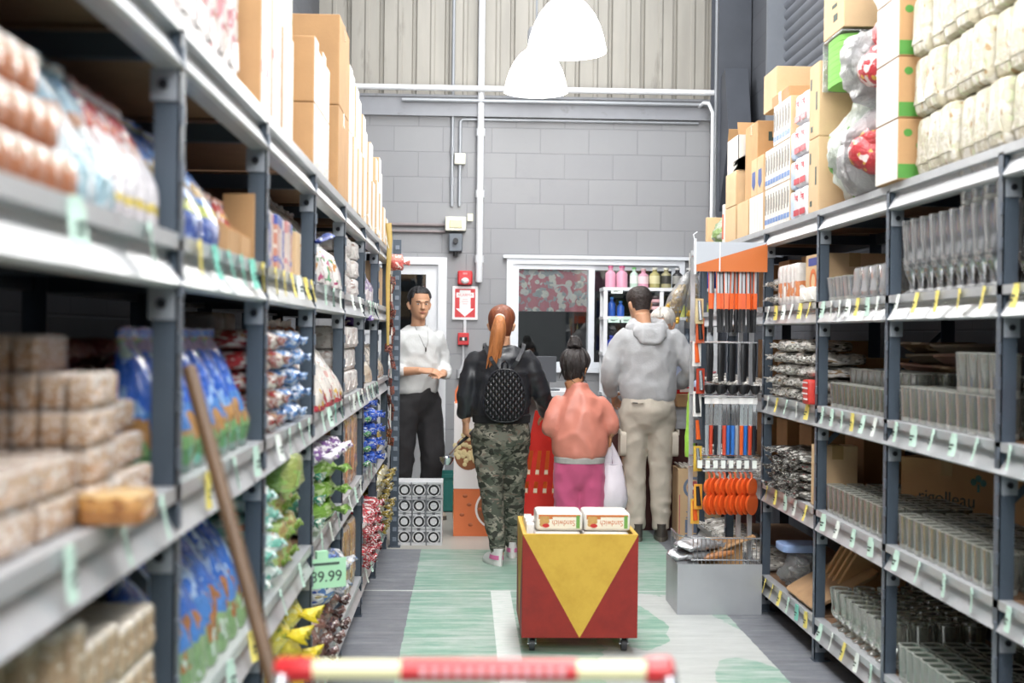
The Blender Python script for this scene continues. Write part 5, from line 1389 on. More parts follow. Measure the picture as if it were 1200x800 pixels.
# bays behind the display stand
k = Kind(pillow('grey_goods_pack', .22, .18, .06, M_cut, .014, 12, .8, .03), 'pack', 'shiny packs behind the display stand')
for lv, z in (('C', zC), ('D', zD), ('E', zE)):
    for i in range(8): k.put((RF + .1, 6.62 + i * .2 + (.06 if i > 3 else 0), z), f'shiny wrapped pack behind the display stand, {ORD[i]} from near end, {dict(C="middle", D="second", E="lowest")[lv]} shelf', RT + random.uniform(-.2, .2))
k = Kind(carton('carton', .24, .3, .28, M_card, 'y'), 'box', 'cartons behind the display stand')
for lv, z in (('B', zB), ('C', zC), ('D', zD)):
    for i in range(3): k.put((RF + .42, 6.75 + i * .5, z), f'brown carton at the back behind the stand, {ORD[i]} from near end, {dict(B="fourth", C="middle", D="second")[lv]} shelf', RT)

# ================================================================ display stand at the aisle end of the glassware rack
M_chrome = mat('chrome_wire', '#c7cacd', .22, .85)
M_standgrey = mat('stand_grey_metal', '#aeb1b5', .38, .35, .06, 5)
M_orange = mat('orange_plastic', '#e0622c', .3, 0, .05)
M_blk = mat('black_nylon', '#1f2023', .35)
SY = 6.42
st = empty('display_stand', (1.30, SY + .2, 0))
tag(st, 'grey metal display stand with orange and white header, at the glassware rack end', 'display stand')
so = -st.location
def spart(b, nm, m, par=st, **kw):
    o = b.build(nm, m, par, **kw)
    if par is st: o.location = so
    return o
X0, X1 = 1.085, 1.515
b = MB()
b.box(X0, X1, SY, SY + .004, .0, .255); b.box(X0, X0 + .004, SY + .004, SY + .36, 0, .255); b.box(X1 - .004, X1, SY + .004, SY + .36, 0, .255); b.box(X0, X1, SY + .36, SY + .364, 0, .255); b.box(X0 + .004, X1 - .004, SY + .004, SY + .36, .2, .204)
spart(b, 'base_box', M_standgrey, smooth=False)
b = MB()
for z in (.275, .385):
    b.tube([(X0 + .02, SY + .33, z), (X0 + .02, SY + .1, z), (X0 + .07, SY + .012, z), (X1 - .01, SY + .012, z)], .004, 6)
for i in range(17):
    x = X0 + .08 + i * .0215
    b.cyl((x, SY + .012, .255), (x, SY + .012, .385), .0022, n=5)
for i in range(6):
    y = SY + .08 + i * .045
    b.cyl((X0 + .02, y + .02, .255), (X0 + .02, y + .02, .385), .0022, n=5)
spart(b, 'wire_basket', M_chrome)
for x, y in ((1.455, SY + .30), (1.505, SY + .26), (1.205, SY + .34)):
    b = MB(); b.box(x - .011, x + .011, y - .011, y + .011, .204, 1.86 if x > 1.2 else 1.6); spart(b, 'upright', M_rail, smooth=False)
for z in (1.83, 1.375, 1.10, .78, .72):
    b = MB(); b.cyl((1.19, SY + .30, z), (1.50, SY + .30, z), .006, n=8); b.cyl((1.22, SY + .06, z), (1.49, SY + .06, z), .004, n=6)
    for x in (1.225, 1.35, 1.485): b.cyl((x, SY + .06, z), (x, SY + .30, z), .004, n=6)
    spart(b, 'hook_bar', M_chrome)
def header_mat():
    m, t, bb = base_mat('header_print')
    tc = nd(t, 'ShaderNodeTexCoord'); sep = nd(t, 'ShaderNodeSeparateXYZ'); t.links.new(tc.outputs['Generated'], sep.inputs[0])
    k = math_(t, 'GREATER_THAN', math_(t, 'SUBTRACT', math_(t, 'ADD', .22, math_(t, 'MULTIPLY', sep.outputs[0], .75)), sep.outputs[2]), 0)
    t.links.new(mixc(t, k, lin('#b4bac2'), lin('#c46c36')), bb.inputs['Base Color']); bb.inputs['Roughness'].default_value = .3
    return m
b = MB(); b.box(1.165, 1.53, SY + .03, SY + .036, 1.735, 1.885)
hd = spart(b, 'header_panel', header_mat(), smooth=False)
b = MB(); b.box(1.283, 1.289, SY + .027, SY + .03, 1.735, 1.885); b.build('header_seam', M_alu, hd, smooth=False)
b = MB(); b.box(1.155, 1.165, SY + .02, SY + .045, 1.72, 1.90); b.tube([(1.16, SY + .03, 1.88), (1.15, SY + .03, 1.92), (1.17, SY + .03, 1.935)], .003, 6); b.build('header_frame', M_alu, hd, smooth=False)
b = MB()
for i in range(8): b.box(1.19 + i * .04, 1.213 + i * .04, SY + .052, SY + .054, .735, .775)
spart(b, 'price_strip', TAGC['w'], smooth=False)

# hanging kitchen tools
def tool(name, parts, first):
    o = first[0].build(name, first[1])
    for b, nm, m in parts: b.build(nm, m, o)
    return o
b1 = MB(); b1.box(-.008, .008, -.008, .008, -.40, -.28); b1.tube([(0, 0, -.28), (0, 0, -.40)], [.011, .008], 8)
b2 = MB(); b2.box(-.010, .010, -.006, .006, -.285, -.20); b2.box(-.010, -.006, -.005, .005, -.20, -.06); b3 = MB(); b3.box(-.006, .006, -.004, .004, -.20, -.05); b4 = MB(); b4.tube([(0, 0, 0), (0, -.004, -.03), (0, 0, -.06)], .009, 8); b4.box(.006, .010, -.005, .005, -.20, -.05)
k = Kind(tool('peeler', [(b2, 'grip', M_orange), (b3, 'grey_inlay', M_standgrey), (b4, 'black_head', M_blk)], (b1, M_blk)), 'kitchen tool', 'orange and black hand tools on the top hooks')
for i in range(13): k.put((1.245 + i * .0195, SY + .07 + .016 * (i % 2), 1.825), f'orange and black tool on the stand top hooks, {ORD[i]} from the aisle side', rz=random.uniform(-.4, .4), ry=random.uniform(-.03, .03))
b1 = MB(); b1.tube([(0, 0, 0), (.0, -.004, -.06), (0, 0, -.14), (0, 0, -.2)], [.010, .012, .010, .008], 8, flat=.5)
b2 = MB(); b2.lathe([(.001, -.065), (.014, -.06), (.024, -.040), (.027, -.018), (.025, -.018), (.021, -.040), (.001, -.058)], 14, c=(0, -.022, -.20)); 
k = Kind(tool('ladle', [(b2, 'bowl', M_blk)], (b1, M_blk)), 'ladle', 'black ladles on the second hooks')
for i in range(13): k.put((1.245 + i * .0198, SY + .09 + .062 * (i % 3), 1.372), f'black nylon ladle on the stand second hooks, {ORD[i]} from the aisle side', rz=random.uniform(-.1, .1))
hc = [('#2f6fc0', 'blue'), ('#c94a34', 'red'), ('#9aa0a6', 'grey'), ('#e0622c', 'orange'), ('#22262e', 'black')]
kk = []
for i, (c, nme) in enumerate(hc):
    b1 = MB(); b1.tube([(0, 0, -.13), (0, 0, -.28)], [.011, .009], 8); b2 = MB(); b2.box(-.009, .009, -.001, .001, -.13, -.01); b3 = MB(); b3.box(-.014, .014, -.004, .0, -.02, .012)
    kk.append(Kind(tool('knife', [(b2, 'blade', M_chrome), (b3, 'hang_card', M_sign_white)], (b1, mat('knife_handle_%s' % nme, c, .3))), 'knife', 'knives on the third hooks'))
seq = [2, 1, 4, 2, 1, 0, 0, 2, 3, 0, 1, 4]
for i, q in enumerate(seq): kk[q].put((1.24 + i * .0222, SY + .075 + .01 * (i % 2), 1.08), f'knife with a {hc[q][1]} handle on the third hooks, {ORD[i]} from the aisle side', rz=random.uniform(-.3, .3))
b1 = MB()
for zc, rr in ((-.07, .045), (-.155, .058)): b1.lathe([(.001, -.012), (rr, -.012), (rr + .003, 0), (rr - .003, .0), (rr - .006, -.006), (.001, -.006)], 20, c=(0, 0, 0))
b1 = MB()
for zc, rr in ((-.065, .046), (-.15, .056)):
    b1.rings([[(rr * math.cos(2 * PI * j / 20) * f, y, zc + rr * math.sin(2 * PI * j / 20) * f) for j in range(20)] for f, y in ((.8, .012), (1, 0), (1.02, -.008), (.9, -.008))])
b2 = MB(); b2.tube([(-.0, 0, -.02), (0, 0, .0), (0, .01, .012)], .006, 6)
k = Kind(tool('orange_squeezer', [(b2, 'hanging_loop', M_orange)], (b1, M_orange)), 'kitchen tool', 'orange round tools on the fourth hooks')
for i in range(9): k.put((1.255 + i * .0272, SY + .075 + .012 * (i % 2), .70), f'orange round kitchen tool on the fourth hooks, {ORD[i]} from the aisle side', rz=.85)
# things on the aisle-side wing
wing = [('#d8c79a', 1.60), ('#c9582f', 1.50), ('#d9d9d6', 1.38), ('#b9432f', 1.24), ('#e0e0dc', 1.12), ('#444a52', .98), ('#d8b548', .84), ('#e0a23c', .64), ('#d9a83a', .56)]
for i, (c, z) in enumerate(wing):
    b = MB(); b.box(-.022, .022, -.004, .004, -.13, 0)
    o = b.build('carded_pack', mat('card_pack_%d' % i, c, .4, 0, .15, 14), None, (1.205 + .010 * (i % 2), SY + .14 + .03 * (i % 3), z), (0, 0, .3 - .2 * (i % 3)))
    b = MB(); b.tube([(-.004, 0, -.01), (.004, 0, -.11)], [.009, .013], 8); b.build('tool_on_card', [M_chrome, M_blk, M_orange][i % 3], o, (0, -.006, 0))
    tag(o, f'small carded tool on the aisle-side edge of the stand, {ORD[i]} from the top', 'card', 'carded tools on the stand edge')
k = Kind(pouch('lime_net_bag', .06, .05, .34, mat('lime_net', '#9ccf4e', .5, 0, .15, 20, .3, 30), 0, .008, 3), 'bag', None); k.put((1.205, SY + .375, .76), 'slim lime green bag hanging on the aisle side of the display stand')
M_silver = mat('crumpled_silver', '#b9bbbe', .22, .5, .2, 14, .8, 20)
k = Kind(pillow('steel_strainer', .24, .16, .05, M_silver, .018, 9, .9, .03), 'utensil', 'shiny utensils in the wire basket')
for i in range(4): k.put((1.17 + .03 * (i % 2), SY + .10 + .075 * (i // 2), .262 + .05 * (i % 2)), f'shiny wrapped steel utensil in the wire basket, {ORD[i]} from the front', rz=.25 + .3 * i)
b = MB(); b.strap([(0, 0, 0), (.12, .0, .02), (.3, 0, .09)], .07, .006, (0, 1, 0)); tag(b.build('cardboard_strip', M_card, None, (1.21, SY + .16, .285)), 'tan cardboard strip lying in the wire basket', 'cardboard')
b = MB(); b.tube([(0, 0, .0), (.08, -.01, .02), (.15, 0, .03)], [.02, .018, .012], 10); tag(b.build('rolling_pin', mat('varnished_wood', '#b87a45', .35), None, (1.23, SY + .06, .275)), 'varnished wooden rolling pin at the front of the wire basket', 'rolling pin')
b = MB(); b.box(0, .22, 0, .05, 0, .15); tag(b.build('carton', M_card, None, (1.235, SY + .185, .206), smooth=False), 'low brown carton at the back of the wire basket', 'box')

# ================================================================ red and yellow box cart
CX0, CX1, CY0, CY1, CZ0, CZ1 = .262, .772, 5.60, 6.16, .074, .530
def tri_mat(name, ax, c0, half):
    m, t, bb = base_mat(name)
    tc = nd(t, 'ShaderNodeTexCoord'); sep = nd(t, 'ShaderNodeSeparateXYZ'); t.links.new(tc.outputs['Object'], sep.inputs[0])
    d = math_(t, 'ABSOLUTE', math_(t, 'SUBTRACT', sep.outputs[ax], c0))
    lim = math_(t, 'MULTIPLY', math_(t, 'DIVIDE', math_(t, 'SUBTRACT', sep.outputs[2], CZ0), CZ1 - CZ0), half)
    k = math_(t, 'LESS_THAN', d, lim)
    n = noise_tex(t, tc.outputs['Object'], 9, 5, .7)
    yel = ramp(t, n, [(.3, '#bf9830'), (.6, '#cda63c')]); red = ramp(t, n, [(.3, '#7c190f'), (.65, '#8f2014')])
    t.links.new(mixc(t, k, red, yel), bb.inputs['Base Color']); bb.inputs['Roughness'].default_value = .6
    return m
M_tx = tri_mat('cart_front_paint', 0, 0.0, (CX1 - CX0) / 2); M_ty = tri_mat('cart_side_paint', 1, 0.0, (CY1 - CY0) / 2)
M_yel = mat('cart_yellow', '#c39c34', .45, 0, .08, 9)
cx, cy = (CX0 + CX1) / 2, (CY0 + CY1) / 2
ct = empty('box_cart', (cx, cy, 0)); tag(ct, 'red wooden box cart with a yellow triangle painted on its front', 'cart')
hx, hy = (CX1 - CX0) / 2, (CY1 - CY0) / 2
b = MB(); b.box(-hx, hx, -hy, -hy + .016, CZ0, CZ1); b.build('front_panel', M_tx, ct, smooth=False, bevel=.002)
b = MB(); b.box(-hx, hx, hy - .016, hy, CZ0, CZ1); b.build('back_panel', M_tx, ct, smooth=False, bevel=.002)
for s in (-1, 1):
    b = MB(); b.box(*sorted((s * hx, s * (hx - .016))), -hy + .016, hy - .016, CZ0, CZ1); b.build('side_panel', M_ty, ct, smooth=False, bevel=.002)
b = MB(); b.box(-hx + .016, hx - .016, -hy + .016, hy - .016, CZ0, CZ0 + .018); b.build('bottom_board', M_yel, ct, smooth=False)
b = MB()
b.box(-hx + .016, -hx + .02, -hy + .016, hy - .016, CZ0 + .02, CZ1 - .001); b.box(hx - .02, hx - .016, -hy + .016, hy - .016, CZ0 + .02, CZ1 - .001); b.box(-hx + .02, hx - .02, hy - .02, hy - .016, CZ0 + .02, CZ1 - .001); b.box(-hx + .02, hx - .02, -hy + .016, -hy + .02, CZ0 + .02, CZ1 - .001)
b.build('yellow_lining', M_yel, ct, smooth=False)
M_wheel = mat('caster_rubber', '#3b3b3e', .5)
for sx in (-1, 1):
    for sy in (-1, 1):
        x, y = sx * (hx - .05), sy * (hy - .06)
        b = MB(); b.box(x - .03, x + .03, y - .03, y + .03, CZ0 - .006, CZ0); b.prism([(y - .012, CZ0 - .006), (y + .012, CZ0 - .006), (y + .03, .03), (y + .012, .03)], 'x', x - .018, x - .015); b.prism([(y - .012, CZ0 - .006), (y + .012, CZ0 - .006), (y + .03, .03), (y + .012, .03)], 'x', x + .015, x + .018)
        c = b.build('caster', M_chrome, ct, smooth=False)
        b = MB(); b.rings([[(x + q, y + .02 + r * math.cos(2 * PI * j / 20), .031 + r * math.sin(2 * PI * j / 20)) for j in range(20)] for q, r in ((-.012, .022), (-.012, .03), (.012, .03), (.012, .022))]); b.cyl((x - .02, y + .02, .031), (x + .02, y + .02, .031), .006, mi=1); b.build('wheel', [M_wheel, M_chrome], c)
# sandwich biscuit packs in the cart
M_pk = mat('biscuit_white_film', '#e9e5df', .25, 0, .02, 9, .25, 25)
M_pkl = mat('label_cream', '#ece4d2', .35)
M_pko = mat('label_orange', '#c9743a', .4); M_pkg = mat('label_green', '#6f9f4a', .4); M_pkr = mat('label_red', '#c8302c', .4)
pk = brick('sandwich_biscuits', .1, .205, .082, M_pk, .002, 4, False, .15)
# label looks towards the camera: local -y
def lab(b, x0, x1, z0, z1, y=-.0515): b.box(x0, x1, y - .001, y, z0, z1)
b = MB(); lab(b, -.092, .092, .010, .072); l0 = b.build('front_label', M_pkl, pk, smooth=False)
b = MB(); lab(b, -.092, .092, .062, .072, -.0522); lab(b, -.092, -.03, .052, .064, -.0522); b.build('orange_band', M_pko, l0, smooth=False)
b = MB(); lab(b, .074, .09, .012, .068, -.0527); b.build('green_dots', M_pkg, l0, smooth=False)
b = MB()
for q in range(7): b.rings([[(-.078 + .012 * (q % 3) + .010 * math.cos(2 * PI * j / 12), -.0530 + d - q * .0002, .055 - .013 * (q // 3) + .010 * math.sin(2 * PI * j / 12)) for j in range(12)] for d in (0, -.0008)])
b.build('biscuit_picture', mat('biscuit_tan', '#c59a58', .5, 0, .15, 60), l0, smooth=False)
b = MB(); b.rings([[(-.06 + .016 * math.cos(2 * PI * j / 16), -.0548 + d, .024 + .009 * math.sin(2 * PI * j / 16)) for j in range(16)] for d in (0, -.0008)]); b.build('red_oval', M_pkr, l0, smooth=False)
text_mesh('lettering', 'Sandwich', .036, M_pko, l0, (.018, -.0530, .036), (R(90), R(180), 0), sx=.76)
k = Kind(pk, 'biscuits', 'sandwich biscuit packs in the box cart')
for r_ in range(2):
    for i in range(2):
        k.put((cx - .092 + i * .212, CY0 + .082 + r_ * .104, CZ1 + .008), f'white sandwich biscuit pack, top layer, {ORD[r_]} row, {("aisle-stripe","rack")[i]} side of the cart')
for r_ in range(5):
    for i in range(2):
        k.put((cx - .1 + i * .214, CY0 + .078 + r_ * .102, CZ1 - .076), f'white sandwich biscuit pack, second layer, {ORD[r_]} row, {("aisle-stripe","rack")[i]} side of the cart')
for i in range(3): k.put((cx - .215, CY0 + .15 + i * .11, CZ1 - .07), f'white biscuit pack stood on end along the cart side, {ORD[i]} from the front', rz=PI / 2, rx=R(78) if False else 0, sc=(.45, .4, 1.25))

# ================================================================ shopping trolley in the foreground
HY, HZ = 1.6, at(556, 785, Y=1.6).z
hx0, hx1 = at(325, 790, Y=HY).x, at(788, 785, Y=HY).x
tr = empty('shopping_trolley', ((hx0 + hx1) / 2, HY - .4, 0)); tag(tr, 'shopping trolley in front with a cream and red push bar', 'trolley')
to = -tr.location
M_cream = mat('cream_plastic', '#e6dfb2', .35, 0, .03); M_tred = mat('trolley_red', '#c52f33', .3)
def sl(a): return hx0 + (hx1 - hx0) * a
def tpart(b, nm, m, **kw): o = b.build(nm, m, tr, **kw); o.location = to; return o
b = MB(); b.cyl((sl(.02), HY, HZ), (sl(.98), HY, HZ), .0125, n=20); tpart(b, 'push_bar', M_cream)
b = MB(); b.tube([(sl(-.005), HY, HZ), (sl(.01), HY, HZ), (sl(.09), HY, HZ)], [.012, .016, .0155], 20); tpart(b, 'end_grip', M_tred)
b = MB(); b.tube([(sl(.93), HY, HZ), (sl(.99), HY, HZ), (sl(1.0), HY, HZ)], [.0165, .0185, .014], 20); tpart(b, 'end_grip', M_tred)
b = MB(); b.cyl((sl(.31), HY, HZ), (sl(.755), HY, HZ), .0140, n=24); sv = tpart(b, 'red_sleeve', M_tred)
b = MB()
for i in range(13):
    x = sl(.36 + i * .029); b.box(x, x + .007, HY - .0150, HY - .0135, HZ - .004, HZ + .006)
b.build('faded_lettering', mat('faded_pink', '#e6b7bb', .5), sv, smooth=False)
for x in (sl(.0) + .006, sl(1.0) - .006):
    b = MB(); b.tube([(x, HY, HZ), (x, HY - .06, HZ - .06), (x, HY - .12, HZ - .35), (x, HY - .08, .14), (x, HY - .75, .12)], .011, 10); tpart(b, 'side_tube', M_chrome)
b = MB()
for i in range(13):
    f = i / 12; z = .5 + .38 * f; d = .06 + .02 * f
    x0, x1, y0, y1 = hx0 + .03 - .02 * f, hx1 - .03 + .02 * f, HY - .80 - .04 * f, HY - .13 + .02 * f
    b.tube([(x0, y0, z), (x1, y0, z), (x1, y1, z), (x0, y1, z), (x0, y0, z)], .004 if i < 12 else .006, 6)
for i in range(14):
    f = i / 13
    xa, xb = hx0 + .03 + (hx1 - hx0 - .06) * f, hx0 + .01 + (hx1 - hx0 - .02) * f
    for ya, yb in ((HY - .80, HY - .84), (HY - .13, HY - .11)): b.cyl((xa, ya, .5), (xb, yb, .88), .003, n=5)
    b.cyl((xa, HY - .80, .5), (xa, HY - .13, .5), .003, n=5)
    ya, yb = HY - .80 + .67 * f, HY - .84 + .73 * f
    for xa, xb in ((hx0 + .03, hx0 + .01), (hx1 - .03, hx1 - .01)): b.cyl((xa, ya, .5), (xb, yb, .88), .003, n=5)
tpart(b, 'wire_basket', M_chrome)
for sx in (hx0 + .04, hx1 - .04):
    for yy in (HY - .1, HY - .75):
        b = MB(); b.rings([[(sx + q, yy + r * math.cos(2 * PI * j / 20), .052 + r * math.sin(2 * PI * j / 20)) for j in range(20)] for q, r in ((-.012, .04), (-.012, .05), (.012, .05), (.012, .04))]); b.box(sx - .02, sx + .02, yy - .012, yy + .012, .09, .125); tpart(b, 'caster_wheel', M_wheel)

# broom handle leaning on the snack rack
pa = at(222, 432, X=-.478); pb = at(319, 796, Y=1.95)
d = (pb - pa).normalized(); pc = pb + d * ((pb.z - .01) / -d.z)
b = MB(); b.tube([pa - d * .004, pa, pb, pc], [.008, .0125, .0125, .0125], 14)
o = tag(b.build('broom_handle', mat('worn_wood', '#5a432d', .5, 0, .15, 10)), 'worn wooden broom handle leaning diagonally against the snack rack', 'broom')

# ================================================================ far end: crate, standee, kiosk, counter
M_crate = mat('crate_grey_white', '#c9cacc', .5, 0, .06, 9); M_cdark = mat('crate_dark', '#77797d', .7)
c0, c1 = at(463, 636, Y=8.5), at(518, 638, Y=8.5)
cw = c1.x - c0.x; ch = at(490, 565, Y=8.5).z
cr = empty('plastic_crate', ((c0.x + c1.x) / 2, 8.62, 0)); tag(cr, 'pale grey plastic bottle crate on its side showing twelve round bosses', 'crate')
b = MB(); b.box(-cw / 2 + .01, cw / 2 - .01, -.10, .12, .005, ch - .01); b.build('inner_wall', M_cdark, cr, smooth=False)
b = MB()
for x in (-cw / 2, cw / 2 - .012): b.box(x, x + .012, -.12, .13, 0, ch)
b.box(-cw / 2 + .012, cw / 2 - .012, -.12, .13, ch - .012, ch); b.box(-cw / 2 + .012, cw / 2 - .012, -.12, .13, 0, .012)
b.build('crate_frame', M_crate, cr, smooth=False)
b = MB(); ps = cw / 3.2
for i in range(3):
    for j in range(4):
        x = (i - 1) * ps; z = ch * (j + .5) / 4
        for r0, r1, dep in ((.043, .036, .016), (.024, .0, .014)):
            b.rings([[(x + r * math.cos(2 * PI * q / 16), -.10 - e, z + r * math.sin(2 * PI * q / 16)) for q in range(16)] for r, e in ((r0, 0), (r0, dep), (max(r1, .001), dep), (max(r1, .001), 0))])
        for a in range(4): b.box(x - .05 + .06 * (a % 2), x - .01 + .06 * (a % 2), -.108, -.10, z - .05 + .085 * (a // 2), z - .035 + .085 * (a // 2))
b.build('boss', M_crate, cr)
b = MB(); b.tube([(-cw / 2, -.125, ch * .73), (-.05, -.128, ch * .72), (cw / 2, -.125, ch * .75)], .004, 6); b.tube([(-cw / 6, -.125, 0), (-cw / 6 + .01, -.127, ch * .5), (-cw / 6, -.125, ch)], .004, 6); b.tube([(cw / 6, -.125, 0), (cw / 6 - .01, -.127, ch * .5), (cw / 6, -.125, ch)], .004, 6); b.build('binding_wire', M_cdark, cr)

e0 = at(531, 627, Y=8.9)
ew, eh = .40, at(545, 447, Y=8.9).z
sd = empty('nut_standee', (e0.x + ew / 2, 9.03, 0)); tag(sd, 'orange and white cardboard standee printed with bowls of nuts', 'display')
b = MB(); b.box(-ew / 2, ew / 2, -.13, .13, 0, eh * .86); b.prism([(-ew / 2, eh * .86), (ew / 2, eh * .86), (ew / 2, eh * .8), (ew / 2, eh), (-ew / 2 + .04, eh), (-ew / 2, eh * .93)], 'y', .1, .13)
b.build('card_body', mat('standee_orange', '#dc7846', .5, 0, .03), sd, smooth=False)
b = MB(); b.box(-ew / 2, ew / 2, -.133, -.1305, .33, eh * .86); b.box(-ew / 2 - .002, -ew / 2, -.13, .13, .33, eh * .86); b.build('white_panel', M_sign_white, sd, smooth=False)
def disc(b, x, z, r, y, rz=None, th=.0012):
    rz = rz or r
    b.rings([[(x + r * math.cos(2 * PI * j / 28), y + d, z + rz * math.sin(2 * PI * j / 28)) for j in range(28)] for d in (0, -th)])
M_bowl = mat('bowl_brown', '#8f5a38', .5); M_nut = mat('peanut_cream', '#e0cf9c', .5, 0, .08, 40); M_haz = mat('hazelnut_brown', '#b0603a', .45, 0, .2, 40)
b = MB(); disc(b, -.10, .58, .10, -.1335, .12); pb_ = b.build('peanut_bowl', M_bowl, sd)
b = MB(); rr = random.Random(3)
for q in range(26):
    a = rr.uniform(0, 2 * PI); r_ = .105 * math.sqrt(rr.random()); x, z = -.10 + r_ * .9 * math.cos(a), .61 + r_ * math.sin(a)
    t = rr.uniform(0, PI); dx, dz = .014 * math.cos(t), .014 * math.sin(t)
    b.sph((x + dx, -.1345 - .0015 * q / 26, z + dz), (.018, .003, .018), 10); b.sph((x - dx, -.1345 - .0015 * q / 26, z - dz), (.016, .003, .016), 10)
b.build('peanut', M_nut, pb_)
b = MB(); disc(b, .09, .19, .14, -.131); hb = b.build('hazelnut_bowl', M_sign_white, sd)
b = MB(); disc(b, .09, .19, .125, -.1325); b.build('bowl_inside', M_bowl, hb)
b = MB()
for q in range(30):
    a = rr.uniform(0, 2 * PI); r_ = .105 * math.sqrt(rr.random()); b.sph((.09 + r_ * math.cos(a), -.134, .19 + r_ * math.sin(a)), (.017, .004, .015), 10)
for x, z in ((-.09, .22), (-.08, .08), (-.14, .15), (-.12, .28)): b.sph((x, -.1315, z), (.017, .004, .012), 10)
b.build('hazelnut', M_haz, hb)
b = MB()
for q in range(6): b.sph((.02 + .02 * (q % 3), -.1345, .40 + .03 * (q // 3)), (.02, .002, .009), 8)
b.build('green_leaves', mat('leaf_print', '#4f8a3f', .5), sd)
b = MB()
for q in range(16): b.sph((-ew / 2 - .003, rr.uniform(-.1, .1), rr.uniform(.1, .5)), (.003, .025, .018), 8)
b.build('side_nuts', M_nut, sd)
g = at(526, 590, Y=10.15)
b = MB(); t_ = .008
b.box(g.x - .15, g.x + .15, 10.1, 10.1 + t_, .0, .3); b.box(g.x - .15, g.x - .15 + t_, 10.1, 10.4, 0, .3); b.box(g.x + .15 - t_, g.x + .15, 10.1, 10.4, 0, .3); b.box(g.x - .15, g.x + .15, 10.4 - t_, 10.4, 0, .3); b.box(g.x - .15, g.x + .15, 10.1, 10.4, 0, t_); b.box(g.x - .16, g.x + .16, 10.09, 10.1, .27, .3)
o = tag(b.build('teal_crate', mat('teal_plastic', '#2f7f77', .45), smooth=False), 'teal plastic crate on the floor by the door', 'crate')
b = MB()
for i in range(6): b.box(g.x - .12 + i * .045, g.x - .10 + i * .045, 10.094, 10.1, .05, .24)
b.build('rib', mat('teal_plastic', '#2f7f77', .45), o, smooth=False)

# checkout counter
CTX0, CTX1, CTY = .98, 2.12, 9.17
cn = empty('checkout_counter', ((CTX0 + CTX1) / 2, CTY + .25, 0)); tag(cn, 'checkout counter with a white ribbed edge and dark red front', 'counter')
cw_ = (CTX1 - CTX0) / 2
b = MB(); b.box(-cw_, cw_, -.22, .05, .05, .74); b.box(-cw_, cw_, -.2, .05, 0, .05); b.build('front_panel', mat('dark_red_laminate', '#4a2420', .45, 0, .08), cn, smooth=False)
b = MB(); b.box(-cw_ - .01, cw_, -.25, .05, .74, .88)
for i in range(3): b.box(-cw_ - .015, cw_, -.258, -.25, .755 + i * .045, .78 + i * .045)
b.build('ribbed_edge', mat('counter_white', '#d3d6da', .4, 0, .03), cn, smooth=False)
b = MB(); b.box(-cw_ - .015, cw_, -.26, .06, .88, .9); b.build('counter_top', mat('counter_top_grey', '#b9bcc0', .35), cn, smooth=False)
b = MB(); b.box(-.14, .14, -.1, .1, 0, .09); o = tag(b.build('flat_carton', M_card, None, (1.66, CTY + .04, .901), smooth=False, bevel=.003), 'low brown carton on the checkout counter', 'box')
b = MB(); b.box(-.025, .025, -.101, .101, .05, .091); b.build('tape', M_tape, o, smooth=False)
b = MB(); b.box(-.08, .08, -.05, .05, 0, .05); o = tag(b.build('red_packet', mat('bright_red_film', '#c9302f', .3, 0, .1), None, (1.58, CTY + .04, .993), (0, 0, .3), bevel=.008), 'red packet on top of the low carton on the counter', 'packet')
b = MB(); b.box(-.05, .05, -.0512, -.05, .012, .038); b.build('label', M_sign_white, o, smooth=False)
k = Kind(pouch('pink_packet', .12, .09, .16, bands('pink_red_packet', [(0, '#c9485c'), (.5, '#d9808c')], 'z', [('#e8dfe0', 5, .6, 0, 1), ('#d9742f', 5, .66, 0, 1)], .25, .2, 3, .5), .02, .008, 4), 'packet', None); k.put((1.76, CTY + .04, .993), 'pink and orange packet standing on the low carton, beside the cashier', rz=R(-90))
b = MB(); b.box(-.08, .08, -.012, .012, .06, .25); b.box(-.03, .03, -.01, .01, .01, .06); b.box(-.09, .09, -.07, .07, 0, .012)
m0 = at(636, 445, Y=9.35)
o = tag(b.build('monitor', mat('monitor_dark', '#55585d', .4), None, (m0.x + .02, 9.35, 1.0), (0, 0, R(14)), bevel=.004), 'dark grey monitor on the low desk under the window', 'monitor')
b = MB(); b.box(-.07, .07, .012, .014, .075, .235); b.build('screen', M_black, o, smooth=False)
# low desk that carries it
dk = empty('window_desk', (.62, 9.5, 0)); tag(dk, 'pale desk under the kiosk window, left of the checkout counter', 'desk')
b = MB(); b.box(-.3, .3, -.3, .3, .96, 1.0); b.build('desk_top', mat('desk_white', '#cfd2d6', .4), dk, smooth=False, bevel=.004)
for sx in (-.28, .25):
    b = MB(); b.box(sx, sx + .03, -.28, .28, 0, .96); b.build('desk_side', mat('desk_grey', '#b4b7bc', .5), dk, smooth=False)
b = MB(); b.box(-.25, .25, .24, .26, .3, .96); b.build('desk_back', mat('desk_grey', '#b4b7bc', .5), dk, smooth=False)
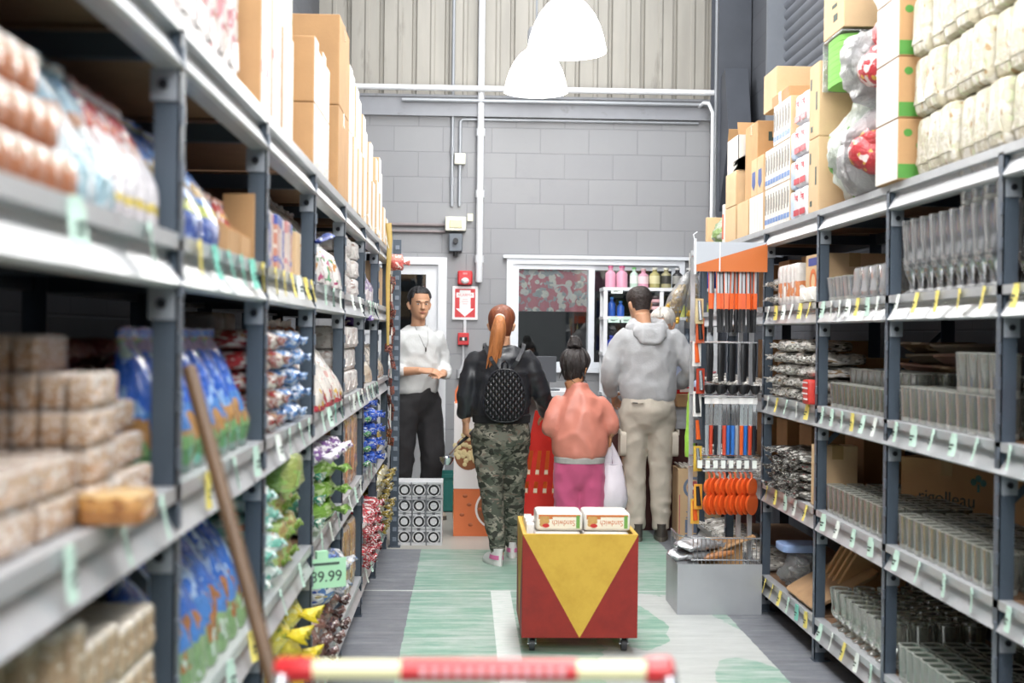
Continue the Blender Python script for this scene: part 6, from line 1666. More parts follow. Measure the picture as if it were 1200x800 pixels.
# carton with a round emblem standing before the counter
c = at(788, 631, Y=8.72); hgt = at(800, 549, Y=8.72).z
cb_ = carton('carton', .24, .30, hgt, M_card_pale, None)
cb_.rotation_euler = (0, 0, 0)
M_bl2 = mat('emblem_blue', '#6f7f96', .6); M_rd2 = mat('emblem_red', '#b9545a', .6)
f = -.1212
b = MB(); disc(b, -.04, hgt - .13, .075, f); em = b.build('round_emblem', M_bl2, cb_)
b = MB(); disc(b, -.04, hgt - .13, .056, f - .0014); b.build('emblem_ring', M_card_pale, em)
b = MB(); disc(b, -.04, hgt - .13, .046, f - .0028); b.build('emblem_core', M_rd2, em)
b = MB()
b.prism([(-.07, hgt - .125), (-.045, hgt - .145), (-.01, hgt - .12), (-.03, hgt - .115), (-.04, hgt - .13), (-.052, hgt - .112)], 'y', f - .0042 - .001, f - .0042); b.build('emblem_mark', M_sign_white, em, smooth=False)
b = MB()
for i in range(4):
    x = -.1 + i * .058; b.box(x, x + .036, f - .001, f, .06, .15); b.box(x + .006, x + .03, f - .001, f, .16, .168); b.box(x + .006, x + .03, f - .001, f, .20, .206); b.box(x, x + .036, f - .001, f, .035, .05)
b.build('printed_columns', M_bl2, cb_, smooth=False)
b = MB(); b.box(-.142, -.136, f - .001, f, .05, .32); b.build('side_lettering', M_rd2, cb_, smooth=False)
cb_.location = (c.x + .185, 8.84, 0); tag(cb_, 'pale carton with a round red and blue emblem, on the floor before the counter', 'box')
b = MB(); b.box(-.13, .13, -.1, .1, 0, .012)
for i in range(9): b.box(-.14 + i * .032, -.128 + i * .032, -.13, .13, .012, .02)
tag(b.build('wire_rack_tray', mat('pale_wire', '#cfcac0', .4), None, (c.x + .185, 8.84, hgt + .002), smooth=False), 'pale slatted tray on top of the emblem carton', 'tray')
b = MB(); b.box(-.16, .16, -.12, .12, 0, .34); o = tag(b.build('orange_crate', mat('orange_crate_plastic', '#d96a2a', .45), None, (.95, 9.02, 0), smooth=False, bevel=.006), 'orange plastic crate before the counter, behind the white shopping bag', 'crate')
b = MB()
for i in range(6): b.box(-.14 + i * .05, -.12 + i * .05, -.124, -.12, .05, .28)
b.build('rib', mat('orange_crate_plastic', '#d96a2a', .45), o, smooth=False)
# red basket trolley with slots
bx = .675; by = 8.25
bk = empty('basket_trolley', (bx, by + .12, 0)); tag(bk, 'tall red plastic basket trolley with slotted front, held by the woman in black', 'basket')
M_bred = mat('basket_red', '#d22a22', .35, 0, .04)
def hw(z): return .335 - .115 * (z / .92) ** 1.5
def bpanel(b, z0, z1, y, u0=-1, u1=1, th=.01):
    b.rings([[(u0 * hw(z), y - .05 * z, z), (u1 * hw(z), y - .05 * z, z), (u1 * hw(z), y + th - .05 * z, z), (u0 * hw(z), y + th - .05 * z, z)] for z in (z0, (z0 + z1) / 2, z1)])
b = MB(); bpanel(b, .05, .38, -.12); bpanel(b, .46, .50, -.12); bpanel(b, .66, .78, -.12)
for z0, z1 in ((.38, .46), (.50, .66)):
    for i in range(11):
        u = -1 + i * .2; bpanel(b, z0, z1, -.12, max(-1, u - .055), min(1, u + .055))
# hand hole at the top
bpanel(b, .78, .86, -.12, -1, -.45); bpanel(b, .78, .86, -.12, .45, 1); bpanel(b, .86, .92, -.12)
b.build('slotted_front', M_bred, bk, smooth=False)
b = MB()
for s in (-1, 1):
    b = MB(); b.rings([[(s * hw(z), -.11 - .05 * z, z), (s * (hw(z) - .01), -.11 - .05 * z, z), (s * (hw(z) - .01), .16, z), (s * hw(z), .16, z)] for z in (.05, .4, .7)])
    b.build('side_wall', M_bred, bk, smooth=False)
b = MB(); b.rings([[(-hw(z), .15, z), (hw(z), .15, z), (hw(z), .16, z), (-hw(z), .16, z)] for z in (.05, .4, .7)]); b.box(-.2, .2, -.1, .15, .05, .06); b.build('back_wall', mat('basket_inside', '#d9702f', .4), bk, smooth=False)
for z_ in (.386, .506):
    for i in range(10):
        b = MB(); x_ = (-.9 + i * .2) * hw(z_); b.box(x_ - .012, x_ + .012, -.112 - .05 * z_, -.108 - .05 * z_, z_, z_ + .028)
        b.build('slot_tip', mat('slot_tip_cream', '#e8dcc0', .5), bk, smooth=False)
text_mesh('lettering', 'MAX', .05, M_black, bk, (-.11, -.145, .27), (R(87), 0, 0))
for s in (-1, 1):
    b = MB(); b.rings([[(s * .2 + q, .02 + r * math.cos(2 * PI * j / 16), .032 + r * math.sin(2 * PI * j / 16)) for j in range(16)] for q, r in ((-.012, .02), (-.012, .03), (.012, .03), (.012, .02))]); b.box(s * .2 - .008, s * .2 + .008, .0, .04, .04, .06); b.build('wheel', M_wheel, bk)

# white shelves with toiletries in front of the kiosk window
KX0, KX1, KY = at(707, 400, Y=9.98).x, 1.98, 9.98
ks = empty('white_shelving', ((KX0 + KX1) / 2, KY + .14, 0)); tag(ks, 'white open shelving with toiletries in front of the kiosk window', 'shelving')
kh = (KX1 - KX0) / 2
kz = [at(760, 337, Y=KY).z, at(760, 371, Y=KY).z, at(760, 413, Y=KY).z, .96, .55, .12]
M_wsh = mat('white_shelf_paint', '#e6e8ea', .4, 0, .02)
for x in (-kh, -kh * .02, kh - .03):
    for y in (-.14, .11):
        b = MB(); b.box(x, x + .03, y, y + .03, 0, kz[0] - .026); b.build('post', M_wsh, ks, smooth=False)
for z in kz:
    b = MB(); b.box(-kh - .005, kh, -.145, .145, z - .025, z); b.build('shelf', M_wsh, ks, smooth=False)
for i, (x, z, c) in enumerate(((KX0 + .1, kz[0], 'w'), (KX0 + .25, kz[0], 'w'), (KX0 + .62, kz[0], 'y'), (KX0 + .08, kz[1], 'g'), (KX0 + .18, kz[1], 'g'), (KX0 + .8, kz[1], 'y'), (KX0 + .3, kz[2], 'y'))):
    o = obj('price_tag', price_tag_mesh(c, .09, .035), None, (x, KY - .0085, z - .014), (0, 0, R(-90)))
    tag(o, ('white tag on the top white shelf, nearest the window frame', 'white tag on the top white shelf, beside the one nearest the frame', 'yellow tag on the top white shelf, behind the head of the man', 'pale green tag under the blue bottles, nearest the window frame', 'pale green tag under the lime packets, second white shelf', 'yellow tag under the hanging sweet bags, second white shelf', 'yellow tag on the third white shelf')[i], 'price tag', 'tags on the white shelving')
def bot(c, cap, r, h, lab_=None): return bottle('toiletry_bottle', r, h, mat('bt' + c[1:], c, .25), mat('bc' + cap[1:], cap, .3), mat('bl' + lab_[1:], lab_, .4) if lab_ else None, .42, .62)
PK, PKC = '#d79bb0', '#c25f86'
tops = [(PK, PKC, 'pink', .042, .17, None), (PK, PKC, 'pink', .045, .17, None), ('#b7d0c0', '#5fa860', 'pale green', .034, .16, '#d6e0d8'), ('#c890a4', '#c9a6a6', 'rose', .042, .15, '#e0c9cf'), ('#9b9560', '#d8d6c6', 'olive and white', .042, .16, '#d0cba0'), ('#8f8a68', '#d8d6c6', 'olive grey', .042, .16, '#3a3a35'), ('#2a2a2c', '#bdbdbd', 'black and silver', .042, .16, '#8d8d88'), ('#2a2a2c', '#d0d0d0', 'black', .042, .16, '#a5a5a0'), ('#2b2b2e', '#3a3a3c', 'black banded', .042, .17, '#8a8a8a'), ('#2d4fb0', '#e0e0e4', 'blue', .036, .18, None), ('#2a2a30', '#d7b0b0', 'dark', .036, .17, None), ('#d9a6a6', '#e0dede', 'pale red', .036, .17, None)]
x = KX0 + .06
for i, (c, cp, nm, r, h, lb) in enumerate(tops):
    k = Kind(bot(c, cp, r, h, lb), 'bottle', 'bottles on the top white shelf'); k.put((x, KY + .08, kz[0]), f'{nm} toiletry bottle on the top white shelf, {ORD[i]} from the window frame'); x += r * 2 + .006
x = KX0 + .07
for i in range(2):
    k = Kind(bot('#2b55a8', '#2f74b8', .03, (.15, .12)[i]), 'bottle', 'blue bottles'); k.put((x, KY + .06, kz[1]), f'{("taller","shorter")[i]} small blue bottle at the near end of the second white shelf'); x += .07
k = Kind(brick('lime_packet', .2, .08, .04, mat('lime_packet', '#8fb04a', .4, 0, .15, 20), .002, 2, False), 'packet', 'lime packets on the second white shelf')
for i in range(4): k.put((x + .07, KY + .07, kz[1] + i * .041), f'lime green packet beside the blue bottles, {LAYER[i]} of its stack', rz=PI / 2, sc=(1, .6, 1))
x += .18
for i in range(6):
    k = Kind(brick('striped_tin', .1, .1, .027, mat(('rose_tin', 'dark_tin')[i % 2], ('#d6a9ae', '#3d3032')[i % 2], .35), .001, 2, False, .7), 'tin', 'pink and dark tins'); k.put((x + .03, KY + .07, kz[1] + i * .0275), f'{("pink","dark")[i % 2]} round tin beside the lime packets, {LAYER[i]} of its stack')
for i in range(5):
    k = Kind(bot('#c9cf7a', '#7d63b5', .028, .13), 'bottle', 'purple-capped bottles'); k.put((KX0 + .56 + i * .065, KY + .07, kz[1]), f'purple-capped yellowish bottle on the second white shelf, {ORD[i]} of five')
for i in range(3):
    k = Kind(bot('#3f4fb0', '#4a5cc0', .035, .13), 'can', 'blue cans'); k.put((KX0 + .07 + i * .075, KY + .06, kz[2]), f'blue can on the third white shelf, {ORD[i]} from the window frame')
for i in range(5):
    c = ('#dfe3e8', '#d6dae0', '#59636f', '#d9dde2', '#cfd4da')[i]
    k = Kind(bot(c, c, .038, .19), 'bottle', 'pale bottles'); k.put((KX0 + .5 + i * .085, KY + .06, kz[2]), f'{("white","white","slate grey","white","pale grey")[i]} bottle on the third white shelf, {ORD[i]} of five')
# long clear bags of yellow sweets hanging by the shelves
for i, (px_, py_, ln, wd, lean) in enumerate(((808, 318, .40, .15, -.16), (816, 316, .40, .11, .0))):
    p = at(px_, py_, Y=9.66 + .02 * i)
    hb = empty('sweet_bag', (p.x, 9.66 + .1 * i, p.z)); tag(hb, ('slanting', 'straight')[i] + ' long clear bag of yellow sweets hanging beside the white shelving', 'sweets', 'hanging bags of yellow sweets')
    b = MB(); rs = []
    for q in range(11):
        t = q / 10; w = wd * (.15 + .5 * min(1, t * 2.0) ** .7) * (1 if q < 10 else .85); d = .05 * (.1 + math.sin(PI * min(1, .1 + t * .9)) * .9)
        rs.append([jitter((lean * t ** .8 + w * math.cos(2 * PI * j / 18) * .75, d * math.sin(2 * PI * j / 18), 1 - ln * t), .006, 20, i) - Vector((0, 0, 1)) for j in range(18)])
    b.rings(rs); b.build('clear_film', G_BAG, hb)
    b = MB(); rr = random.Random(9 + i)
    for q in range(90):
        t = .28 + .68 * rr.random(); w = wd * .42
        b.sph((lean * t ** .8 + rr.uniform(-w, w) * min(1, t * 1.2), rr.uniform(-.02, .02), -ln * t), .017, 8)
    b.build('yellow_sweets', mat('yellow_sweet', '#cfa53a', .4, 0, .2, 12), hb)
    b = MB(); b.cyl((0, 0, 0), (0, 0, .14), .003, n=6); b.build('hang_string', M_card_white, hb)

# ================================================================ people
M_skin = mat('skin_light', '#c99878', .5, 0, .05, 20)
M_skin2 = mat('skin_tan', '#b8845f', .5, 0, .05, 20)
V = Vector

def head_shape(mb, base, hh, rot, ears=True, n=28):
    """base = underside of the chin level on the neck axis; face looks to local +y before rot"""
    prof = [(-.03, .20, .05, .16), (.0, .17, .33, .20), (.05, .205, .385, .21), (.12, .25, .40, .25), (.2, .275, .40, .31), (.3, .295, .395, .37), (.4, .312, .385, .41), (.48, .325, .375, .44), (.56, .332, .385, .455), (.65, .335, .39, .46), (.75, .325, .37, .455), (.84, .29, .32, .41), (.92, .22, .235, .31), (.97, .13, .14, .18), (1.0, .03, .03, .04)]
    def T(p): return V(base) + rot @ (V(p) * hh)
    rs = []
    for z, w, f, bk in prof:
        rs.append([T((w * math.cos(a), (f if math.sin(a) > 0 else bk) * math.sin(a), z)) for a in [2 * PI * j / n for j in range(n)]])
    mb.rings(rs)
    # nose, brow, lips, chin
    mb.tube([T((0, .37, .50)), T((0, .42, .40)), T((0, .475, .315)), T((0, .40, .275))], [.03 * hh, .045 * hh, .068 * hh, .04 * hh], 8)
    mb.sph(T((-.045, .40, .30)), .045 * hh, 8); mb.sph(T((.045, .40, .30)), .045 * hh, 8)
    mb.tube([T((-.17, .345, .535)), T((0, .395, .52)), T((.17, .345, .535))], .04 * hh, 8)
    mb.tube([T((-.10, .375, .19)), T((0, .41, .195)), T((.10, .375, .19))], .032 * hh, 8)
    mb.sph(T((0, .355, .05)), .09 * hh, 10)
    if ears:
        for s in (-1, 1):
            mb.tube([T((s * .325, -.02, .28)), T((s * .355, -.05, .36)), T((s * .375, -.08, .46)), T((s * .35, -.05, .52))], [.03 * hh, .04 * hh, .055 * hh, .03 * hh], 8)
    return T, prof

def hand(mb, wrist, d, nrm, side, curl=.5, size=.185, spread=.10, thumb_in=.5):
    """d fingers' direction, nrm the way the palm faces, side +1 right hand"""
    d = V(d).normalized(); nrm = V(nrm); nrm = (nrm - d * nrm.dot(d)).normalized()
    lat = d.cross(nrm).normalized() * side     # towards the thumb
    k = size / .185
    w = V(wrist)
    rs = []
    for t, hwid, ht in ((-.03, .025, .02), (0, .027, .019), (.03, .036, .017), (.065, .041, .015), (.09, .040, .013)):
        c = w + d * t * k
        rs.append([c + lat * (hwid * k * math.cos(2 * PI * j / 14)) + nrm * (ht * k * math.sin(2 * PI * j / 14)) for j in range(14)])
    mb.rings(rs)
    for off, ln, r in ((.030, .072, .0082), (.010, .080, .0086), (-.011, .074, .0082), (-.031, .058, .0072)):
        p = w + d * .082 * k + lat * off * k
        a = 0; pts = [p]; dd = d + lat * (off * spread * 12 * .12)
        for q, f in enumerate((.45, .32, .26)):
            a += curl * (.75, .8, .55)[q]
            v = (dd.normalized() * math.cos(a) + nrm * math.sin(a))
            p = p + v * ln * f * k; pts.append(p)
        mb.tube(pts, [r * k * 1.05, r * k, r * k * .9, r * k * .75], 10); mb.sph(pts[-1], r * k * .78, 8)
    p = w + lat * .026 * k + d * .018 * k
    tv = (lat * (1 - thumb_in * .6) + d * .8 + nrm * thumb_in).normalized()
    p1 = p + tv * .04 * k; p2 = p1 + (tv + d * .5 + nrm * curl * .4).normalized() * .034 * k; p3 = p2 + (d + nrm * curl * .6).normalized() * .026 * k
    mb.tube([p - tv * .01, p1, p2, p3], [.014 * k, .0125 * k, .0095 * k, .007 * k], 10); mb.sph(p3, .0075 * k, 8)

def limb(mb, pts, rs, n=16, sub=4):
    """smooth tapering limb through joints (Catmull-Rom), rounded at the joints' ends"""
    P = [V(p) for p in pts]; out = []; ro = []
    for i in range(len(P) - 1):
        p0 = P[max(i - 1, 0)]; p1, p2 = P[i], P[i + 1]; p3 = P[min(i + 2, len(P) - 1)]
        for q in range(sub):
            t = q / sub
            out.append(.5 * ((2 * p1) + (p2 - p0) * t + (2 * p0 - 5 * p1 + 4 * p2 - p3) * t * t + (3 * p1 - p0 - 3 * p2 + p3) * t ** 3))
            ro.append(rs[i] * (1 - t) + rs[i + 1] * t)
    out.append(P[-1]); ro.append(rs[-1])
    mb.tube(out, ro, n)

def torso(mb, rows, n=30, tilt=None):
    mb.rings([[(cx + rx * math.cos(2 * PI * j / n), cy + ry * math.sin(2 * PI * j / n), z) for j in range(n)] for z, rx, ry, cx, cy in rows])

def folds(a1, s1, a2=0., s2=20., st=(1, 1, 1)):
    def f(c):
        q = V((c.x * st[0], c.y * st[1], c.z * st[2]))
        r = 1 - abs(noise.noise(q * s1 + V((0, 0, .6 * noise.noise(q * 5))))) * 3.2
        return a1 * 1.15 * max(-1.3, r) + (a2 * 1.5 * noise.noise(q * s2) if a2 else 0)
    return f

def hair_shell(name, base, hh, rot, m, low, thick, parent, n=48, k=14, rough=.012, seed=0, strands=26):
    """cap of hair: low(angle) = lower edge as a share of head height; angle 0 = face"""
    prof = [(-.03, .20, .05, .16), (.0, .17, .33, .20), (.12, .25, .40, .25), (.2, .275, .40, .31), (.3, .295, .395, .37), (.4, .312, .385, .41), (.48, .325, .375, .44), (.56, .332, .385, .455), (.65, .335, .39, .46), (.75, .325, .37, .455), (.84, .29, .32, .41), (.92, .22, .235, .31), (.97, .13, .14, .18), (1.0, .005, .005, .005)]
    def at_z(z):
        for (z0, *a), (z1, *c) in zip(prof, prof[1:]):
            if z0 <= z <= z1:
                t = (z - z0) / (z1 - z0); return [u * (1 - t) + w * t for u, w in zip(a, c)]
        return list(prof[-1][1:])
    outer, inner = [], []
    for i in range(k + 1):
        t = i / k; ro, ri = [], []
        for j in range(n):
            a = 2 * PI * j / n                 # 0 = face (+y)
            lo = low(a); z = lo + (1 - lo) * (1 - (1 - t) ** 1.6)
            w, f, bk = at_z(min(z, 1.0))
            sx, sy = math.sin(a), math.cos(a)
            p = V((w * sx, (f if sy > 0 else bk) * sy, z))
            nn = V((sx, sy, 0)) * max(.0, 1 - ((z - .6) / .42) ** 2 if z > .6 else 1) + V((0, 0, max(0, (z - .6) / .4)))
            nn.normalize()
            th = thick(a, z) * (.35 + .65 * min(1, t * 4)) + rough * noise.noise(V((sx * strands * .25, sy * strands * .25, z * 2.5 + seed)))
            ro.append(V(base) + rot @ ((p + nn * th) * hh)); ri.append(V(base) + rot @ ((p - nn * .02) * hh))
        outer.append(ro); inner.append(ri)
    b = MB(); b.rings(list(reversed(inner)) + outer, False)
    # joining strip along the hairline
    nn_ = len(b.v)
    return b.build(name, m, parent)

def shoe(parent, pos, yaw, L, m_up, m_sole, pitch=0., accent=None):
    rot = Matrix.Rotation(yaw, 3, 'Z') @ Matrix.Rotation(pitch, 3, 'X')
    P = lambda x, y, z: V(pos) + rot @ (V((x, y, z)) * L)
    def outline(f, z, n=20):
        r = []
        for j in range(n):
            a = 2 * PI * j / n; y = .52 * math.sin(a) + .18; w = .17 * (1 + .16 * math.sin(a)) * f
            r.append(P(w * math.cos(a), y if f > .5 else y * .9, z))
        return r
    b = MB(); b.rings([outline(.96, 0), outline(1.03, .02), outline(1.0, .11)]); s = b.build('sole', m_sole, None)
    b = MB(); rs = [outline(.98, .10)]
    for z, f, y0, y1 in ((.17, .95, -.33, .66), (.24, .86, -.33, .52), (.30, .74, -.33, .26), (.36, .68, -.33, .12), (.43, .68, -.34, .06)):
        rs.append([P(.17 * f * math.cos(a), (y0 + y1) / 2 + (y1 - y0) / 2 * math.sin(a), z) for a in [2 * PI * j / 20 for j in range(20)]])
    b.rings(rs); u = b.build('shoe', m_up, parent)
    s.parent = u
    if accent:
        b = MB(); b.rings([[P(.172 * f * math.cos(a), -.02 + .30 * math.sin(a) * (1), z) for a in [2 * PI * j / 20 for j in range(20)]] for z, f in ((.16, .99), (.27, .86))], False); b.build('side_stripe', accent, u)
    return u

def trousers(parent, name, m, J, waist, hip, rs, hem_r, wr, voxel=.011, cuffs=None):
    """J: hip/knee/ankle for L and R; rs: thigh, knee, calf, ankle radii"""
    mb = MB()
    zw, wx, wy, wcx, wcy = waist
    zh, hx_, hy_, hcx, hcy = hip
    zc = (J['hipL'].z + J['hipR'].z) / 2
    torso(mb, [(zc - .16, hx_ * .30, hy_ * .42, hcx, hcy), (zc - .12, hx_ * .58, hy_ * .66, hcx, hcy), (zc - .06, hx_ * .86, hy_ * .88, hcx, hcy), (zh, hx_, hy_, hcx, hcy), (zh + (zw - zh) * .5, (hx_ + wx) / 2 * 1.01, (hy_ + wy) / 2, (hcx + wcx) / 2, (hcy + wcy) / 2), (zw, wx, wy, wcx, wcy)])
    for s in ('L', 'R'):
        h, k_, a = J['hip' + s], J['knee' + s], J['ankle' + s] + V((0, 0, -.03))
        limb(mb, [h, h.lerp(k_, .5), k_, k_.lerp(a, .4), k_.lerp(a, .85), a], [rs[0] * 1.06, (rs[0] * .72 + rs[1] * .28), rs[1], rs[2], rs[3], hem_r])
    return remesh(mb, name, m, voxel, 16, wr, parent)

def top(parent, name, m, rows, arms, wr, voxel=.011, extra=None):
    mb = MB(); torso(mb, rows)
    for pts, rs in arms: limb(mb, pts, rs)
    if extra: extra(mb)
    return remesh(mb, name, m, voxel, 14, wr, parent)

def body(name, label, loc, rz, head, neck, rows, limbs, hands_, skin, group=None, hh=.225, hrot=None, voxel=.0048):
    mb = MB()
    T, _ = head_shape(mb, head, hh, hrot)
    mb.tube([V(neck), V(neck).lerp(V(head), .6), V(head) + hrot @ V((0, -.02, .12 * hh))], [.060, .053, .055], 16)
    torso(mb, rows, 24)
    for i, (pts, rs) in enumerate(limbs):
        if i < 2: pts = [V(pts[0]) + V((-.03 if pts[0].x > 0 else .03, 0, -.035))] + list(pts[1:]); rs = [rs[0] * .78] + list(rs[1:])
        limb(mb, pts, rs, 12)
    for h in hands_: hand(mb, **h)
    o = remesh(mb, name, skin, voxel, 2)
    o.location = loc; o.rotation_euler = (0, 0, rz)
    tag(o, label, 'person')
    return o, T

I3 = Matrix.Identity(3)
def RZ(a): return Matrix.Rotation(a, 3, 'Z')
def RX_(a): return Matrix.Rotation(a, 3, 'X')
def RY_(a): return Matrix.Rotation(a, 3, 'Y')

# ---------------------------------------------------------------- woman with a ponytail, seen from behind
def camo():
    m, t, bb = base_mat('camouflage_cloth')
    tc = nd(t, 'ShaderNodeTexCoord'); mp = nd(t, 'ShaderNodeMapping'); mp.inputs['Scale'].default_value = (1, 1, 1.7); t.links.new(tc.outputs['Object'], mp.inputs[0])
    P = mp.outputs[0]
    a, b_, c = noise_tex(t, P, 9, 2, .5, .6), noise_tex(t, P, 14, 2, .5, .8), noise_tex(t, P, 18, 2, .5, .8)
    x = mixc(t, math_(t, 'GREATER_THAN', a, .52), lin('#6d6e62'), lin('#4a5044'))
    x = mixc(t, math_(t, 'GREATER_THAN', b_, .57), x, lin('#928e80'))
    x = mixc(t, math_(t, 'GREATER_THAN', c, .56), x, lin('#32332b'))
    x = mixc(t, math_(t, 'LESS_THAN', c, .36), x, lin('#75655a'))
    t.links.new(x, bb.inputs['Base Color']); bb.inputs['Roughness'].default_value = .75
    return m
M_jblack = mat('black_satin', '#23252a', .38, 0, .08, 7, .1, 30)
wl = V((.227, 7.82, 0))
wx = dict(hipL=V((-.088, 0, .80)), kneeL=V((-.055, .02, .44)), ankleL=V((-.012, -.01, .10)), hipR=V((.082, .02, .80)), kneeR=V((.085, .12, .44)), ankleR=V((.088, .27, .10)))
hrot = RZ(-.12)
hbase = V((-.005, .02, 1.365))
armL = [V((-.17, .0, 1.285)), V((-.205, -.01, 1.06)), V((-.215, .05, .865))]
armR = [V((.17, .0, 1.285)), V((.232, .02, 1.05)), V((.29, .20, .895))]
hands_w = [dict(wrist=armL[2], d=(-.02, .12, -1), nrm=(.9, .5, .1), side=-1, curl=1.05, size=.165), dict(wrist=armR[2], d=(.15, .8, -.25), nrm=(-.1, -.3, -1), side=1, curl=.75, size=.165)]
wo, WT = body('person', 'woman with a red ponytail in a black jacket and camouflage trousers, seen from behind', wl, 0, hbase, V((0, -.02, 1.27)),
    [(.75, .09, .08, 0, 0), (.82, .13, .10, 0, 0), (.97, .12, .095, 0, 0), (1.12, .14, .10, 0, 0), (1.24, .155, .09, 0, 0), (1.30, .08, .06, 0, -.01)],
    [(armL, [.05, .038, .026]), (armR, [.05, .038, .026]), ([wx['hipL'], wx['kneeL'], wx['ankleL'], wx['ankleL'] + V((0, .05, -.05))], [.08, .05, .036, .034]), ([wx['hipR'], wx['kneeR'], wx['ankleR'], wx['ankleR'] + V((0, .05, -.05))], [.08, .05, .036, .034])],
    hands_w, M_skin, hh=.212, hrot=hrot)
trousers(wo, 'trousers', camo(), wx, (.93, .145, .115, 0, 0), (.80, .178, .145, .0, -.01), (.098, .070, .066, .050), .046, folds(.004, 9, .002, 26, (1, 1, 1.6)))
top(wo, 'jacket', M_jblack, [(.87, .165, .125, 0, -.005), (.90, .172, .13, 0, -.005), (.93, .180, .135, 0, 0), (1.05, .175, .135, 0, 0), (1.17, .178, .135, 0, 0), (1.25, .172, .12, 0, 0), (1.30, .15, .095, 0, -.01), (1.335, .085, .07, 0, -.01)],
    [([V((-.125, 0, 1.27)), V((-.172, 0, 1.215)), V((-.212, -.01, 1.06)), V((-.222, .04, .93)), V((-.217, .05, .89))], [.062, .064, .058, .052, .040]), ([V((.125, 0, 1.27)), V((.172, 0, 1.215)), V((.238, .02, 1.06)), V((.278, .14, .945)), V((.289, .19, .915))], [.062, .064, .058, .050, .040])],
    folds(.006, 8, .0025, 24, (1, 1, 1.2)))
b = MB(); b.rings([[(f * .176 * math.cos(a), f * .134 * math.sin(a) - .005, z) for a in [2 * PI * j / 32 for j in range(32)]] for z, f in ((.865, .95), (.87, 1.0), (.915, 1.02), (.92, .97))], True); b.build('ribbed_hem', mat('black_rib', '#18191c', .8, 0, .1, 40), wo)
M_red_hair = mat('auburn_hair', '#7d4226', .4, 0, .25, 10, .5, 30, stretch=(5, 5, .5)); M_tip = mat('copper_hair_tips', '#b06f3f', .4, 0, .25, 10, .5, 30, stretch=(5, 5, .5))
def low_w(a):
    c = math.cos(a); return .80 if c > .75 else (.55 if c > .2 else (.42 if c > -.3 else .14))
hs = hair_shell('hair', hbase, .212, hrot, M_red_hair, low_w, lambda a, z: .055, wo, rough=.02)
def HB(x, y, z): return hbase + hrot @ (V((x, y, z)) * .212)
b = MB(); pts = [HB(0, -.47, .66), HB(0, -.62, .56), HB(-.02, -.66, .30), HB(-.08, -.64, -.05), HB(-.16, -.60, -.42), HB(-.24, -.56, -.72)]
limb(b, pts, [.022, .036, .047, .045, .034, .010], 16)
rr = random.Random(5)
for q in range(14):
    o_ = V((rr.uniform(-.03, .03), rr.uniform(-.03, .01), 0)); limb(b, [p + o_ * min(1, i * .5) + V((rr.uniform(-.008, .008), 0, rr.uniform(-.03, .0) * (i > 3))) for i, p in enumerate(pts)], [.008, .010, .012, .012, .009, .002], 8)
b.build('ponytail', M_tip, hs)
b = MB(); b.tube([HB(-.0, -.50, .645), HB(0, -.55, .615)], [.032, .032], 14); b.build('hair_tie', mat('pale_hair_tie', '#dfd2c8', .7), hs)
M_shw = mat('shoe_white', '#dcdad8', .5, 0, .05); M_shp = mat('shoe_pink', '#cf6f9c', .5); M_shs = mat('shoe_sole_white', '#e2e0dd', .5); M_shb = mat('sole_black', '#2a2a2c', .6)
shoe(wo, wx['ankleL'] + V((-.012, .0, -.10)), .38, .235, M_shw, M_shs, 0, M_shp)
shoe(wo, wx['ankleR'] + V((0, .0, -.10)), -.05, .235, M_shw, M_shs, 0, M_shp)
# small quilted backpack
def quilt():
    m, t, bb = base_mat('quilted_black')
    tc = nd(t, 'ShaderNodeTexCoord'); sep = nd(t, 'ShaderNodeSeparateXYZ'); t.links.new(tc.outputs['Object'], sep.inputs[0])
    hs_ = []
    for sg in (1, -1):
        u = math_(t, 'ADD', sep.outputs[0], math_(t, 'MULTIPLY', sep.outputs[2], sg * .8))
        hs_.append(math_(t, 'ABSOLUTE', math_(t, 'SINE', math_(t, 'MULTIPLY', u, PI / .034))))
    h = math_(t, 'POWER', math_(t, 'MULTIPLY', hs_[0], hs_[1]), .5)
    bb.inputs['Base Color'].default_value = lin('#1d1e22'); bb.inputs['Roughness'].default_value = .32
    bump_to(t, bb, h, .9, .02)
    return m
bpk = empty('backpack', (wl.x + .012, wl.y - .20, .885)); tag(bpk, 'small black quilted backpack worn by the woman with the ponytail', 'backpack')
def bpo(f, y, n=30):
    r = []
    for j in range(n):
        a = 2 * PI * j / n; x = .128 * sgnpow(math.cos(a), .75); z = .155 + .155 * sgnpow(math.sin(a), .75)
        x *= 1 - .22 * max(0, (z - .12) / .19); r.append((x * f, y, .155 + (z - .155) * f))
    return r
b = MB(); b.rings([bpo(.97, .10), bpo(1, .06), bpo(1, .0), bpo(.93, -.022), bpo(.7, -.032), bpo(.05, -.036)]); b.build('bag', quilt(), bpk)
M_leather = mat('black_leather', '#202126', .32)
b = MB(); r = bpo(1.01, -.002); b.tube(r + [r[0]], .005, 8, cap=False); b.build('piping', M_leather, bpk)
b = MB(); b.tube([(-.018, .04, .30), (-.016, .02, .345), (.0, .01, .36), (.016, .02, .345), (.018, .04, .30)], .006, 8); b.build('loop', M_leather, bpk)
for s in (-1, 1):
    b = MB(); b.strap([(s * .035, .06, .30), (s * .075, .05, .36), (s * .115, .115, .44), (s * .12, .19, .462), (s * .12, .27, .44), (s * .125, .33, .36)], .022, .006, (1, 0, .35 * -s)); b.build('strap', M_leather, bpk)
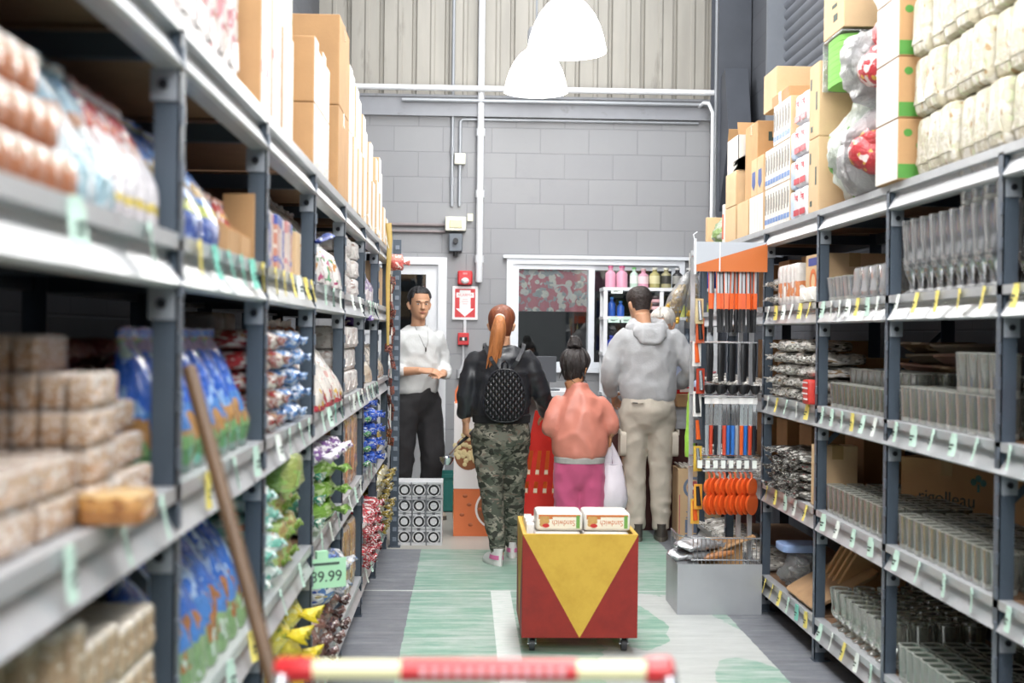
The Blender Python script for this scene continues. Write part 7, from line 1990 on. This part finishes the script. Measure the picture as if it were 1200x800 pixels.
# ladle in her left hand
hw_ = wl + armL[2] + V((.01, .03, -.095))
ld = empty('steel_ladle', hw_); tag(ld, 'shiny steel ladle with a black handle held in the ponytailed woman\'s hand', 'ladle')
b = MB(); b.tube([(.05, .06, .05), (0, 0, 0), (-.06, -.06, -.045)], [.010, .011, .008], 10); b.build('handle', M_black, ld)
b = MB(); b.tube([(-.06, -.06, -.045), (-.11, -.10, -.10)], .005, 8); b.lathe([(.001, -.05), (.025, -.045), (.042, -.02), (.045, 0), (.042, 0), (.039, -.018), (.001, -.044)], 18, c=(-.125, -.11, -.115)); b.build('bowl', mat('polished_steel', '#c9ccd0', .12, 1.), ld)

# ---------------------------------------------------------------- girl in the salmon jacket
gl = V((.685, 7.56, 0))
gj = dict(hipL=V((-.072, 0, .66)), kneeL=V((-.075, .02, .36)), ankleL=V((-.08, 0, .08)), hipR=V((.072, 0, .66)), kneeR=V((.078, .02, .36)), ankleR=V((.085, .02, .08)))
hrot = RZ(-.55) @ RX_(-.12)
hbase = V((-.035, .025, 1.115))
gaL = [V((-.135, 0, 1.03)), V((-.175, -.02, .86)), V((-.13, .16, .83))]
gaR = [V((.135, 0, 1.03)), V((.182, .0, .86)), V((.185, .03, .815))]
go, GT = body('person', 'girl with a hair bun in a salmon jacket and pink trousers, seen from behind', gl, 0, hbase, V((-.01, -.015, 1.03)),
    [(.63, .08, .07, 0, 0), (.70, .11, .085, 0, 0), (.80, .105, .08, 0, 0), (.92, .115, .085, 0, 0), (1.0, .125, .075, 0, 0), (1.05, .06, .05, 0, 0)],
    [(gaL, [.04, .032, .022]), (gaR, [.04, .032, .022]), ([gj['hipL'], gj['kneeL'], gj['ankleL']], [.065, .045, .03]), ([gj['hipR'], gj['kneeR'], gj['ankleR']], [.065, .045, .03])],
    [dict(wrist=gaL[2], d=(.5, .7, -.1), nrm=(.2, 0, -1), side=-1, curl=.6, size=.14), dict(wrist=gaR[2], d=(.0, .25, -1), nrm=(-1, .1, .0), side=1, curl=1.2, size=.14)],
    M_skin2, hh=.205, hrot=hrot)
trousers(go, 'trousers', mat('pink_jersey', '#c2527c', .8, 0, .06, 7, sheen=.2), gj, (.76, .125, .10, 0, 0), (.66, .145, .115, 0, 0), (.080, .072, .070, .066), .062, folds(.005, 8, .002, 24, (1, 1, .8)))
M_salm = mat('salmon_satin', '#c97f6e', .42, 0, .04, 6, .06, 30)
gjk = top(go, 'jacket', M_salm, [(.675, .15, .115, 0, 0), (.70, .165, .125, 0, 0), (.76, .172, .13, 0, 0), (.88, .152, .122, 0, 0), (.97, .138, .11, 0, 0), (1.03, .112, .09, 0, 0), (1.065, .09, .075, -.005, 0), (1.09, .062, .058, -.01, .005), (1.125, .064, .060, -.015, .01)],
    [([V((-.10, 0, 1.025)), V((-.138, 0, .98)), V((-.178, -.02, .87)), V((-.165, .07, .835)), V((-.14, .14, .83))], [.044, .048, .048, .044, .033]), ([V((.10, 0, 1.025)), V((.138, 0, .98)), V((.180, .0, .90)), V((.190, .01, .86)), V((.186, .03, .83))], [.044, .048, .048, .044, .032])],
    folds(.006, 8, .002, 22, (1.2, 1, .8)))
b = MB(); b.rings([[(f * .150 * math.cos(a), f * .118 * math.sin(a), z) for a in [2 * PI * j / 32 for j in range(32)]] for z, f in ((.650, .96), (.653, 1), (.682, 1.02), (.688, .98))], True); b.build('grey_hem_band', mat('grey_rib', '#a9a6a2', .8, 0, .1, 40), gjk)
M_dkhair = mat('black_brown_hair', '#2a2423', .38, 0, .3, 10, .5, 30, stretch=(5, 5, .6))
def low_g(a):
    c = math.cos(a); return .78 if c > .7 else (.52 if c > .15 else (.30 if c > -.35 else .10))
hs = hair_shell('hair', hbase, .205, hrot, M_dkhair, low_g, lambda a, z: .085, go, rough=.05)
def HB(x, y, z): return hbase + hrot @ (V((x, y, z)) * .205)
b = MB()
c = HB(.02, -.16, 1.17)
for q in range(5):
    r_ = .034 - .004 * q
    b.tube([c + V((r_ * math.cos(2 * PI * j / 14), r_ * math.sin(2 * PI * j / 14), -.012 + .010 * q + .006 * math.sin(j * 2 + q))) for j in range(15)], .014, 8)
b.sph(c, (.032, .032, .03), 12)
b.build('bun', M_dkhair, hs)
rr = random.Random(8)
for q in range(9):
    b = MB(); a = rr.uniform(PI * .55, PI * 1.45); p = HB(.36 * math.sin(a), .44 * math.cos(a), .25 + rr.uniform(0, .3))
    limb(b, [p, p + V((rr.uniform(-.014, .014), -.01, -.035)), p + V((rr.uniform(-.02, .02), -.008, -.06))], [.004, .003, .001], 6)
    b.build('loose_strand', M_dkhair, hs)
for s, an in (('L', .05), ('R', -.05)): shoe(go, gj['ankle' + s] + V((0, 0, -.08)), an, .2, M_shw, M_shs)
# white shopping bag in her right hand
hb = gl + gaR[2] + V((-.01, .02, -.065))
M_pbag = mat('lilac_white_plastic', '#e6dfe8', .3, 0, .03, 6, .3, 14, alpha=.86)
pb_ = empty('shopping_bag', hb); tag(pb_, 'white plastic shopping bag hanging from the hand of the girl in salmon', 'bag')
b = MB(); rs = []
for z, hx2, hy2 in ((-.405, .02, .02), (-.40, .055, .045), (-.37, .085, .065), (-.32, .094, .075), (-.26, .088, .07), (-.2, .078, .052), (-.15, .068, .035), (-.115, .060, .024)):
    rs.append([V((.028, 0, z)) + noise.noise_vector(V((math.cos(2 * PI * j / 32) * 2.2, math.sin(2 * PI * j / 32) * 2.2, z * 9))) * .009 + V((hx2 * math.cos(2 * PI * j / 32), hy2 * math.sin(2 * PI * j / 32), 0)) for j in range(32)])
b.rings(rs, True); b.build('bag_body', M_pbag, pb_)
for s in (-1, 1):
    b = MB(); rs = []
    for t in range(6):
        f = t / 5; w = .030 * (1 - f) + .010 * f
        c = V((.028 + s * .032 * (1 - f) ** .8 - .012 * f, .0, -.12 + .135 * f))
        rs.append([c + V((w * math.cos(2 * PI * j / 14), .012 * math.sin(2 * PI * j / 14), .003 * math.sin(j * 2 + t))) for j in range(14)])
    b.rings(rs); b.build('bag_handle', M_pbag, pb_)
b = MB()
for q, (x, y, z) in enumerate(((.0, 0, -.33), (.06, .01, -.34), (.03, -.02, -.29), (.05, .02, -.27))): b.sph((x, y, z), (.04, .035, .035), 12)
tag(b.build('bread_rolls', mat('pale_bread', '#d9b9a4', .7, 0, .08), None, hb), 'pale pink groceries showing through the white plastic shopping bag', 'groceries')

# ---------------------------------------------------------------- man in the grey hooded sweatshirt, seen from behind
ml = V((1.265, 8.78, 0))
mj = dict(hipL=V((-.098, 0, .90)), kneeL=V((-.088, .03, .50)), ankleL=V((-.072, .0, .10)), hipR=V((.095, 0, .90)), kneeR=V((.092, .02, .50)), ankleR=V((.102, .0, .10)))
hrot = RZ(.38) @ RX_(-.32)
hbase = V((-.045, .055, 1.525))
maL = [V((-.205, .0, 1.40)), V((-.255, .0, 1.13)), V((-.215, .19, .98))]
maR = [V((.205, .0, 1.40)), V((.285, .0, 1.16)), V((.20, .22, 1.06))]
mo, MT = body('person', 'man in a light grey hooded sweatshirt and beige cargo trousers, seen from behind', ml, 0, hbase, V((-.01, .0, 1.42)),
    [(.84, .10, .09, 0, 0), (.92, .14, .11, 0, 0), (1.08, .14, .105, 0, 0), (1.25, .165, .115, 0, 0), (1.38, .17, .10, 0, 0), (1.44, .08, .065, 0, 0)],
    [(maL, [.055, .042, .028]), (maR, [.055, .042, .028]), ([mj['hipL'], mj['kneeL'], mj['ankleL'], mj['ankleL'] + V((0, .05, -.05))], [.085, .055, .04, .04]), ([mj['hipR'], mj['kneeR'], mj['ankleR'], mj['ankleR'] + V((0, .05, -.05))], [.085, .055, .04, .04])],
    [dict(wrist=maL[2], d=(.2, .9, -.5), nrm=(.8, -.1, -.4), side=-1, curl=.5), dict(wrist=maR[2], d=(-.35, .9, -.2), nrm=(-.2, 0, -1), side=1, curl=.4)],
    M_skin, hh=.225, hrot=hrot)
M_beige = mat('beige_cotton', '#c0b8aa', .85, 0, .06, 8, .1, 60)
mt = trousers(mo, 'trousers', M_beige, mj, (1.02, .165, .125, 0, 0), (.90, .19, .145, 0, -.01), (.100, .078, .074, .064), .060, folds(.006, 7, .0025, 22, (1, 1, .9)))
for s, x in ((-1, -.185), (1, .19)):
    b = MB(); b.rings([[(x + s * e, cy + .07 * sgnpow(math.cos(2 * PI * j / 20), .4), .665 + .085 * sgnpow(math.sin(2 * PI * j / 20), .4)) for j in range(20)] for e, cy in ((-.03, -.01), (.006, -.01), (.012, -.01))]); b.box(*sorted((x + s * .006, x + s * .016)), -.082, .062, .73, .765); b.build('cargo_pocket', M_beige, mt)
b = MB(); b.strap([(-.135, -.128, .965), (-.09, -.148, .960), (-.05, -.152, .965)], .025, .006, (0, .2, 1)); b.build('pocket_flap', M_beige, mt)
b = MB(); b.tube([(-.125, -.138, .952), (-.09, -.150, .950)], .004, 6); b.build('pocket_slit', M_black, mt)
M_hood = mat('grey_fleece', '#b0b1b3', .9, 0, .05, 14, .15, 90, sheen=.3)
mh = top(mo, 'sweatshirt', M_hood, [(.955, .175, .135, 0, 0), (.985, .185, .145, 0, 0), (1.03, .195, .15, 0, 0), (1.16, .19, .145, 0, 0), (1.30, .20, .142, 0, 0), (1.39, .195, .125, 0, 0), (1.445, .15, .10, 0, 0), (1.48, .09, .08, -.005, .01)],
    [([V((-.14, 0, 1.41)), V((-.198, 0, 1.355)), V((-.265, 0, 1.17)), V((-.255, .08, 1.06)), V((-.225, .16, .995))], [.066, .069, .063, .056, .040]), ([V((.14, 0, 1.41)), V((.198, 0, 1.355)), V((.29, 0, 1.18)), V((.26, .10, 1.10)), V((.21, .20, 1.07))], [.066, .069, .063, .056, .040])],
    folds(.006, 7.5, .0025, 22, (1.1, 1, .9)))
b = MB()
# the hood lies folded on the shoulders: a thick roll round the neck and a pouch hanging down the back
for q, (rx, ry, z0, dz, r_) in enumerate(((.098, .092, 1.492, .035, .032), (.118, .108, 1.462, .05, .034))):
    pts = []
    for j in range(21):
        a = R(200) + R(320 - 20 - 40 * q) * (j / 20) - R(110)
        a = -PI * 1.5 + R(35) + (2 * PI - R(70)) * j / 20
        pts.append(V((rx * math.cos(a + PI) - .012, ry * math.sin(a + PI) + .005, z0 + dz * math.sin(a + PI) * .5)))
    limb(b, pts, [r_ * (.7 + .3 * math.sin(PI * j / 20)) for j in range(21)], 10, 2)
torso(b, [(1.345, .03, .02, -.005, -.13), (1.36, .075, .04, -.005, -.13), (1.40, .115, .05, -.005, -.11), (1.45, .12, .055, -.005, -.09), (1.49, .10, .05, -.005, -.07)])
remesh(b, 'hood', M_hood, .009, 4, folds(.005, 12, .002, 30), mh)
def low_m(a):
    c = math.cos(a); return .82 if c > .72 else (.62 if c > .3 else (.48 if c > -.2 else (.30 if c > -.5 else .20)))
M_brown_hair = mat('dark_brown_hair', '#2f2521', .5, 0, .3, 12, .6, 60)
hair_shell('hair', hbase, .225, hrot, M_brown_hair, low_m, lambda a, z: .045 if z > .5 else .018, mo, rough=.02, strands=50)
M_dshoe = mat('dark_shoe', '#4b4540', .6, 0, .15, 20); M_dsole = mat('dark_sole', '#6a635a', .6)
shoe(mo, mj['ankleL'] + V((0, 0, -.10)), .15, .275, M_dshoe, M_dsole); shoe(mo, mj['ankleR'] + V((0, 0, -.10)), -.12, .275, M_dshoe, M_dsole)

# ---------------------------------------------------------------- man by the door, turned towards the camera
dl = V((-.365, 9.72, 0))
FR = PI + .55
dj = dict(hipL=V((-.095, 0, .90)), kneeL=V((-.12, .05, .50)), ankleL=V((-.13, -.02, .10)), hipR=V((.095, 0, .90)), kneeR=V((.12, .02, .50)), ankleR=V((.14, -.04, .10)))
hrot = RZ(-.25)
hbase = V((.0, .035, 1.52))
daL = [V((-.20, .0, 1.40)), V((-.245, -.02, 1.14)), V((-.10, .22, 1.10))]
daR = [V((.20, .0, 1.40)), V((.25, -.03, 1.14)), V((.09, .22, 1.13))]
do, DT = body('person', 'young man in pale grey sweater and black trousers standing by the white door', dl, FR, hbase, V((0, -.01, 1.42)),
    [(.84, .10, .09, 0, 0), (.92, .14, .11, 0, 0), (1.08, .135, .10, 0, 0), (1.25, .16, .11, 0, 0), (1.38, .17, .095, 0, 0), (1.44, .08, .065, 0, 0)],
    [(daL, [.055, .041, .028]), (daR, [.055, .041, .028]), ([dj['hipL'], dj['kneeL'], dj['ankleL'], dj['ankleL'] + V((0, .05, -.05))], [.085, .055, .04, .04]), ([dj['hipR'], dj['kneeR'], dj['ankleR'], dj['ankleR'] + V((0, .05, -.05))], [.085, .055, .04, .04])],
    [dict(wrist=daL[2], d=(.75, .6, .05), nrm=(.2, -.3, -1), side=-1, curl=.35), dict(wrist=daR[2], d=(-.75, .6, .0), nrm=(-.2, -.4, -.8), side=1, curl=.4)],
    M_skin, hh=.232, hrot=hrot)
trousers(do, 'trousers', mat('black_cloth', '#2a292b', .85, 0, .1, 8), dj, (1.02, .165, .12, 0, 0), (.90, .185, .14, 0, 0), (.108, .09, .088, .075), .068, folds(.007, 6.5, .0025, 20, (1, 1, .9)))
M_ltgrey = mat('pale_grey_knit', '#d0d2d1', .9, 0, .04, 14, .12, 90)
dtop = top(do, 'sweater', M_ltgrey, [(.945, .165, .125, 0, 0), (.975, .178, .135, 0, 0), (1.05, .178, .132, 0, 0), (1.2, .182, .13, 0, 0), (1.33, .19, .125, 0, 0), (1.40, .175, .10, 0, 0), (1.445, .11, .075, 0, 0), (1.465, .075, .066, 0, 0)],
    [([V((-.14, 0, 1.40)), V((-.19, 0, 1.34)), V((-.25, -.02, 1.16)), V((-.20, .09, 1.11)), V((-.175, .13, 1.108))], [.062, .064, .055, .050, .045]), ([V((.14, 0, 1.40)), V((.19, 0, 1.34)), V((.255, -.03, 1.16)), V((.20, .08, 1.13)), V((.175, .12, 1.13))], [.062, .064, .055, .050, .045])],
    folds(.005, 8, .002, 24, (1, 1, 1.1)))
def low_d(a):
    c = math.cos(a); return .80 if c > .70 else (.66 if c > .35 else (.44 if c > .0 else (.42 if c > -.4 else .2)))
M_bk_hair = mat('black_hair', '#1b1a1c', .45, 0, .3, 12, .6, 60)
hair_shell('hair', hbase, .232, hrot, M_bk_hair, low_d, lambda a, z: .06 if z > .62 else .02, do, rough=.025, strands=40)
def face(parent, base, hh, rot, brow):
    def T(x, y, z): return V(base) + rot @ (V((x, y, z)) * hh)
    for s in (-1, 1):
        b = MB(); b.sph(T(s * .135, .345, .455), (.052 * hh, .03 * hh, .026 * hh), 12); e = b.build('eye', mat('eye_white', '#d9d3cc', .3), parent)
        b = MB(); b.sph(T(s * .132 + .01, .372, .455), (.024 * hh, .012 * hh, .024 * hh), 10); b.build('iris', mat('iris_dark', '#2b1f1a', .25), e)
        b = MB(); limb(b, [T(s * .055, .400, .525), T(s * .13, .392, .545), T(s * .21, .335, .525)], [.012 * hh, .016 * hh, .008 * hh], 8); b.build('eyebrow', brow, parent)
    b = MB(); limb(b, [T(-.085, .395, .188), T(-.03, .428, .196), T(.03, .428, .196), T(.085, .395, .188)], [.010 * hh, .020 * hh, .020 * hh, .010 * hh], 8); limb(b, [T(-.07, .395, .168), T(0, .430, .160), T(.07, .395, .168)], [.010 * hh, .024 * hh, .010 * hh], 8); b.build('lips', mat('lips', '#b0705f', .45), parent)
face(do, hbase, .232, hrot, M_bk_hair)
b = MB(); limb(b, [V((-.055, .055, 1.47)), V((-.03, .12, 1.36)), V((0, .135, 1.30)), V((.03, .12, 1.36)), V((.055, .055, 1.47))], [.0014] * 5, 6); b.box(-.005, .005, .134, .141, 1.27, 1.30); b.build('neck_chain', mat('dull_chain', '#6d6a64', .4, .6), dtop)
M_tan = mat('tan_shoe', '#b8ab95', .6, 0, .06)
shoe(do, dj['ankleL'] + V((0, .0, -.10)), .2, .28, M_tan, M_dsole); shoe(do, dj['ankleR'] + V((0, 0, -.10)), -.25, .28, M_tan, M_dsole)

# ---------------------------------------------------------------- cashier behind the counter, mostly hidden by the man in grey
kl = V((1.67, 9.68, 0))
kj = dict(hipL=V((-.09, 0, .86)), kneeL=V((-.09, .02, .47)), ankleL=V((-.09, 0, .09)), hipR=V((.09, 0, .86)), kneeR=V((.09, .02, .47)), ankleR=V((.09, 0, .09)))
KR = PI - .62   # looks down the counter, towards the aisle
hrot = RX_(-.35)
hbase = V((.0, .33, 1.40))
kaL = [V((-.18, .20, 1.29)), V((-.25, .30, 1.06)), V((-.16, .50, 1.0))]
kaR = [V((.18, .20, 1.29)), V((.27, .25, 1.08)), V((.22, .44, 1.03))]
ko, KT = body('person', 'cashier in a light blue sweater bending over the counter, mostly hidden behind the man', kl, KR, hbase, V((0, .22, 1.31)),
    [(.76, .14, .11, 0, 0), (.88, .15, .12, 0, 0), (1.02, .13, .10, 0, .05), (1.18, .15, .11, 0, .13), (1.28, .15, .095, 0, .19), (1.33, .08, .065, 0, .22)],
    [(kaL, [.05, .038, .027]), (kaR, [.05, .038, .027]), ([kj['hipL'], kj['kneeL'], kj['ankleL'], kj['ankleL'] + V((0, .05, -.05))], [.08, .05, .038, .036]), ([kj['hipR'], kj['kneeR'], kj['ankleR'], kj['ankleR'] + V((0, .05, -.05))], [.08, .05, .038, .036])],
    [dict(wrist=kaL[2], d=(.2, .9, -.15), nrm=(0, -.1, -1), side=-1, curl=.5, size=.17), dict(wrist=kaR[2], d=(-.3, .9, -.2), nrm=(0, -.1, -1), side=1, curl=.5, size=.17)],
    M_skin, hh=.215, hrot=hrot)
trousers(ko, 'trousers', mat('navy_cloth', '#2f3646', .8, 0, .1, 8), kj, (.98, .15, .115, 0, .02), (.86, .175, .135, 0, 0), (.09, .07, .066, .056), .05, folds(.005, 7, .002, 22))
top(ko, 'sweater', mat('light_blue_knit', '#b7c4de', .9, 0, .04, 14, .12, 90), [(.92, .17, .13, 0, 0), (.96, .18, .135, 0, .02), (1.08, .175, .13, 0, .075), (1.2, .18, .13, 0, .14), (1.28, .17, .115, 0, .19), (1.33, .12, .085, 0, .21), (1.36, .08, .07, 0, .225)],
    [([V((-.13, .2, 1.29)), V((-.19, .2, 1.25)), V((-.255, .30, 1.07)), V((-.21, .41, 1.02)), V((-.175, .475, 1.003))], [.07, .07, .062, .052, .042]), ([V((.13, .2, 1.29)), V((.19, .2, 1.25)), V((.275, .25, 1.09)), V((.25, .36, 1.05)), V((.226, .42, 1.035))], [.07, .07, .062, .052, .042])],
    folds(.005, 8, .002, 24))
hair_shell('hair', hbase, .215, hrot, mat('pale_grey_hair', '#cfc9c0', .5, 0, .15, 12, .5, 40), low_w, lambda a, z: .07, ko, rough=.04)
face(ko, hbase, .215, hrot, M_brown_hair)
for w_ in (kaR[2], kaL[2]):
    b = MB(); d_ = V((-.1, .9, -.3)).normalized(); a_ = d_.cross(V((0, 0, 1))).normalized(); c_ = a_.cross(d_)
    b.tube([w_ + d_ * .0 + a_ * .031 * math.cos(2 * PI * j / 18) + c_ * .031 * math.sin(2 * PI * j / 18) for j in range(19)], .006, 8)
    if w_ is kaR[2]: b.build('bracelet', M_black, ko)
for s in ('L', 'R'): shoe(ko, kj['ankle' + s] + V((0, 0, -.09)), 0, .25, M_dshoe, M_dsole)
